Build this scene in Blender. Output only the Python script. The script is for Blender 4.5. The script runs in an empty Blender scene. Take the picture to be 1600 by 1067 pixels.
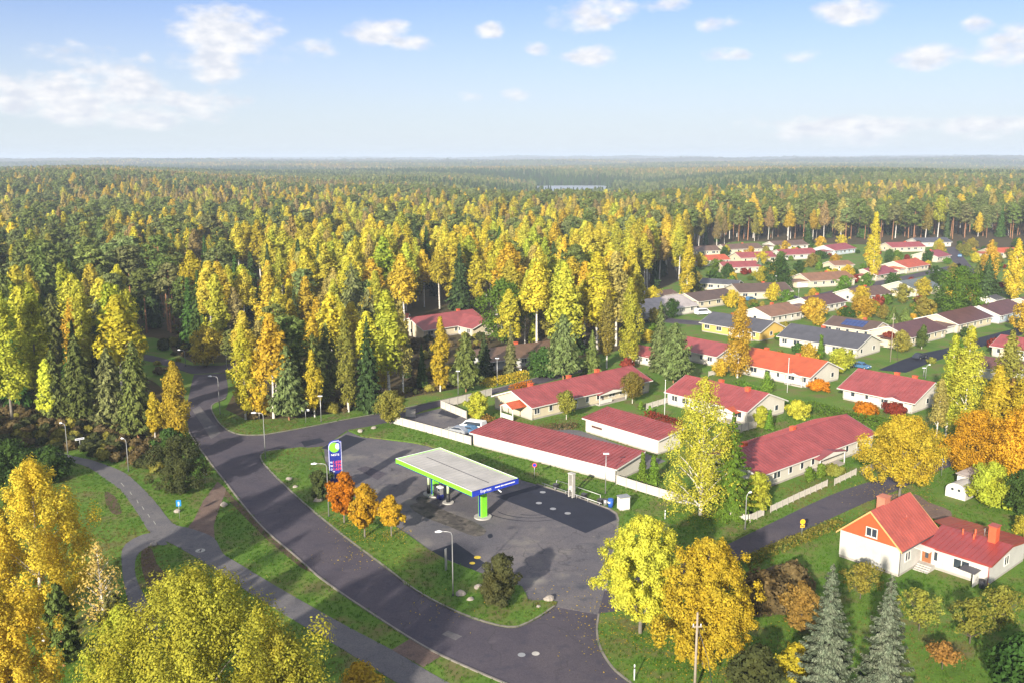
import bpy, math, random
import numpy as np
from mathutils import Matrix, Vector
from mathutils.geometry import tessellate_polygon

random.seed(7)
SC = bpy.context.scene
COL = SC.collection
R_ = math.radians

# ------------------------------------------------------------------ camera, sky, sun, exposure
CAM_H, FOC = 50.0, 1450.0                 # metres above the ground; focal length in photo pixels (1600 wide)
PITCH = math.atan((533.5 - 245.8) / FOC)
ROLL = -math.atan(4.5 / 1600)
SUN_EL = R_(20.0)
SUN_TO = R_(68.0)                         # ground direction in which shadows fall (from +X towards +Y)
SUN_STRENGTH, SKY_STRENGTH, EXPOSURE = 2.9, 0.066, 1.9

CM = Matrix.Rotation(math.pi / 2 - PITCH, 4, 'X') @ Matrix.Rotation(ROLL, 4, 'Z')
cam = bpy.data.cameras.new('camera')
cam_o = bpy.data.objects.new('camera', cam)
COL.objects.link(cam_o)
cam_o.matrix_world = Matrix.Translation((0, 0, CAM_H)) @ CM
cam.sensor_width = 36.0
cam.lens = FOC / 1600 * 36.0
cam.clip_start, cam.clip_end = 0.5, 60000
SC.camera = cam_o

w = bpy.data.worlds.new('World')
SC.world = w
w.use_nodes = True
wt = w.node_tree
wt.nodes.clear()


def N(t, kind, **kw):
    n = t.nodes.new(kind)
    for k, v in kw.items():
        setattr(n, k, v)
    return n


def build_world():
    L = wt.links.new
    out = N(wt, 'ShaderNodeOutputWorld')
    bg = N(wt, 'ShaderNodeBackground')
    bg.inputs['Strength'].default_value = SKY_STRENGTH
    sky = N(wt, 'ShaderNodeTexSky')
    sky.sky_type = 'NISHITA'
    sky.sun_disc = False
    sky.sun_elevation = SUN_EL
    # the sun stands opposite to where the shadows fall; sky rotation 0 is +Y, clockwise
    az = SUN_TO + math.pi
    sky.sun_rotation = (math.pi / 2 - az) % (2 * math.pi)
    sky.altitude = 100
    sky.air_density, sky.dust_density, sky.ozone_density = 1.0, 0.6, 2.0
    tc = N(wt, 'ShaderNodeTexCoord')
    sep = N(wt, 'ShaderNodeSeparateXYZ')
    L(tc.outputs['Generated'], sep.inputs[0])

    def M(op, a, b=None, c=None, clamp=False):
        n = N(wt, 'ShaderNodeMath', operation=op, use_clamp=clamp)
        for i, v in enumerate((a, b, c)):
            if v is None:
                continue
            if isinstance(v, (int, float)):
                n.inputs[i].default_value = v
            else:
                L(v, n.inputs[i])
        return n.outputs[0]
    azm = M('ARCTAN2', sep.outputs[0], sep.outputs[1])
    azd = M('WRAP', M('MULTIPLY', azm, 57.29578), 45.0, -45.0)       # the cloud field repeats round the whole sky
    eld = M('MULTIPLY', M('ARCSINE', sep.outputs[2]), 57.29578)
    comb = N(wt, 'ShaderNodeCombineXYZ')
    L(azd, comb.inputs[0]); L(M('MULTIPLY', eld, 1.9), comb.inputs[1])
    n1 = N(wt, 'ShaderNodeTexNoise'); n1.inputs['Scale'].default_value = 0.5
    n1.inputs['Detail'].default_value = 6; n1.inputs['Roughness'].default_value = 0.52
    L(comb.outputs[0], n1.inputs['Vector'])
    n2 = N(wt, 'ShaderNodeTexNoise'); n2.inputs['Scale'].default_value = 0.9
    n2.inputs['Detail'].default_value = 4
    L(comb.outputs[0], n2.inputs['Vector'])
    # cumulus: azimuth, elevation, half width, half height (degrees), weight
    clouds = [(350, 55, 75, 44, 1.0), (335, 100, 62, 26, .8), (310, 118, 30, 14, .5), (190, 125, 60, 28, .95), (120, 150, 130, 30, .95),
              (190, 178, 130, 22, .9), (300, 160, 90, 18, .8), (20, 140, 70, 30, .8), (110, 83, 60, 16, .5), (228, 94, 16, 12, .5),
              (470, 80, 55, 16, .5), (590, 50, 50, 22, .95), (635, 68, 36, 13, .75), (763, 47, 24, 14, .75), (840, 75, 20, 10, .6),
              (808, 149, 24, 10, .65), (740, 152, 20, 7, .4), (910, 28, 60, 22, .85), (950, 10, 45, 18, .8), (1040, 5, 40, 12, .8),
              (925, 88, 50, 15, .95), (1130, 38, 40, 11, .55), (1142, 84, 36, 11, .9), (1330, 18, 55, 20, .9), (1250, 90, 26, 10, .5),
              (1455, 87, 54, 19, 1.0), (1527, 40, 24, 13, .75), (1570, 78, 44, 22, .95), (1600, 45, 30, 14, .7), (1330, 200, 120, 20, .85),
              (1240, 210, 60, 12, .7), (1330, 223, 70, 11, .7), (1180, 196, 40, 10, .55), (1540, 195, 70, 14, .8), (1535, 214, 26, 9, .7), (430, 205, 0, 0, 0)]
    acc = None
    for (px, py, rx, ry, wgt) in clouds:
        if not wgt:
            continue
        d = CM.to_3x3() @ Vector((px - 800, 533.5 - py, -FOC))
        a0 = math.degrees(math.atan2(d.x, d.y)); e0 = math.degrees(math.asin(d.z / d.length))
        ra = math.degrees(rx / FOC) * 1.12; re = math.degrees(ry / FOC) * 1.12
        dx = M('MULTIPLY', M('SUBTRACT', azd, a0), 1 / ra)
        dy = M('MULTIPLY', M('SUBTRACT', eld, e0), 1 / re)
        q = M('ADD', M('MULTIPLY', dx, dx), M('MULTIPLY', dy, dy))
        v = M('MULTIPLY', M('SUBTRACT', 1.0, q), wgt)
        acc = v if acc is None else M('SMOOTH_MAX', acc, v, 0.22)
    n3 = N(wt, 'ShaderNodeTexNoise'); n3.inputs['Scale'].default_value = 2.6; n3.inputs['Detail'].default_value = 5
    L(tc.outputs['Generated'], n3.inputs['Vector'])
    hi = N(wt, 'ShaderNodeMapRange', interpolation_type='SMOOTHSTEP')
    hi.inputs['From Min'].default_value = 12.0; hi.inputs['From Max'].default_value = 22.0
    L(eld, hi.inputs['Value'])
    upper = M('MULTIPLY', M('MULTIPLY', M('SUBTRACT', n3.outputs[0], 0.40), 9.0), hi.outputs[0])  # unseen clouds overhead, added to brighten the fill light
    acc = M('MAXIMUM', acc, M('SUBTRACT', upper, M('MULTIPLY', M('SUBTRACT', 1.0, hi.outputs[0]), 6.0)))
    f = M('ADD', acc, M('MULTIPLY', M('SUBTRACT', n1.outputs[0], 0.50), 2.5))
    mr = N(wt, 'ShaderNodeMapRange', interpolation_type='SMOOTHSTEP')
    mr.inputs['From Min'].default_value = 0.0; mr.inputs['From Max'].default_value = 0.95
    L(f, mr.inputs['Value'])
    # cloud body: white with softly greyer, bluish hollows
    sh = N(wt, 'ShaderNodeMapRange'); sh.inputs['From Min'].default_value = 0.35; sh.inputs['From Max'].default_value = 0.65
    L(n2.outputs[0], sh.inputs['Value'])
    cc = N(wt, 'ShaderNodeMix', data_type='RGBA')
    cc.inputs[6].default_value = (3.15, 3.3, 3.65, 1); cc.inputs[7].default_value = (4.25, 4.2, 4.2, 1)
    L(sh.outputs[0], cc.inputs[0])
    # milky air towards the horizon, all round
    hz = N(wt, 'ShaderNodeMapRange', interpolation_type='SMOOTHSTEP')
    hz.inputs['From Min'].default_value = 12.0; hz.inputs['From Max'].default_value = -1.0
    hz.inputs['To Max'].default_value = 0.80
    L(eld, hz.inputs['Value'])
    tint = N(wt, 'ShaderNodeMix', data_type='RGBA', blend_type='MULTIPLY')
    tint.inputs[0].default_value = 1.0
    L(sky.outputs[0], tint.inputs[6]); tint.inputs[7].default_value = SKY_TINT
    mh = N(wt, 'ShaderNodeMix', data_type='RGBA')
    L(hz.outputs[0], mh.inputs[0]); L(tint.outputs[2], mh.inputs[6]); mh.inputs[7].default_value = HORIZON_COL
    mc = N(wt, 'ShaderNodeMix', data_type='RGBA')
    L(M('MULTIPLY', mr.outputs[0], 0.94), mc.inputs[0]); L(mh.outputs[2], mc.inputs[6]); L(cc.outputs[2], mc.inputs[7])
    L(mc.outputs[2], bg.inputs['Color'])
    L(bg.outputs[0], out.inputs['Surface'])


SKY_TINT = (.40, .435, .625, 1)
HORIZON_COL = (3.25, 3.6, 3.88, 1)
build_world()

sun = bpy.data.lights.new('sun', 'SUN')
sun.energy = SUN_STRENGTH
sun.angle = R_(1.2)
sun.color = (1.0, 0.91, 0.77)
sun_o = bpy.data.objects.new('sun', sun)
COL.objects.link(sun_o)
sdir = Vector((math.cos(SUN_TO) * math.cos(SUN_EL), math.sin(SUN_TO) * math.cos(SUN_EL), -math.sin(SUN_EL)))
sun_o.rotation_euler = sdir.to_track_quat('-Z', 'Y').to_euler()
sun_o.location = (-60, -120, 120)

SC.view_settings.view_transform = 'Standard'
SC.view_settings.look = 'None'
SC.view_settings.exposure = EXPOSURE
SC.view_settings.gamma = 1.0
SC.render.engine = 'CYCLES'
SC.cycles.max_bounces = 6
SC.cycles.diffuse_bounces = 4
SC.cycles.transparent_max_bounces = 4
SC.cycles.volume_bounces = 0

# ------------------------------------------------------------------ from a pixel of the photograph to the place itself
R3 = CM.to_3x3()


def G(px, py, z=0.0):
    d = R3 @ Vector((px - 800, 533.5 - py, -FOC))
    t = (z - CAM_H) / d.z
    return Vector((d.x * t, d.y * t, z))


R3T = R3.transposed()


def proj(x, y, z):
    v = R3T @ Vector((x, y, z - CAM_H))
    return 800 - FOC * v.x / v.z, 533.5 + FOC * v.y / v.z


def height_at(px, py, top):
    p = G(px, py)
    lo, hi = 0.0, 60.0
    for _ in range(40):
        m = (lo + hi) / 2
        if proj(p.x, p.y, m)[1] > top:
            lo = m
        else:
            hi = m
    return lo


# ------------------------------------------------------------------ materials
def new_mat(name):
    m = bpy.data.materials.new(name)
    m.use_nodes = True
    t = m.node_tree
    b = t.nodes['Principled BSDF']
    return m, t, b


def ramp(t, cols, stops=None):
    r = N(t, 'ShaderNodeValToRGB')
    n = len(cols)
    stops = stops or [0.3 + 0.4 * i / max(1, n - 1) for i in range(n)]
    while len(r.color_ramp.elements) < n:
        r.color_ramp.elements.new(0.5)
    for e, c, s in zip(r.color_ramp.elements, cols, stops):
        e.position = s
        e.color = (*c, 1)
    return r


def coords(t, kind):
    if kind == 'world':
        return N(t, 'ShaderNodeNewGeometry').outputs['Position']
    return N(t, 'ShaderNodeTexCoord').outputs['Object']


def noise(t, vec, scale, detail=5, rough=0.6):
    n = N(t, 'ShaderNodeTexNoise')
    n.inputs['Scale'].default_value = scale
    n.inputs['Detail'].default_value = detail
    n.inputs['Roughness'].default_value = rough
    t.links.new(vec, n.inputs['Vector'])
    return n.outputs[0]


def mixc(t, fac, a, b, mode='MIX'):
    m = N(t, 'ShaderNodeMix', data_type='RGBA', blend_type=mode)
    for s, v in ((0, fac), (6, a), (7, b)):
        if isinstance(v, (int, float)):
            m.inputs[s].default_value = v
        elif isinstance(v, tuple):
            m.inputs[s].default_value = (*v, 1) if len(v) == 3 else v
        else:
            t.links.new(v, m.inputs[s])
    return m.outputs[2]


def rng_map(t, v, a, b, c=0.0, d=1.0):
    m = N(t, 'ShaderNodeMapRange')
    for i, x in zip(('From Min', 'From Max', 'To Min', 'To Max'), (a, b, c, d)):
        m.inputs[i].default_value = x
    t.links.new(v, m.inputs['Value'])
    return m.outputs[0]


def simple(name, col, rough=0.7, var=0.12, scale=1.5, bump=0.0, bscale=20, metal=0.0, coord='obj', wave=None, spec=0.4):
    """A surface of one colour with grain and wear; wave=(axis, period, depth) adds ribs or board joints."""
    m, t, b = new_mat(name)
    v = coords(t, coord)
    n = noise(t, v, scale)
    n2 = noise(t, v, scale * 9, 3)
    c = mixc(t, rng_map(t, n, .3, .7), tuple(x * (1 - var) for x in col), tuple(min(1, x * (1 + var)) for x in col))
    c = mixc(t, rng_map(t, n2, .3, .75, 0, var), c, tuple(x * .45 for x in col))
    hsrc = n2
    if wave:
        ax, per, dep = wave
        s = N(t, 'ShaderNodeSeparateXYZ')
        t.links.new(v, s.inputs[0])
        f = N(t, 'ShaderNodeMath', operation='PINGPONG'); f.inputs[1].default_value = per / 2
        t.links.new(s.outputs[ax], f.inputs[0])
        g = rng_map(t, f.outputs[0], 0, per * 0.09)
        c = mixc(t, g, tuple(x * (1 - dep) for x in col), c)
        hsrc = g
        bump = max(bump, 0.35)
    t.links.new(c, b.inputs['Base Color'])
    b.inputs['Roughness'].default_value = rough
    b.inputs['Metallic'].default_value = metal
    b.inputs['Specular IOR Level'].default_value = spec
    if bump:
        bp = N(t, 'ShaderNodeBump')
        bp.inputs['Strength'].default_value = bump
        bp.inputs['Distance'].default_value = 0.03
        t.links.new(hsrc if wave else noise(t, v, bscale, 3), bp.inputs['Height'])
        t.links.new(bp.outputs[0], b.inputs['Normal'])
    return m


def ground_mat(name, cols, scale, patch=None, fleck=None, rough=0.95, bump=0.5, fine=3.0, crack=None):
    """cols over noise; patch = (colour, scale, lo, hi); fleck = (colour, scale, size) scattered fallen leaves or chips."""
    m, t, b = new_mat(name)
    v = coords(t, 'world')
    c = ramp(t, cols)
    t.links.new(noise(t, v, scale, 8, 0.62), c.inputs[0])
    c = c.outputs[0]
    fn = noise(t, v, fine, 4, 0.7)
    c = mixc(t, rng_map(t, fn, .28, .72), mixc(t, 1.0, c, (.62, .62, .62), 'MULTIPLY'), mixc(t, 1.0, c, (1.35, 1.33, 1.25), 'MULTIPLY'))
    for p in (patch or []):
        c = mixc(t, rng_map(t, noise(t, v, p[1], 5, .6), p[2], p[3]), c, p[0])
    if crack:          # sealed cracks: dark wandering lines
        wv = N(t, 'ShaderNodeVectorMath', operation='ADD')
        nn = N(t, 'ShaderNodeTexNoise'); nn.inputs['Scale'].default_value = .35; nn.inputs['Detail'].default_value = 3
        t.links.new(v, nn.inputs['Vector'])
        sc_ = N(t, 'ShaderNodeVectorMath', operation='SCALE'); sc_.inputs['Scale'].default_value = 4.0
        t.links.new(nn.outputs['Color'], sc_.inputs[0]); t.links.new(v, wv.inputs[0]); t.links.new(sc_.outputs[0], wv.inputs[1])
        vo = N(t, 'ShaderNodeTexVoronoi', feature='DISTANCE_TO_EDGE'); vo.inputs['Scale'].default_value = crack[0]
        t.links.new(wv.outputs[0], vo.inputs['Vector'])
        k = rng_map(t, vo.outputs['Distance'], crack[1], crack[1] * .3)
        k2 = rng_map(t, noise(t, v, .07, 3), .42, .58, 0, .42)
        mm = N(t, 'ShaderNodeMath', operation='MULTIPLY')
        t.links.new(k, mm.inputs[0]); t.links.new(k2, mm.inputs[1])
        c = mixc(t, mm.outputs[0], c, (.03, .03, .033))
    for p in (fleck or []):
        vo = N(t, 'ShaderNodeTexVoronoi'); vo.inputs['Scale'].default_value = p[1]
        t.links.new(v, vo.inputs['Vector'])
        k = rng_map(t, vo.outputs['Distance'], p[2], p[2] * .55)
        k2 = rng_map(t, noise(t, v, .12, 3), .45, .62)
        mm = N(t, 'ShaderNodeMath', operation='MULTIPLY')
        t.links.new(k, mm.inputs[0]); t.links.new(k2, mm.inputs[1])
        c = mixc(t, mm.outputs[0], c, p[0])
    t.links.new(c, b.inputs['Base Color'])
    b.inputs['Roughness'].default_value = rough
    b.inputs['Specular IOR Level'].default_value = 0.25
    bp = N(t, 'ShaderNodeBump'); bp.inputs['Strength'].default_value = bump; bp.inputs['Distance'].default_value = 0.08
    t.links.new(fn, bp.inputs['Height']); t.links.new(bp.outputs[0], b.inputs['Normal'])
    return m


def leaf_mat(name, trans=0.42, hue_a=(1.0, .95, .8), hue_b=(.98, 1.08, 1.25), var=0.40, clump=.35, rnd=.15, inst=False):
    """Foliage: the object's own colour, varied leaf by leaf, clump by clump and tree by tree."""
    m = bpy.data.materials.new(name)
    m.use_nodes = True
    t = m.node_tree
    t.nodes.clear()
    L = t.links.new
    oi = N(t, 'ShaderNodeObjectInfo')
    geo = N(t, 'ShaderNodeNewGeometry')
    tc = N(t, 'ShaderNodeTexCoord')
    own = oi.outputs['Color']
    if inst:
        at = N(t, 'ShaderNodeAttribute', attribute_type='INSTANCER', attribute_name='tint')
        own = at.outputs['Color']
    c = mixc(t, rng_map(t, noise(t, tc.outputs['Object'], clump, 3), .3, .7), mixc(t, 1.0, own, hue_a, 'MULTIPLY'), mixc(t, 1.0, own, hue_b, 'MULTIPLY'))
    k = rng_map(t, geo.outputs['Random Per Island'], 0, 1, 1 - var, 1 + var * .8)
    k2 = rng_map(t, oi.outputs['Random'], 0, 1, 1 - rnd, 1 + rnd)
    mm = N(t, 'ShaderNodeMath', operation='MULTIPLY'); L(k, mm.inputs[0]); L(k2, mm.inputs[1])
    cb = N(t, 'ShaderNodeCombineColor')
    for i in range(3):
        L(mm.outputs[0], cb.inputs[i])
    c = mixc(t, 1.0, c, cb.outputs[0], 'MULTIPLY')
    d = N(t, 'ShaderNodeBsdfDiffuse'); L(c, d.inputs[0])
    tr = N(t, 'ShaderNodeBsdfTranslucent'); L(c, tr.inputs[0])
    mx = N(t, 'ShaderNodeMixShader'); mx.inputs[0].default_value = trans
    L(d.outputs[0], mx.inputs[1]); L(tr.outputs[0], mx.inputs[2])
    o = N(t, 'ShaderNodeOutputMaterial'); L(mx.outputs[0], o.inputs['Surface'])
    return m


def birch_bark():
    m, t, b = new_mat('birch_bark')
    v = coords(t, 'obj')
    mp = N(t, 'ShaderNodeMapping'); mp.inputs['Scale'].default_value = (1, 1, 3.5)
    t.links.new(v, mp.inputs[0])
    k = rng_map(t, noise(t, mp.outputs[0], 1.6, 4), .55, .63)
    t.links.new(mixc(t, k, (.56, .52, .46), (.07, .06, .05)), b.inputs['Base Color'])
    b.inputs['Roughness'].default_value = .8
    return m


M = {}
M['leaf'] = leaf_mat('autumn_leaf')
M['needle'] = leaf_mat('conifer_needle', trans=.26, hue_a=(.85, .9, .75), hue_b=(1.2, 1.12, 1.25), var=.5, clump=.5)
M['blue_needle'] = leaf_mat('silver_needle', trans=.2, hue_a=(.75, .85, .75), hue_b=(1.35, 1.25, 1.2), var=.75, clump=1.1)
M['leaf_mass'] = leaf_mat('autumn_leaf_mass', inst=True)
M['needle_mass'] = leaf_mat('conifer_needle_mass', trans=.26, hue_a=(.85, .9, .75), hue_b=(1.2, 1.12, 1.25), var=.5, clump=.5, inst=True)
M['birch_bark'] = birch_bark()
M['pine_bark'] = simple('pine_bark', (.30, .15, .075), .9, .3, 1.2, .5, 6)
M['dark_bark'] = simple('dark_bark', (.10, .08, .06), .9, .3, 1.2, .5, 6)
M['grey_bark'] = simple('grey_bark', (.17, .15, .12), .9, .3, 1.2, .5, 6)
M['ground'] = ground_mat('forest_floor', [(.035, .04, .014), (.06, .05, .02), (.075, .055, .028), (.05, .065, .018)], .06,
                         [((.09, .055, .03), .35, .5, .7)], fine=1.5)
M['far_ground'] = M['ground']
M['grass'] = ground_mat('lawn_grass', [(0.054, 0.113, 0.014), (0.079, 0.161, 0.016), (0.103, 0.178, 0.023), (0.127, 0.148, 0.035)], .11,
                        [((0.139, 0.119, 0.047), .22, .50, .70), ((0.170, 0.137, 0.070), 1.3, .64, .8)], [((0.279, 0.202, 0.035), 2.2, .16), ((0.194, 0.089, 0.035), 3.1, .14)], fine=5)
M['asphalt'] = ground_mat('road_asphalt', [(0.059, 0.053, 0.073), (0.074, 0.065, 0.084), (0.089, 0.077, 0.093)], .16,
                          [((0.047, 0.045, 0.065), .5, .55, .75), ((0.113, 0.097, 0.112), .35, .62, .85)], rough=.85, bump=.25, fine=9, crack=(.11, .012))
M['lot'] = ground_mat('forecourt_asphalt', [(0.080, 0.080, 0.101), (0.116, 0.108, 0.122), (0.165, 0.150, 0.151)], .085,
                      [((0.236, 0.217, 0.186), .15, .54, .76), ((0.059, 0.063, 0.080), .31, .58, .72), ((0.049, 0.053, 0.060), 1.1, .66, .76), ((0.211, 0.200, 0.166), .9, .66, .8)], rough=.85, bump=.25, fine=8, crack=(.11, .012))
M['new_asphalt'] = ground_mat('fresh_asphalt', [(0.014, 0.016, 0.029), (0.019, 0.022, 0.038), (0.023, 0.026, 0.045)], .3, rough=.75, bump=.2, fine=9)
M['path'] = ground_mat('footpath_asphalt', [(0.107, 0.106, 0.122), (0.128, 0.123, 0.133), (0.150, 0.144, 0.148)], .3,
                       [((0.086, 0.083, 0.097), .8, .58, .75)], rough=.9, bump=.25, fine=9, crack=(.11, .012))
M['gravel'] = ground_mat('brown_gravel', [(0.120, 0.084, 0.074), (0.156, 0.108, 0.090), (0.180, 0.132, 0.108)], .5, [((0.084, 0.066, 0.054), .9, .55, .75)], fine=7)
M['dirt'] = ground_mat('bare_soil', [(.075, .05, .036), (.10, .068, .045), (.06, .055, .025)], .4, fine=6)
M['stain'] = ground_mat('oily_grime', [(.05, .046, .044), (.09, .08, .075), (.15, .13, .115)], .55, [((.028, .027, .026), .8, .5, .66), ((.20, .175, .15), .5, .6, .72)], rough=.7, bump=.2, fine=7)
M['kerb'] = simple('kerb_granite', (.21, .19, .165), .85, .2, .8, .3, 20, coord='world')
M['concrete'] = simple('concrete', (.42, .40, .37), .85, .18, .9, .2, 20)
M['stone'] = simple('field_stone', (.33, .29, .25), .9, .3, 1.5, .5, 6)
M['white_wall'] = simple('white_cladding', (.56, .525, .455), .75, .06, .5, wave=(0, .18, .12))
M['cream_wall'] = simple('cream_cladding', (.56, .49, .35), .75, .06, .5, wave=(0, .18, .12))
M['yellow_wall'] = simple('yellow_cladding', (.60, .40, .10), .75, .08, .5, wave=(0, .18, .12))
M['blue_wall'] = simple('pale_blue_cladding', (.46, .54, .58), .75, .06, .5, wave=(0, .18, .12))
M['grey_wall'] = simple('grey_render', (.50, .50, .48), .85, .08, .5)
M['red_wall'] = simple('red_boards', (.42, .085, .025), .75, .12, .5, wave=(1, .16, .25))
M['falun_wall'] = simple('dark_red_boards', (.25, .04, .025), .8, .12, .5)
M['fibre_panel'] = simple('fibre_cement_panel', (.47, .455, .42), .7, .1, .6)
M['white_paint'] = simple('white_paint', (.62, .60, .55), .6, .06, 1)
M['plinth'] = simple('plinth_concrete', (.34, .31, .28), .9, .15, 1)
for k, c in {'crimson': (.275, .06, .06), 'orange_red': (.44, .085, .03), 'brown': (.13, .075, .05), 'tan': (.23, .115, .06),
             'maroon': (.115, .05, .042), 'slate': (.075, .075, .088), 'grey_green': (.14, .16, .15), 'pale_grey': (.42, .37, .35), 'dark_brown': (.10, .062, .045)}.items():
    M['roof_' + k] = simple('roof_' + k, c, .5, .26, .45, wave=(0, .42, .3), spec=.5)
M['roof_metal'] = simple('roof_worn_red_metal', (.34, .072, .05), .42, .22, .5, spec=.5)
M['roof_gloss'] = simple('roof_glossy_red_metal', (.28, .045, .04), .36, .16, .5, spec=.6)
M['chimney'] = simple('chimney_red', (.55, .095, .035), .7, .14, 1)
M['glass'] = simple('window_glass', (.035, .045, .06), .12, .2, .5, spec=.7)
M['metal'] = simple('galvanised_steel', (.42, .42, .42), .45, .12, 1, metal=.6)
M['wood_pole'] = simple('weathered_pole', (.30, .25, .19), .9, .2, 1.5)
M['green_paint'] = simple('lime_green_panel', (.19, .62, .03), .4, .05, .5)
M['navy'] = simple('navy_blue_panel', (.012, .022, .20), .4, .06, .5)
M['royal'] = simple('royal_blue_panel', (.020, .045, .42), .4, .06, .5)
M['sign_white'] = simple('sign_white', (.82, .82, .82), .5, .03, 1)
M['digit'] = simple('red_price_digit', (.85, .07, .06), .5, .03, 1)
M['black'] = simple('black_rubber', (.02, .02, .022), .6, .1, 1)
M['dark_steel'] = simple('dark_steel', (.06, .06, .065), .5, .1, 1)
M['canopy_deck'] = simple('canopy_sheet', (.43, .41, .38), .6, .2, .22, wave=(0, .95, .14))
M['blue_plastic'] = simple('blue_plastic', (.02, .09, .36), .45, .08, 1)
M['sign_blue'] = simple('sign_blue', (.01, .20, .55), .5, .03, 1)
M['sign_yellow'] = simple('sign_yellow', (.80, .42, .02), .5, .03, 1)
M['wood_brown'] = simple('brown_door', (.26, .10, .04), .6, .15, 1)
M['car_silver'] = simple('car_silver', (.45, .47, .50), .25, .05, 1, metal=.4, spec=.6)
M['car_blue'] = simple('car_blue', (.06, .15, .27), .25, .05, 1, spec=.6)
M['car_white'] = simple('car_white', (.75, .75, .74), .25, .05, 1, spec=.6)
M['car_dark'] = simple('car_dark', (.03, .035, .05), .25, .05, 1, spec=.6)
M['solar'] = simple('solar_panel', (.02, .045, .16), .15, .1, 1, spec=.7)
M['marking'] = simple('road_paint', (.36, .35, .31), .8, .25, 2, coord='world')
M['yellow_lid'] = simple('yellow_lid', (.72, .52, .04), .6, .15, 2)
M['water'] = None


def water_mat():
    m, t, b = new_mat('lake_water')
    b.inputs['Base Color'].default_value = (.30, .32, .33, 1)  # pale base colour stands in for the sky's reflection
    b.inputs['Roughness'].default_value = .35
    bp = N(t, 'ShaderNodeBump'); bp.inputs['Strength'].default_value = .15
    t.links.new(noise(t, coords(t, 'world'), .3, 4), bp.inputs['Height']); t.links.new(bp.outputs[0], b.inputs['Normal'])
    return m


M['water'] = water_mat()


# ------------------------------------------------------------------ mesh helpers
def tag(o, label=None, cat=None, group=None, kind=None):
    if label:
        o['label'] = label
    if cat:
        o['category'] = cat
    if group:
        o['group'] = group
    if kind:
        o['kind'] = kind
    return o


def link(o, parent=None):
    COL.objects.link(o)
    if parent is not None:
        o.parent = parent
    return o


def empty(name, loc=(0, 0, 0), rz=0.0):
    o = bpy.data.objects.new(name, None)
    o.empty_display_size = .5
    o.location = loc
    o.rotation_euler = (0, 0, rz)
    return link(o)


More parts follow.
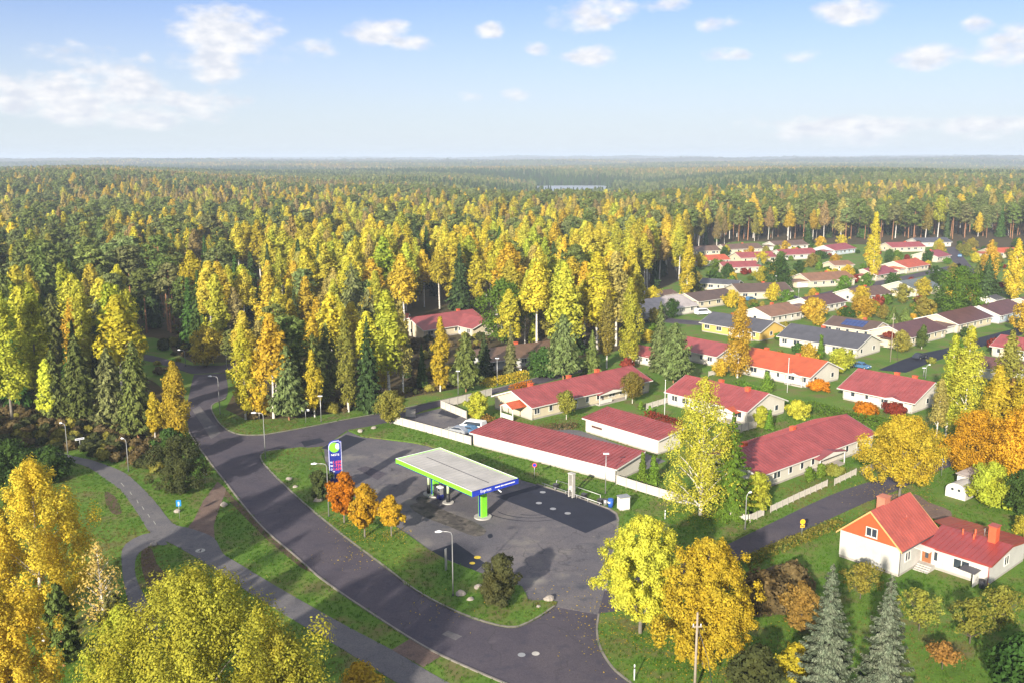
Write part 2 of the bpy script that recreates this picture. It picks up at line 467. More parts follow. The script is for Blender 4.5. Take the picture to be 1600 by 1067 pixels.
class MB:
    """Collects shapes; build() links them as one mesh object."""

    def __init__(s):
        s.v, s.f, s.smooth = [], [], []

    def face(s, pts, sm=False):
        i = len(s.v)
        s.v += [tuple(p) for p in pts]
        s.f.append(tuple(range(i, i + len(pts))))
        s.smooth.append(sm)
        return s

    def add(s, pts, faces, sm=False):
        i = len(s.v)
        s.v += [tuple(p) for p in pts]
        for f in faces:
            s.f.append(tuple(j + i for j in f))
            s.smooth.append(sm)
        return s

    def box(s, x0, x1, y0, y1, z0, z1):
        p = [(x0, y0, z0), (x1, y0, z0), (x1, y1, z0), (x0, y1, z0), (x0, y0, z1), (x1, y0, z1), (x1, y1, z1), (x0, y1, z1)]
        return s.add(p, [(3, 2, 1, 0), (4, 5, 6, 7), (0, 1, 5, 4), (1, 2, 6, 5), (2, 3, 7, 6), (3, 0, 4, 7)])

    def cbox(s, c, sx, sy, sz):
        return s.box(c[0] - sx / 2, c[0] + sx / 2, c[1] - sy / 2, c[1] + sy / 2, c[2], c[2] + sz)

    def slab(s, top, th):
        """a flat piece: its top outline (CCW from above) and its thickness downwards"""
        n = len(top)
        p = list(top) + [(x, y, z - th) for x, y, z in top]
        f = [tuple(range(n)), tuple(range(2 * n - 1, n - 1, -1))]
        f += [(i, i + n, (i + 1) % n + n, (i + 1) % n) for i in range(n)]
        return s.add(p, f)

    def prism(s, poly, z0, z1):
        """vertical extrusion of a plan outline, concave allowed"""
        n = len(poly)
        tri = tessellate_polygon([[Vector((p[0], p[1], 0)) for p in poly]])
        a = sum(poly[i][0] * poly[(i + 1) % n][1] - poly[(i + 1) % n][0] * poly[i][1] for i in range(n))
        top = [(p[0], p[1], z1) for p in poly]
        bot = [(p[0], p[1], z0) for p in poly]
        fs = []
        for (i, j, k) in tri:
            ar = (poly[j][0] - poly[i][0]) * (poly[k][1] - poly[i][1]) - (poly[k][0] - poly[i][0]) * (poly[j][1] - poly[i][1])
            fs.append((i, j, k) if ar > 0 else (i, k, j))
        for i in range(n):
            q = (i, (i + 1) % n, (i + 1) % n + n, i + n)
            fs.append(q[::-1] if a > 0 else q)
        return s.add(top + bot, fs)

    def tube(s, pts, radii, n=8, cap=True, sm=True):
        pts = [Vector(p) for p in pts]
        rings = []
        base = len(s.v)
        for i, p in enumerate(pts):
            d = (pts[min(i + 1, len(pts) - 1)] - pts[max(i - 1, 0)]).normalized()
            a = d.orthogonal().normalized() if i == 0 else (a - d * a.dot(d)).normalized()
            b = d.cross(a)
            for k in range(n):
                th = 2 * math.pi * k / n
                s.v.append(tuple(p + (a * math.cos(th) + b * math.sin(th)) * radii[i]))
        for i in range(len(pts) - 1):
            for k in range(n):
                s.f.append((base + i * n + k, base + i * n + (k + 1) % n, base + (i + 1) * n + (k + 1) % n, base + (i + 1) * n + k))
                s.smooth.append(sm)
        if cap:
            s.f.append(tuple(base + (len(pts) - 1) * n + k for k in range(n))); s.smooth.append(False)
            s.f.append(tuple(base + k for k in range(n - 1, -1, -1))); s.smooth.append(False)
        return s

    def cyl(s, c, r, h, n=16):
        return s.tube([c, (c[0], c[1], c[2] + h)], [r, r], n)

    def disc(s, c, r, n=20, normal='z'):
        pts = []
        for k in range(n):
            a = 2 * math.pi * k / n
            pts.append((c[0] + r * math.cos(a), c[1] + r * math.sin(a), c[2]) if normal == 'z' else (c[0] + r * math.cos(a), c[1], c[2] + r * math.sin(a)))
        return s.face(pts)

    def mesh(s, name, mat):
        me = bpy.data.meshes.new(name)
        me.from_pydata(s.v, [], s.f)
        me.polygons.foreach_set('use_smooth', s.smooth)
        if mat is not None:
            me.materials.append(M[mat] if isinstance(mat, str) else mat)
        me.update()
        return me

    def build(s, name, mat, parent=None, **kw):
        o = bpy.data.objects.new(name, s.mesh(name, mat))
        link(o, parent)
        return tag(o, **kw)


def shared(name, me, parent, loc=(0, 0, 0), rz=0.0, scale=None):
    o = bpy.data.objects.new(name, me)
    link(o, parent)
    o.location = loc
    o.rotation_euler = (0, 0, rz)
    if scale:
        o.scale = scale
    return o


def catmull(P, n=6, closed=False):
    P = [Vector((p[0], p[1])) for p in P]
    out = []
    m = len(P)
    rng = range(m if closed else m - 1)
    for i in rng:
        p0 = P[(i - 1) % m] if closed or i > 0 else P[0]
        p1, p2 = P[i], P[(i + 1) % m]
        p3 = P[(i + 2) % m] if closed or i + 2 < m else P[-1]
        for k in range(n):
            t = k / n
            out.append(.5 * ((2 * p1) + (-p0 + p2) * t + (2 * p0 - 5 * p1 + 4 * p2 - p3) * t * t + (-p0 + 3 * p1 - 3 * p2 + p3) * t ** 3))
    if not closed:
        out.append(P[-1])
    return [(p.x, p.y) for p in out]


def gp(pts):
    return [tuple(G(*p)[:2]) for p in pts]


def text_mesh(body, size, mat, depth=0.01):
    cu = bpy.data.curves.new('lettering', 'FONT')
    cu.body = body
    cu.size = size
    cu.extrude = depth
    cu.align_x = 'CENTER'
    o = bpy.data.objects.new('lettering', cu)
    COL.objects.link(o)
    bpy.context.view_layer.update()
    me = bpy.data.meshes.new_from_object(o.evaluated_get(bpy.context.evaluated_depsgraph_get()))
    bpy.data.objects.remove(o)
    me.materials.clear()
    me.materials.append(M[mat])
    return me


def inside(poly, x, y):
    """points (arrays) inside a plan polygon"""
    x = np.asarray(x); y = np.asarray(y)
    r = np.zeros(x.shape, bool)
    n = len(poly)
    for i in range(n):
        x1, y1 = poly[i]; x2, y2 = poly[(i + 1) % n]
        c = ((y1 > y) != (y2 > y)) & (x < (x2 - x1) * (y - y1) / ((y2 - y1) if y2 != y1 else 1e-9) + x1)
        r ^= c
    return r

# ------------------------------------------------------------------ terrain
def sst(a, b, x):
    t = np.clip((np.asarray(x, float) - a) / (b - a), 0, 1)
    return t * t * (3 - 2 * t)


def ter(x, y):
    x = np.asarray(x, float); y = np.asarray(y, float)
    d = np.hypot(x, y)
    a = np.degrees(np.arctan2(x, y))
    n = (np.sin(x / 310 + 1.3) * np.cos(y / 420 + .4) + .6 * np.sin(x / 160 - y / 230 + 2) + .7 * np.sin(x / 900 + y / 1300)
         + .8 * np.sin(y / 780 + 1.1))
    amp = 5.5 * sst(560, 1200, d) + 9.0 * sst(2200, 6000, d)
    z = n * amp * .55
    bs = np.clip(1.5 * np.exp(-((a - 4.6) / 6.0) ** 2), 0, 1) * sst(700, 1150, d) * (1 - sst(1950, 2400, d))
    z = z * (1 - bs) - 14 * bs
    z += 15 * np.exp(-((a + 25) / 8) ** 2) * sst(700, 1200, d) * (1 - sst(2000, 3000, d))
    z += 9 * np.exp(-((a - 20) / 7) ** 2) * sst(800, 1500, d) * (1 - sst(2500, 3500, d))
    z += 27 * sst(2300, 9000, d) + sst(5000, 13000, d) * (7 * np.sin(a / 3.1) + 5 * np.sin(a / 1.3 + 1) + 3 * np.sin(a * 1.9))
    return z


def polar_sheet(name, mat, radii, a0, a1, nseg, zoff, jit=None):
    ang = np.linspace(a0, a1, nseg + 1)
    V, F = [], []
    rg = np.random.default_rng(3)
    for r in radii:
        x = r * np.sin(ang); y = r * np.cos(ang)
        z = ter(x, y) + zoff
        if jit:
            z = z + rg.normal(0, jit, len(ang))
        V.append(np.stack([x, y, z], 1))
    V = np.concatenate(V)
    n = nseg + 1
    for i in range(len(radii) - 1):
        for j in range(nseg):
            F.append((i * n + j, i * n + j + 1, (i + 1) * n + j + 1, (i + 1) * n + j)[::-1])
    me = bpy.data.meshes.new(name)
    me.from_pydata(V.tolist(), [], F)
    me.materials.append(M[mat])
    o = bpy.data.objects.new(name, me)
    return link(o)


rad = [0.01, 60, 150, 300, 450, 560] + list(np.geomspace(620, 16000, 62))
tag(polar_sheet('ground', 'ground', rad, -math.pi, math.pi, 200, 0.0), kind='structure')

lake = [(60, 1420), (105, 1390), (150, 1480), (175, 1600), (200, 1850), (195, 1985), (120, 2010), (52, 1990), (42, 1750), (45, 1550)]
mb = MB(); mb.prism(catmull(lake, 5, True), -11.5, -10.0)
mb.build('lake', 'water', kind='structure')

# ------------------------------------------------------------------ open ground, roads and paths (photo pixels laid on the ground)
NO_TREES = []       # plan outlines where nothing grows
NO_GRASS = []       # paved outlines


def sheet(name, pts, z, mat, smooth=0, paved=False, kind='structure', z0=-0.05, **kw):
    P = catmull(pts, smooth, True) if smooth else pts
    mb = MB(); mb.prism(P, z0, z)
    if paved:
        NO_GRASS.append(P); NO_TREES.append(P)
    return mb.build(name, mat, kind=kind, **kw)


open_area = gp([(-260, 690), (60, 700), (110, 700), (180, 712), (270, 705), (292, 650), (285, 605), (240, 590), (232, 552), (262, 545), (300, 566), (385, 566), (372, 600),
                (352, 640), (372, 656), (470, 655), (545, 645), (640, 622), (735, 604), (790, 590), (850, 572), (900, 560),
                (980, 545), (1010, 505), (990, 470), (1060, 440), (1075, 395), (1150, 378), (1600, 374), (1900, 380), (2300, 700), (1900, 1100), (1500, 1500), (200, 1500), (-260, 1000)])
sheet('grass_ground', open_area, .02, 'grass')

sheet('clearing_grass', gp([(192, 606), (232, 592), (262, 606), (270, 548), (240, 528), (192, 536)]), .03, 'grass', 3)
edgeL = gp([(303, 585), (298, 605), (292, 640), (297, 675), (324, 715), (348, 746), (405, 817), (466, 871), (496, 898), (530, 923), (570, 950), (638, 994), (692, 1024), (790, 1067), (900, 1110), (1100, 1200)])
edgeR_up = gp([(352, 583), (356, 605), (352, 622), (330, 634), (337, 655), (354, 672), (378, 680), (412, 680)])
edgeR_low = gp([(440, 702), (414, 706), (406, 716), (420, 735), (445, 760), (480, 792), (540, 841), (600, 886), (650, 924), (720, 960), (793, 981), (832, 971), (868, 948)])
edgeR_end = gp([(934, 960), (931, 985), (936, 1012), (952, 1040), (976, 1062), (1040, 1105), (1220, 1190)])
main_poly = (catmull(edgeL, 5) + catmull(edgeR_end, 4)[::-1] + catmull(edgeR_low, 4)[::-1] + catmull(edgeR_up, 4)[::-1])
sheet('main_road', main_poly, .05, 'asphalt', paved=True)
sheet('cross_road', gp([(180, 553), (240, 566), (300, 584), (358, 582), (385, 571), (500, 545), (500, 538), (380, 564), (345, 571), (300, 571), (240, 556), (180, 546)]), .06, 'asphalt', paved=True)
side_up = gp([(412, 680), (470, 670), (540, 656), (600, 645), (642, 636), (720, 619), (784, 605), (848, 588), (930, 566)])
side_low = gp([(940, 572), (850, 598), (804, 606), (767, 617), (700, 633), (690, 634), (662, 641), (640, 650), (612, 658), (575, 668), (540, 674), (506, 697), (440, 702)])
sheet('side_street', catmull(side_up, 3) + side_low, .062, 'asphalt', paved=True)
lot = gp([(506, 697), (544, 674), (566, 683), (642, 692), (668, 697), (720, 716), (770, 736), (815, 750), (838, 757), (900, 776), (952, 796), (962, 803), (965, 812), (962, 840), (952, 880), (945, 922), (934, 960),
          (868, 948), (858, 940), (826, 940), (816, 918), (770, 905), (743, 894), (699, 877), (669, 860), (639, 838), (590, 806), (548, 774), (520, 745), (508, 722)])
sheet('forecourt', lot, .07, 'lot', paved=True)
sheet('fresh_asphalt_patch', gp([(838, 758), (900, 777), (951, 797), (961, 804), (963, 812), (915, 833), (850, 805), (775, 776)]), .078, 'new_asphalt')
sheet('entrance_patch', gp([(502, 700), (541, 679), (572, 686), (532, 707)]), .078, 'new_asphalt')
sheet('repair_patch', gp([(557, 733), (572, 728), (604, 740), (590, 750)]), .078, 'asphalt')
sheet('repair_patch', gp([(672, 862), (712, 848), (758, 880), (742, 893)]), .078, 'new_asphalt')
sheet('repair_patch', gp([(300, 640), (312, 634), (345, 676), (330, 686)]), .056, 'lot')
sheet('repair_patch', gp([(470, 690), (500, 684), (508, 690), (476, 698)]), .070, 'new_asphalt')
sheet('repair_patch', gp([(690, 640), (720, 650), (712, 654), (684, 646)]), .074, 'new_asphalt')
sheet('repair_patch', gp([(700, 985), (722, 994), (712, 1000), (690, 991)]), .056, 'lot')
sheet('oil_stain', gp([(640, 790), (668, 785), (700, 800), (740, 815), (760, 830), (742, 838), (700, 822), (660, 806)]), .0765, 'stain', 3)
sheet('oil_stain', gp([(655, 775), (672, 780), (664, 788), (650, 783)]), .077, 'stain', 3)
sheet('oil_stain', gp([(762, 836), (768, 834), (770, 839), (764, 841)]), .079, 'new_asphalt', 3)
for r_, a0 in ((5.5, .2), (7.0, .3), (4.2, .9)):       # swerving tyre marks beside the fresh patch
    c_ = G(876, 812)
    P_ = [(c_.x - 4 + r_ * math.cos(a0 + t), c_.y + 5 + r_ * .8 * math.sin(a0 + t)) for t in np.linspace(3.4, 5.2, 14)]
    mb = MB()
    for (x0_, y0_), (x1_, y1_) in zip(P_, P_[1:]):
        mb.slab([(x0_, y0_, .0755), (x1_, y1_, .0755), (x1_ + .1, y1_ + .17, .0755), (x0_ + .1, y0_ + .17, .0755)], .003)
    mb.build('tyre_mark', 'new_asphalt', kind='structure')
pathL = gp([(60, 706), (115, 722), (140, 731), (162, 746), (189, 766), (216, 803), (238, 836), (270, 850), (330, 885), (388, 925), (440, 957), (540, 1017), (621, 1067), (700, 1112)])
pathR = gp([(60, 698), (118, 713), (148, 720), (192, 737), (216, 756), (243, 784), (270, 817), (300, 826), (334, 840), (348, 864), (368, 877), (439, 920), (540, 977), (614, 1016), (689, 1060), (770, 1100)])
path_poly = catmull(pathL, 4) + catmull(pathR, 4)[::-1]
sheet('footpath', path_poly, .052, 'path', paved=True)
sheet('link_path', gp([(292, 826), (303, 812), (317, 783), (340, 752), (354, 764), (342, 796), (334, 820), (336, 846), (312, 836)]), .046, 'gravel', paved=True)
sheet('branch_path', gp([(236, 832), (262, 850), (236, 852), (214, 868), (212, 900), (230, 940), (250, 990), (225, 1000), (200, 940), (190, 880), (196, 850)]), .046, 'path', 3, True)
sheet('link_path', gp([(612, 1015), (644, 996), (690, 1024), (662, 1042)]), .046, 'gravel', paved=True)
res_up = gp([(945, 922), (1020, 893), (1117, 859), (1195, 822), (1296, 774), (1364, 751), (1401, 742), (1450, 726), (1520, 700)])
res_low = gp([(1540, 708), (1470, 734), (1430, 752), (1397, 768), (1350, 786), (1249, 832), (1154, 876), (1040, 925), (985, 952), (931, 985), (934, 960)])
sheet('residential_road', catmull(res_up, 3) + catmull(res_low[:-1], 3) + [res_low[-1]], .064, 'asphalt', paved=True)
sheet('house_drive', gp([(1385, 774), (1430, 772), (1450, 784), (1485, 798), (1478, 812), (1420, 800)]), .05, 'gravel', 3, True)
sheet('parking_yard', gp([(655, 646), (688, 638), (738, 655), (800, 672), (810, 690), (735, 690), (640, 664), (624, 659), (640, 650)]), .066, 'lot', paved=True)
sheet('inner_yard', gp([(800, 676), (860, 668), (905, 672), (1000, 705), (1040, 720), (1005, 735), (900, 700)]), .05, 'path', paved=True)
sheet('garden_street', gp([(1372, 578), (1410, 562), (1440, 552), (1475, 545), (1530, 528), (1620, 505), (1620, 517), (1540, 540), (1490, 555), (1455, 566), (1415, 582)]), .05, 'new_asphalt', paved=True)
sheet('garden_street', gp([(1478, 388), (1492, 386), (1504, 400), (1520, 420), (1560, 440), (1545, 446), (1500, 425), (1486, 405)]), .05, 'asphalt', paved=True)
sheet('garden_street', gp([(1200, 478), (1240, 468), (1330, 448), (1420, 430), (1500, 412), (1504, 418), (1420, 437), (1330, 455), (1245, 475), (1215, 484)]), .05, 'asphalt', paved=True)
sheet('garden_street', gp([(980, 500), (1010, 494), (1090, 502), (1160, 506), (1240, 492), (1244, 498), (1160, 512), (1085, 508), (1010, 502)]), .048, 'asphalt', paved=True)

# raised verges with kerbs along the main road
island = catmull(edgeR_low, 4)[4:] + gp([(871, 941), (858, 939), (826, 939), (816, 917), (770, 904), (743, 893), (699, 876), (669, 859), (639, 837), (590, 805), (548, 773), (520, 744), (508, 722), (500, 702), (470, 699)])
sheet('island_verge', island, .16, 'grass')
wedge = gp([(544, 672), (575, 667), (610, 660), (640, 668), (700, 685), (735, 695), (738, 698), (800, 715), (900, 745), (960, 760), (1010, 775), (1100, 800), (1160, 815), (1190, 822), (1117, 856), (1020, 890), (947, 920), (954, 880), (964, 840), (967, 812), (962, 800), (952, 795), (900, 775), (838, 756), (815, 749), (770, 735), (720, 715), (668, 696), (642, 691), (566, 682)])
sheet('garage_verge', wedge, .14, 'grass')
corner = catmull(edgeR_end, 4)[:-1] + gp([(1220, 1180), (1300, 1120), (1230, 960), (1158, 880), (1154, 877), (1040, 926), (985, 953)])
sheet('corner_verge', corner, .14, 'grass')
north_verge = catmull(edgeR_up, 4)[8:] + catmull(side_up, 3)[1:-9] + gp([(735, 604), (640, 621), (545, 643), (470, 653), (385, 656), (352, 640), (340, 628)])
sheet('north_verge', north_verge, .14, 'grass')


def kerb(name, P, wd=.22, h=.19, side=1):
    P = [Vector((p[0], p[1])) for p in P]
    mb = MB()
    ins, outs = [], []
    for i, p in enumerate(P):
        d = (P[min(i + 1, len(P) - 1)] - P[max(i - 1, 0)]).normalized()
        n = Vector((-d.y, d.x)) * side
        outs.append(p); ins.append(p + n * wd)
    for i in range(len(P) - 1):
        a, b, c, e = outs[i], outs[i + 1], ins[i + 1], ins[i]
        t = [(v.x, v.y, h) for v in (a, b, c, e)]
        if side < 0:
            t = t[::-1]
        mb.slab(t, h + .04)
    return mb.build(name, 'kerb', kind='structure')


kerb('kerb', catmull(edgeR_low, 4), side=1)
kerb('kerb', catmull(edgeR_end, 4)[:-4], side=1)
kerb('kerb', catmull(edgeR_up, 4)[8:] + catmull(side_up, 3)[1:], side=1)
kerb('kerb', catmull(edgeL, 5)[14:], side=-1, h=.15)
kerb('kerb', gp([(838, 757), (900, 776), (952, 796), (962, 803), (965, 812), (962, 840), (952, 880), (945, 922)]), side=1)

# bare strips and worn soil
sheet('bare_strip', gp([(352, 764), (405, 818), (466, 872), (496, 899), (470, 886), (420, 845), (375, 800), (350, 775)]), .045, 'dirt')
sheet('bare_soil', gp([(222, 858), (236, 856), (245, 880), (262, 905), (240, 930), (222, 890)]), .045, 'dirt', 3)
sheet('bare_soil', gp([(164, 768), (180, 776), (190, 800), (176, 802), (166, 785)]), .045, 'dirt', 3)
sheet('vegetable_bed', gp([(1165, 905), (1230, 880), (1262, 900), (1240, 950), (1180, 965), (1150, 935)]), .15, 'dirt', 3)

# painted markings and lids
for i, (a, b) in enumerate([((189, 754), (194, 760)), ((203, 768), (206, 773)), ((214, 781), (216, 786)), ((222, 791), (225, 796)), ((231, 803), (234, 808)), ((240, 814), (243, 819))]):
    p, q = G(*a), G(*b)
    d = (q - p).normalized(); n = Vector((-d.y, d.x, 0)) * .05
    mb = MB(); mb.slab([(*(v)[:2], .0565) for v in (p - n, q - n, q + n, p + n)], .004)
    mb.build('path_marking', 'marking', kind='structure')


def disc_on(name, px, py, r, z, mat, **kw):
    p = G(px, py)
    mb = MB(); mb.tube([(p.x, p.y, z - .01), (p.x, p.y, z)], [r, r], 22, sm=False)
    return mb.build(name, mat, **kw)


# shared path roundel: white disc with a walking figure
p = G(313, 860)
mb = MB(); mb.tube([(p.x, p.y, .05), (p.x, p.y, .058)], [.62, .62], 28, sm=False)
rd = mb.build('path_roundel', 'marking', label='round white pedestrian emblem painted on the grey footpath', cat='road marking')
mb = MB(); mb.tube([(p.x, p.y + .34, .05), (p.x, p.y + .34, .064)], [.1, .1], 12, sm=False)
mb.prism([(p.x - .12, p.y + .2), (p.x + .1, p.y + .22), (p.x + .13, p.y - .1), (p.x + .2, p.y - .45), (p.x + .08, p.y - .45), (p.x, p.y - .15), (p.x - .1, p.y - .45), (p.x - .2, p.y - .42), (p.x - .1, p.y - .08)], .05, .064)
mb.build('figure', 'asphalt', rd)
for (x, y), lab in (((848, 769), 'steel tank lid nearest the tower in the fresh dark asphalt'), ((842, 786), 'steel tank lid at the edge nearest the canopy, fresh dark asphalt'),
                    ((864, 795), 'steel tank lid in the middle of the fresh dark asphalt'), ((887, 802), 'steel tank lid nearest the blue bin, fresh dark asphalt')):
    disc_on('tank_lid', x, y, .45, .086, 'metal', label=lab, cat='manhole cover', group='tank lids in the forecourt')
for (x, y), lab in (((746, 871), 'larger yellow filler lid on the forecourt patch'), ((738, 880), 'smaller yellow filler lid beside the grass island')):
    disc_on('filler_lid', x, y, .45 if x > 740 else .36, .088, 'yellow_lid', label=lab, cat='manhole cover', group='yellow lids')
for (x, y), lab in (((815, 1023), 'worn manhole cover in the main road, the darker of two'), ((837, 1021), 'pale manhole cover in the main road near the junction')):
    disc_on('manhole_cover', x, y, .4, .058, 'metal' if x < 820 else 'concrete', label=lab, cat='manhole cover', group='manholes in the main road')

# ------------------------------------------------------------------ buildings
WIN = {}


def window_mesh(w, h):
    k = (w, h)
    if k not in WIN:
        f = MB()
        t = .09
        for a in ((-w / 2, w / 2, -h / 2, -h / 2 + t), (-w / 2, w / 2, h / 2 - t, h / 2), (-w / 2, -w / 2 + t, -h / 2 + t, h / 2 - t), (w / 2 - t, w / 2, -h / 2 + t, h / 2 - t)):
            f.box(a[0], a[1], -.07, .0, a[2], a[3])
        if w > 1.3:
            f.box(-t / 2, t / 2, -.06, 0, -h / 2 + t, h / 2 - t)
        f.box(-w / 2 - .06, w / 2 + .06, -.12, -.071, -h / 2 - .05, -h / 2 + .02)
        g = MB(); g.box(-w / 2 + t, w / 2 - t, -.025, 0, -h / 2 + t, h / 2 - t)
        WIN[k] = (f.mesh('window', 'white_paint'), g.mesh('pane', 'glass'))
    return WIN[k]


def window(parent, x, y, z, rz, w=1.2, h=1.15):
    f, g = window_mesh(w, h)
    o = shared('window', f, parent, (x, y, z), rz)
    shared('pane', g, o)
    return o


def rot2(a, x, y):
    return x * math.cos(a) - y * math.sin(a), x * math.sin(a) + y * math.cos(a)


HOUSE_PLANS = []


def gable_roof(root, L, W, wh, rise, ov, roofm, seams=False, x0=None, name='roof', fascia=True, trim='white_paint'):
    """two slopes, ridge along x; returns the roof part"""
    hx = L / 2 + ov
    tn = rise / (W / 2)
    ye = W / 2 + ov
    ze = wh - ov * tn + .12
    zr = wh + rise + .12
    mb = MB()
    mb.slab([(-hx, -ye, ze), (hx, -ye, ze), (hx, 0, zr), (-hx, 0, zr)], .12)
    mb.slab([(-hx, 0, zr), (hx, 0, zr), (hx, ye, ze), (-hx, ye, ze)], .12)
    ro = mb.build(name, roofm, root)
    cap = MB()
    cap.slab([(-hx, -.18, zr - .18 * tn + .05), (hx, -.18, zr - .18 * tn + .05), (hx, 0, zr + .06), (-hx, 0, zr + .06)], .05)
    cap.slab([(-hx, 0, zr + .06), (hx, 0, zr + .06), (hx, .18, zr - .18 * tn + .05), (-hx, .18, zr - .18 * tn + .05)], .05)
    cap.build('ridge_cap', roofm, ro)
    if seams:
        sm = MB()
        n = int(2 * hx / .75)
        for i in range(1, n):
            x = -hx + 2 * hx * i / n
            for s in (-1, 1):
                t = [(x - .035, s * ye, ze + .05), (x + .035, s * ye, ze + .05), (x + .035, s * .2, zr + .05 - .2 * tn), (x - .035, s * .2, zr + .05 - .2 * tn)]
                sm.slab(t if s < 0 else t[::-1], .075)
        tag(sm.build('roof_seam', roofm, ro), kind='stuff')
    if fascia:
        fb = MB()
        for s in (-1, 1):
            for e in (-1, 1):
                x = e * (hx + .005)
                xs = (x, x + e * .05)
                a = [(xs[0], s * (ye + .03), ze - .02), (xs[0], 0, zr - .02), (xs[0], 0, zr - .28), (xs[0], s * (ye + .03), ze - .28)]
                b = [(xs[1], p[1], p[2]) for p in a]
                fb.add(a + b, [(0, 1, 2, 3), (7, 6, 5, 4), (0, 4, 5, 1), (1, 5, 6, 2), (2, 6, 7, 3), (3, 7, 4, 0)])
            fb.box(-hx, hx, s * (ye + .065) - .05, s * (ye + .065) + .05, ze - .2, ze - .04)
        fb.build('fascia', trim, root)
    return ro


def wall_block(root, L, W, wh, rise, mat, z0=0.35, name='wall', plinth=True):
    mb = MB()
    hx, hy = L / 2, W / 2
    mb.box(-hx, hx, -hy, hy, z0, wh)
    for e in (-1, 1):
        mb.face([(e * hx, -e * hy, wh), (e * hx, e * hy, wh), (e * hx, 0, wh + rise)])
    o = mb.build(name, mat, root)
    if plinth:
        pb = MB(); pb.box(-hx + .04, hx - .04, -hy + .04, hy - .04, -.1, z0)
        pb.build('plinth', 'plinth', root)
    return o


def chimney(root, x, y, z, h=1.1, sx=.9, sy=.7, mat='chimney'):
    mb = MB(); mb.box(x - sx / 2, x + sx / 2, y - sy / 2, y + sy / 2, z - 1.2, z + h)
    o = mb.build('chimney', mat, root)
    c = MB(); c.box(x - sx / 2 - .08, x + sx / 2 + .08, y - sy / 2 - .08, y + sy / 2 + .08, z + h, z + h + .1)
    c.build('chimney_cap', 'white_paint' if mat == 'chimney' and sx > 1.0 else mat, o)
    return o


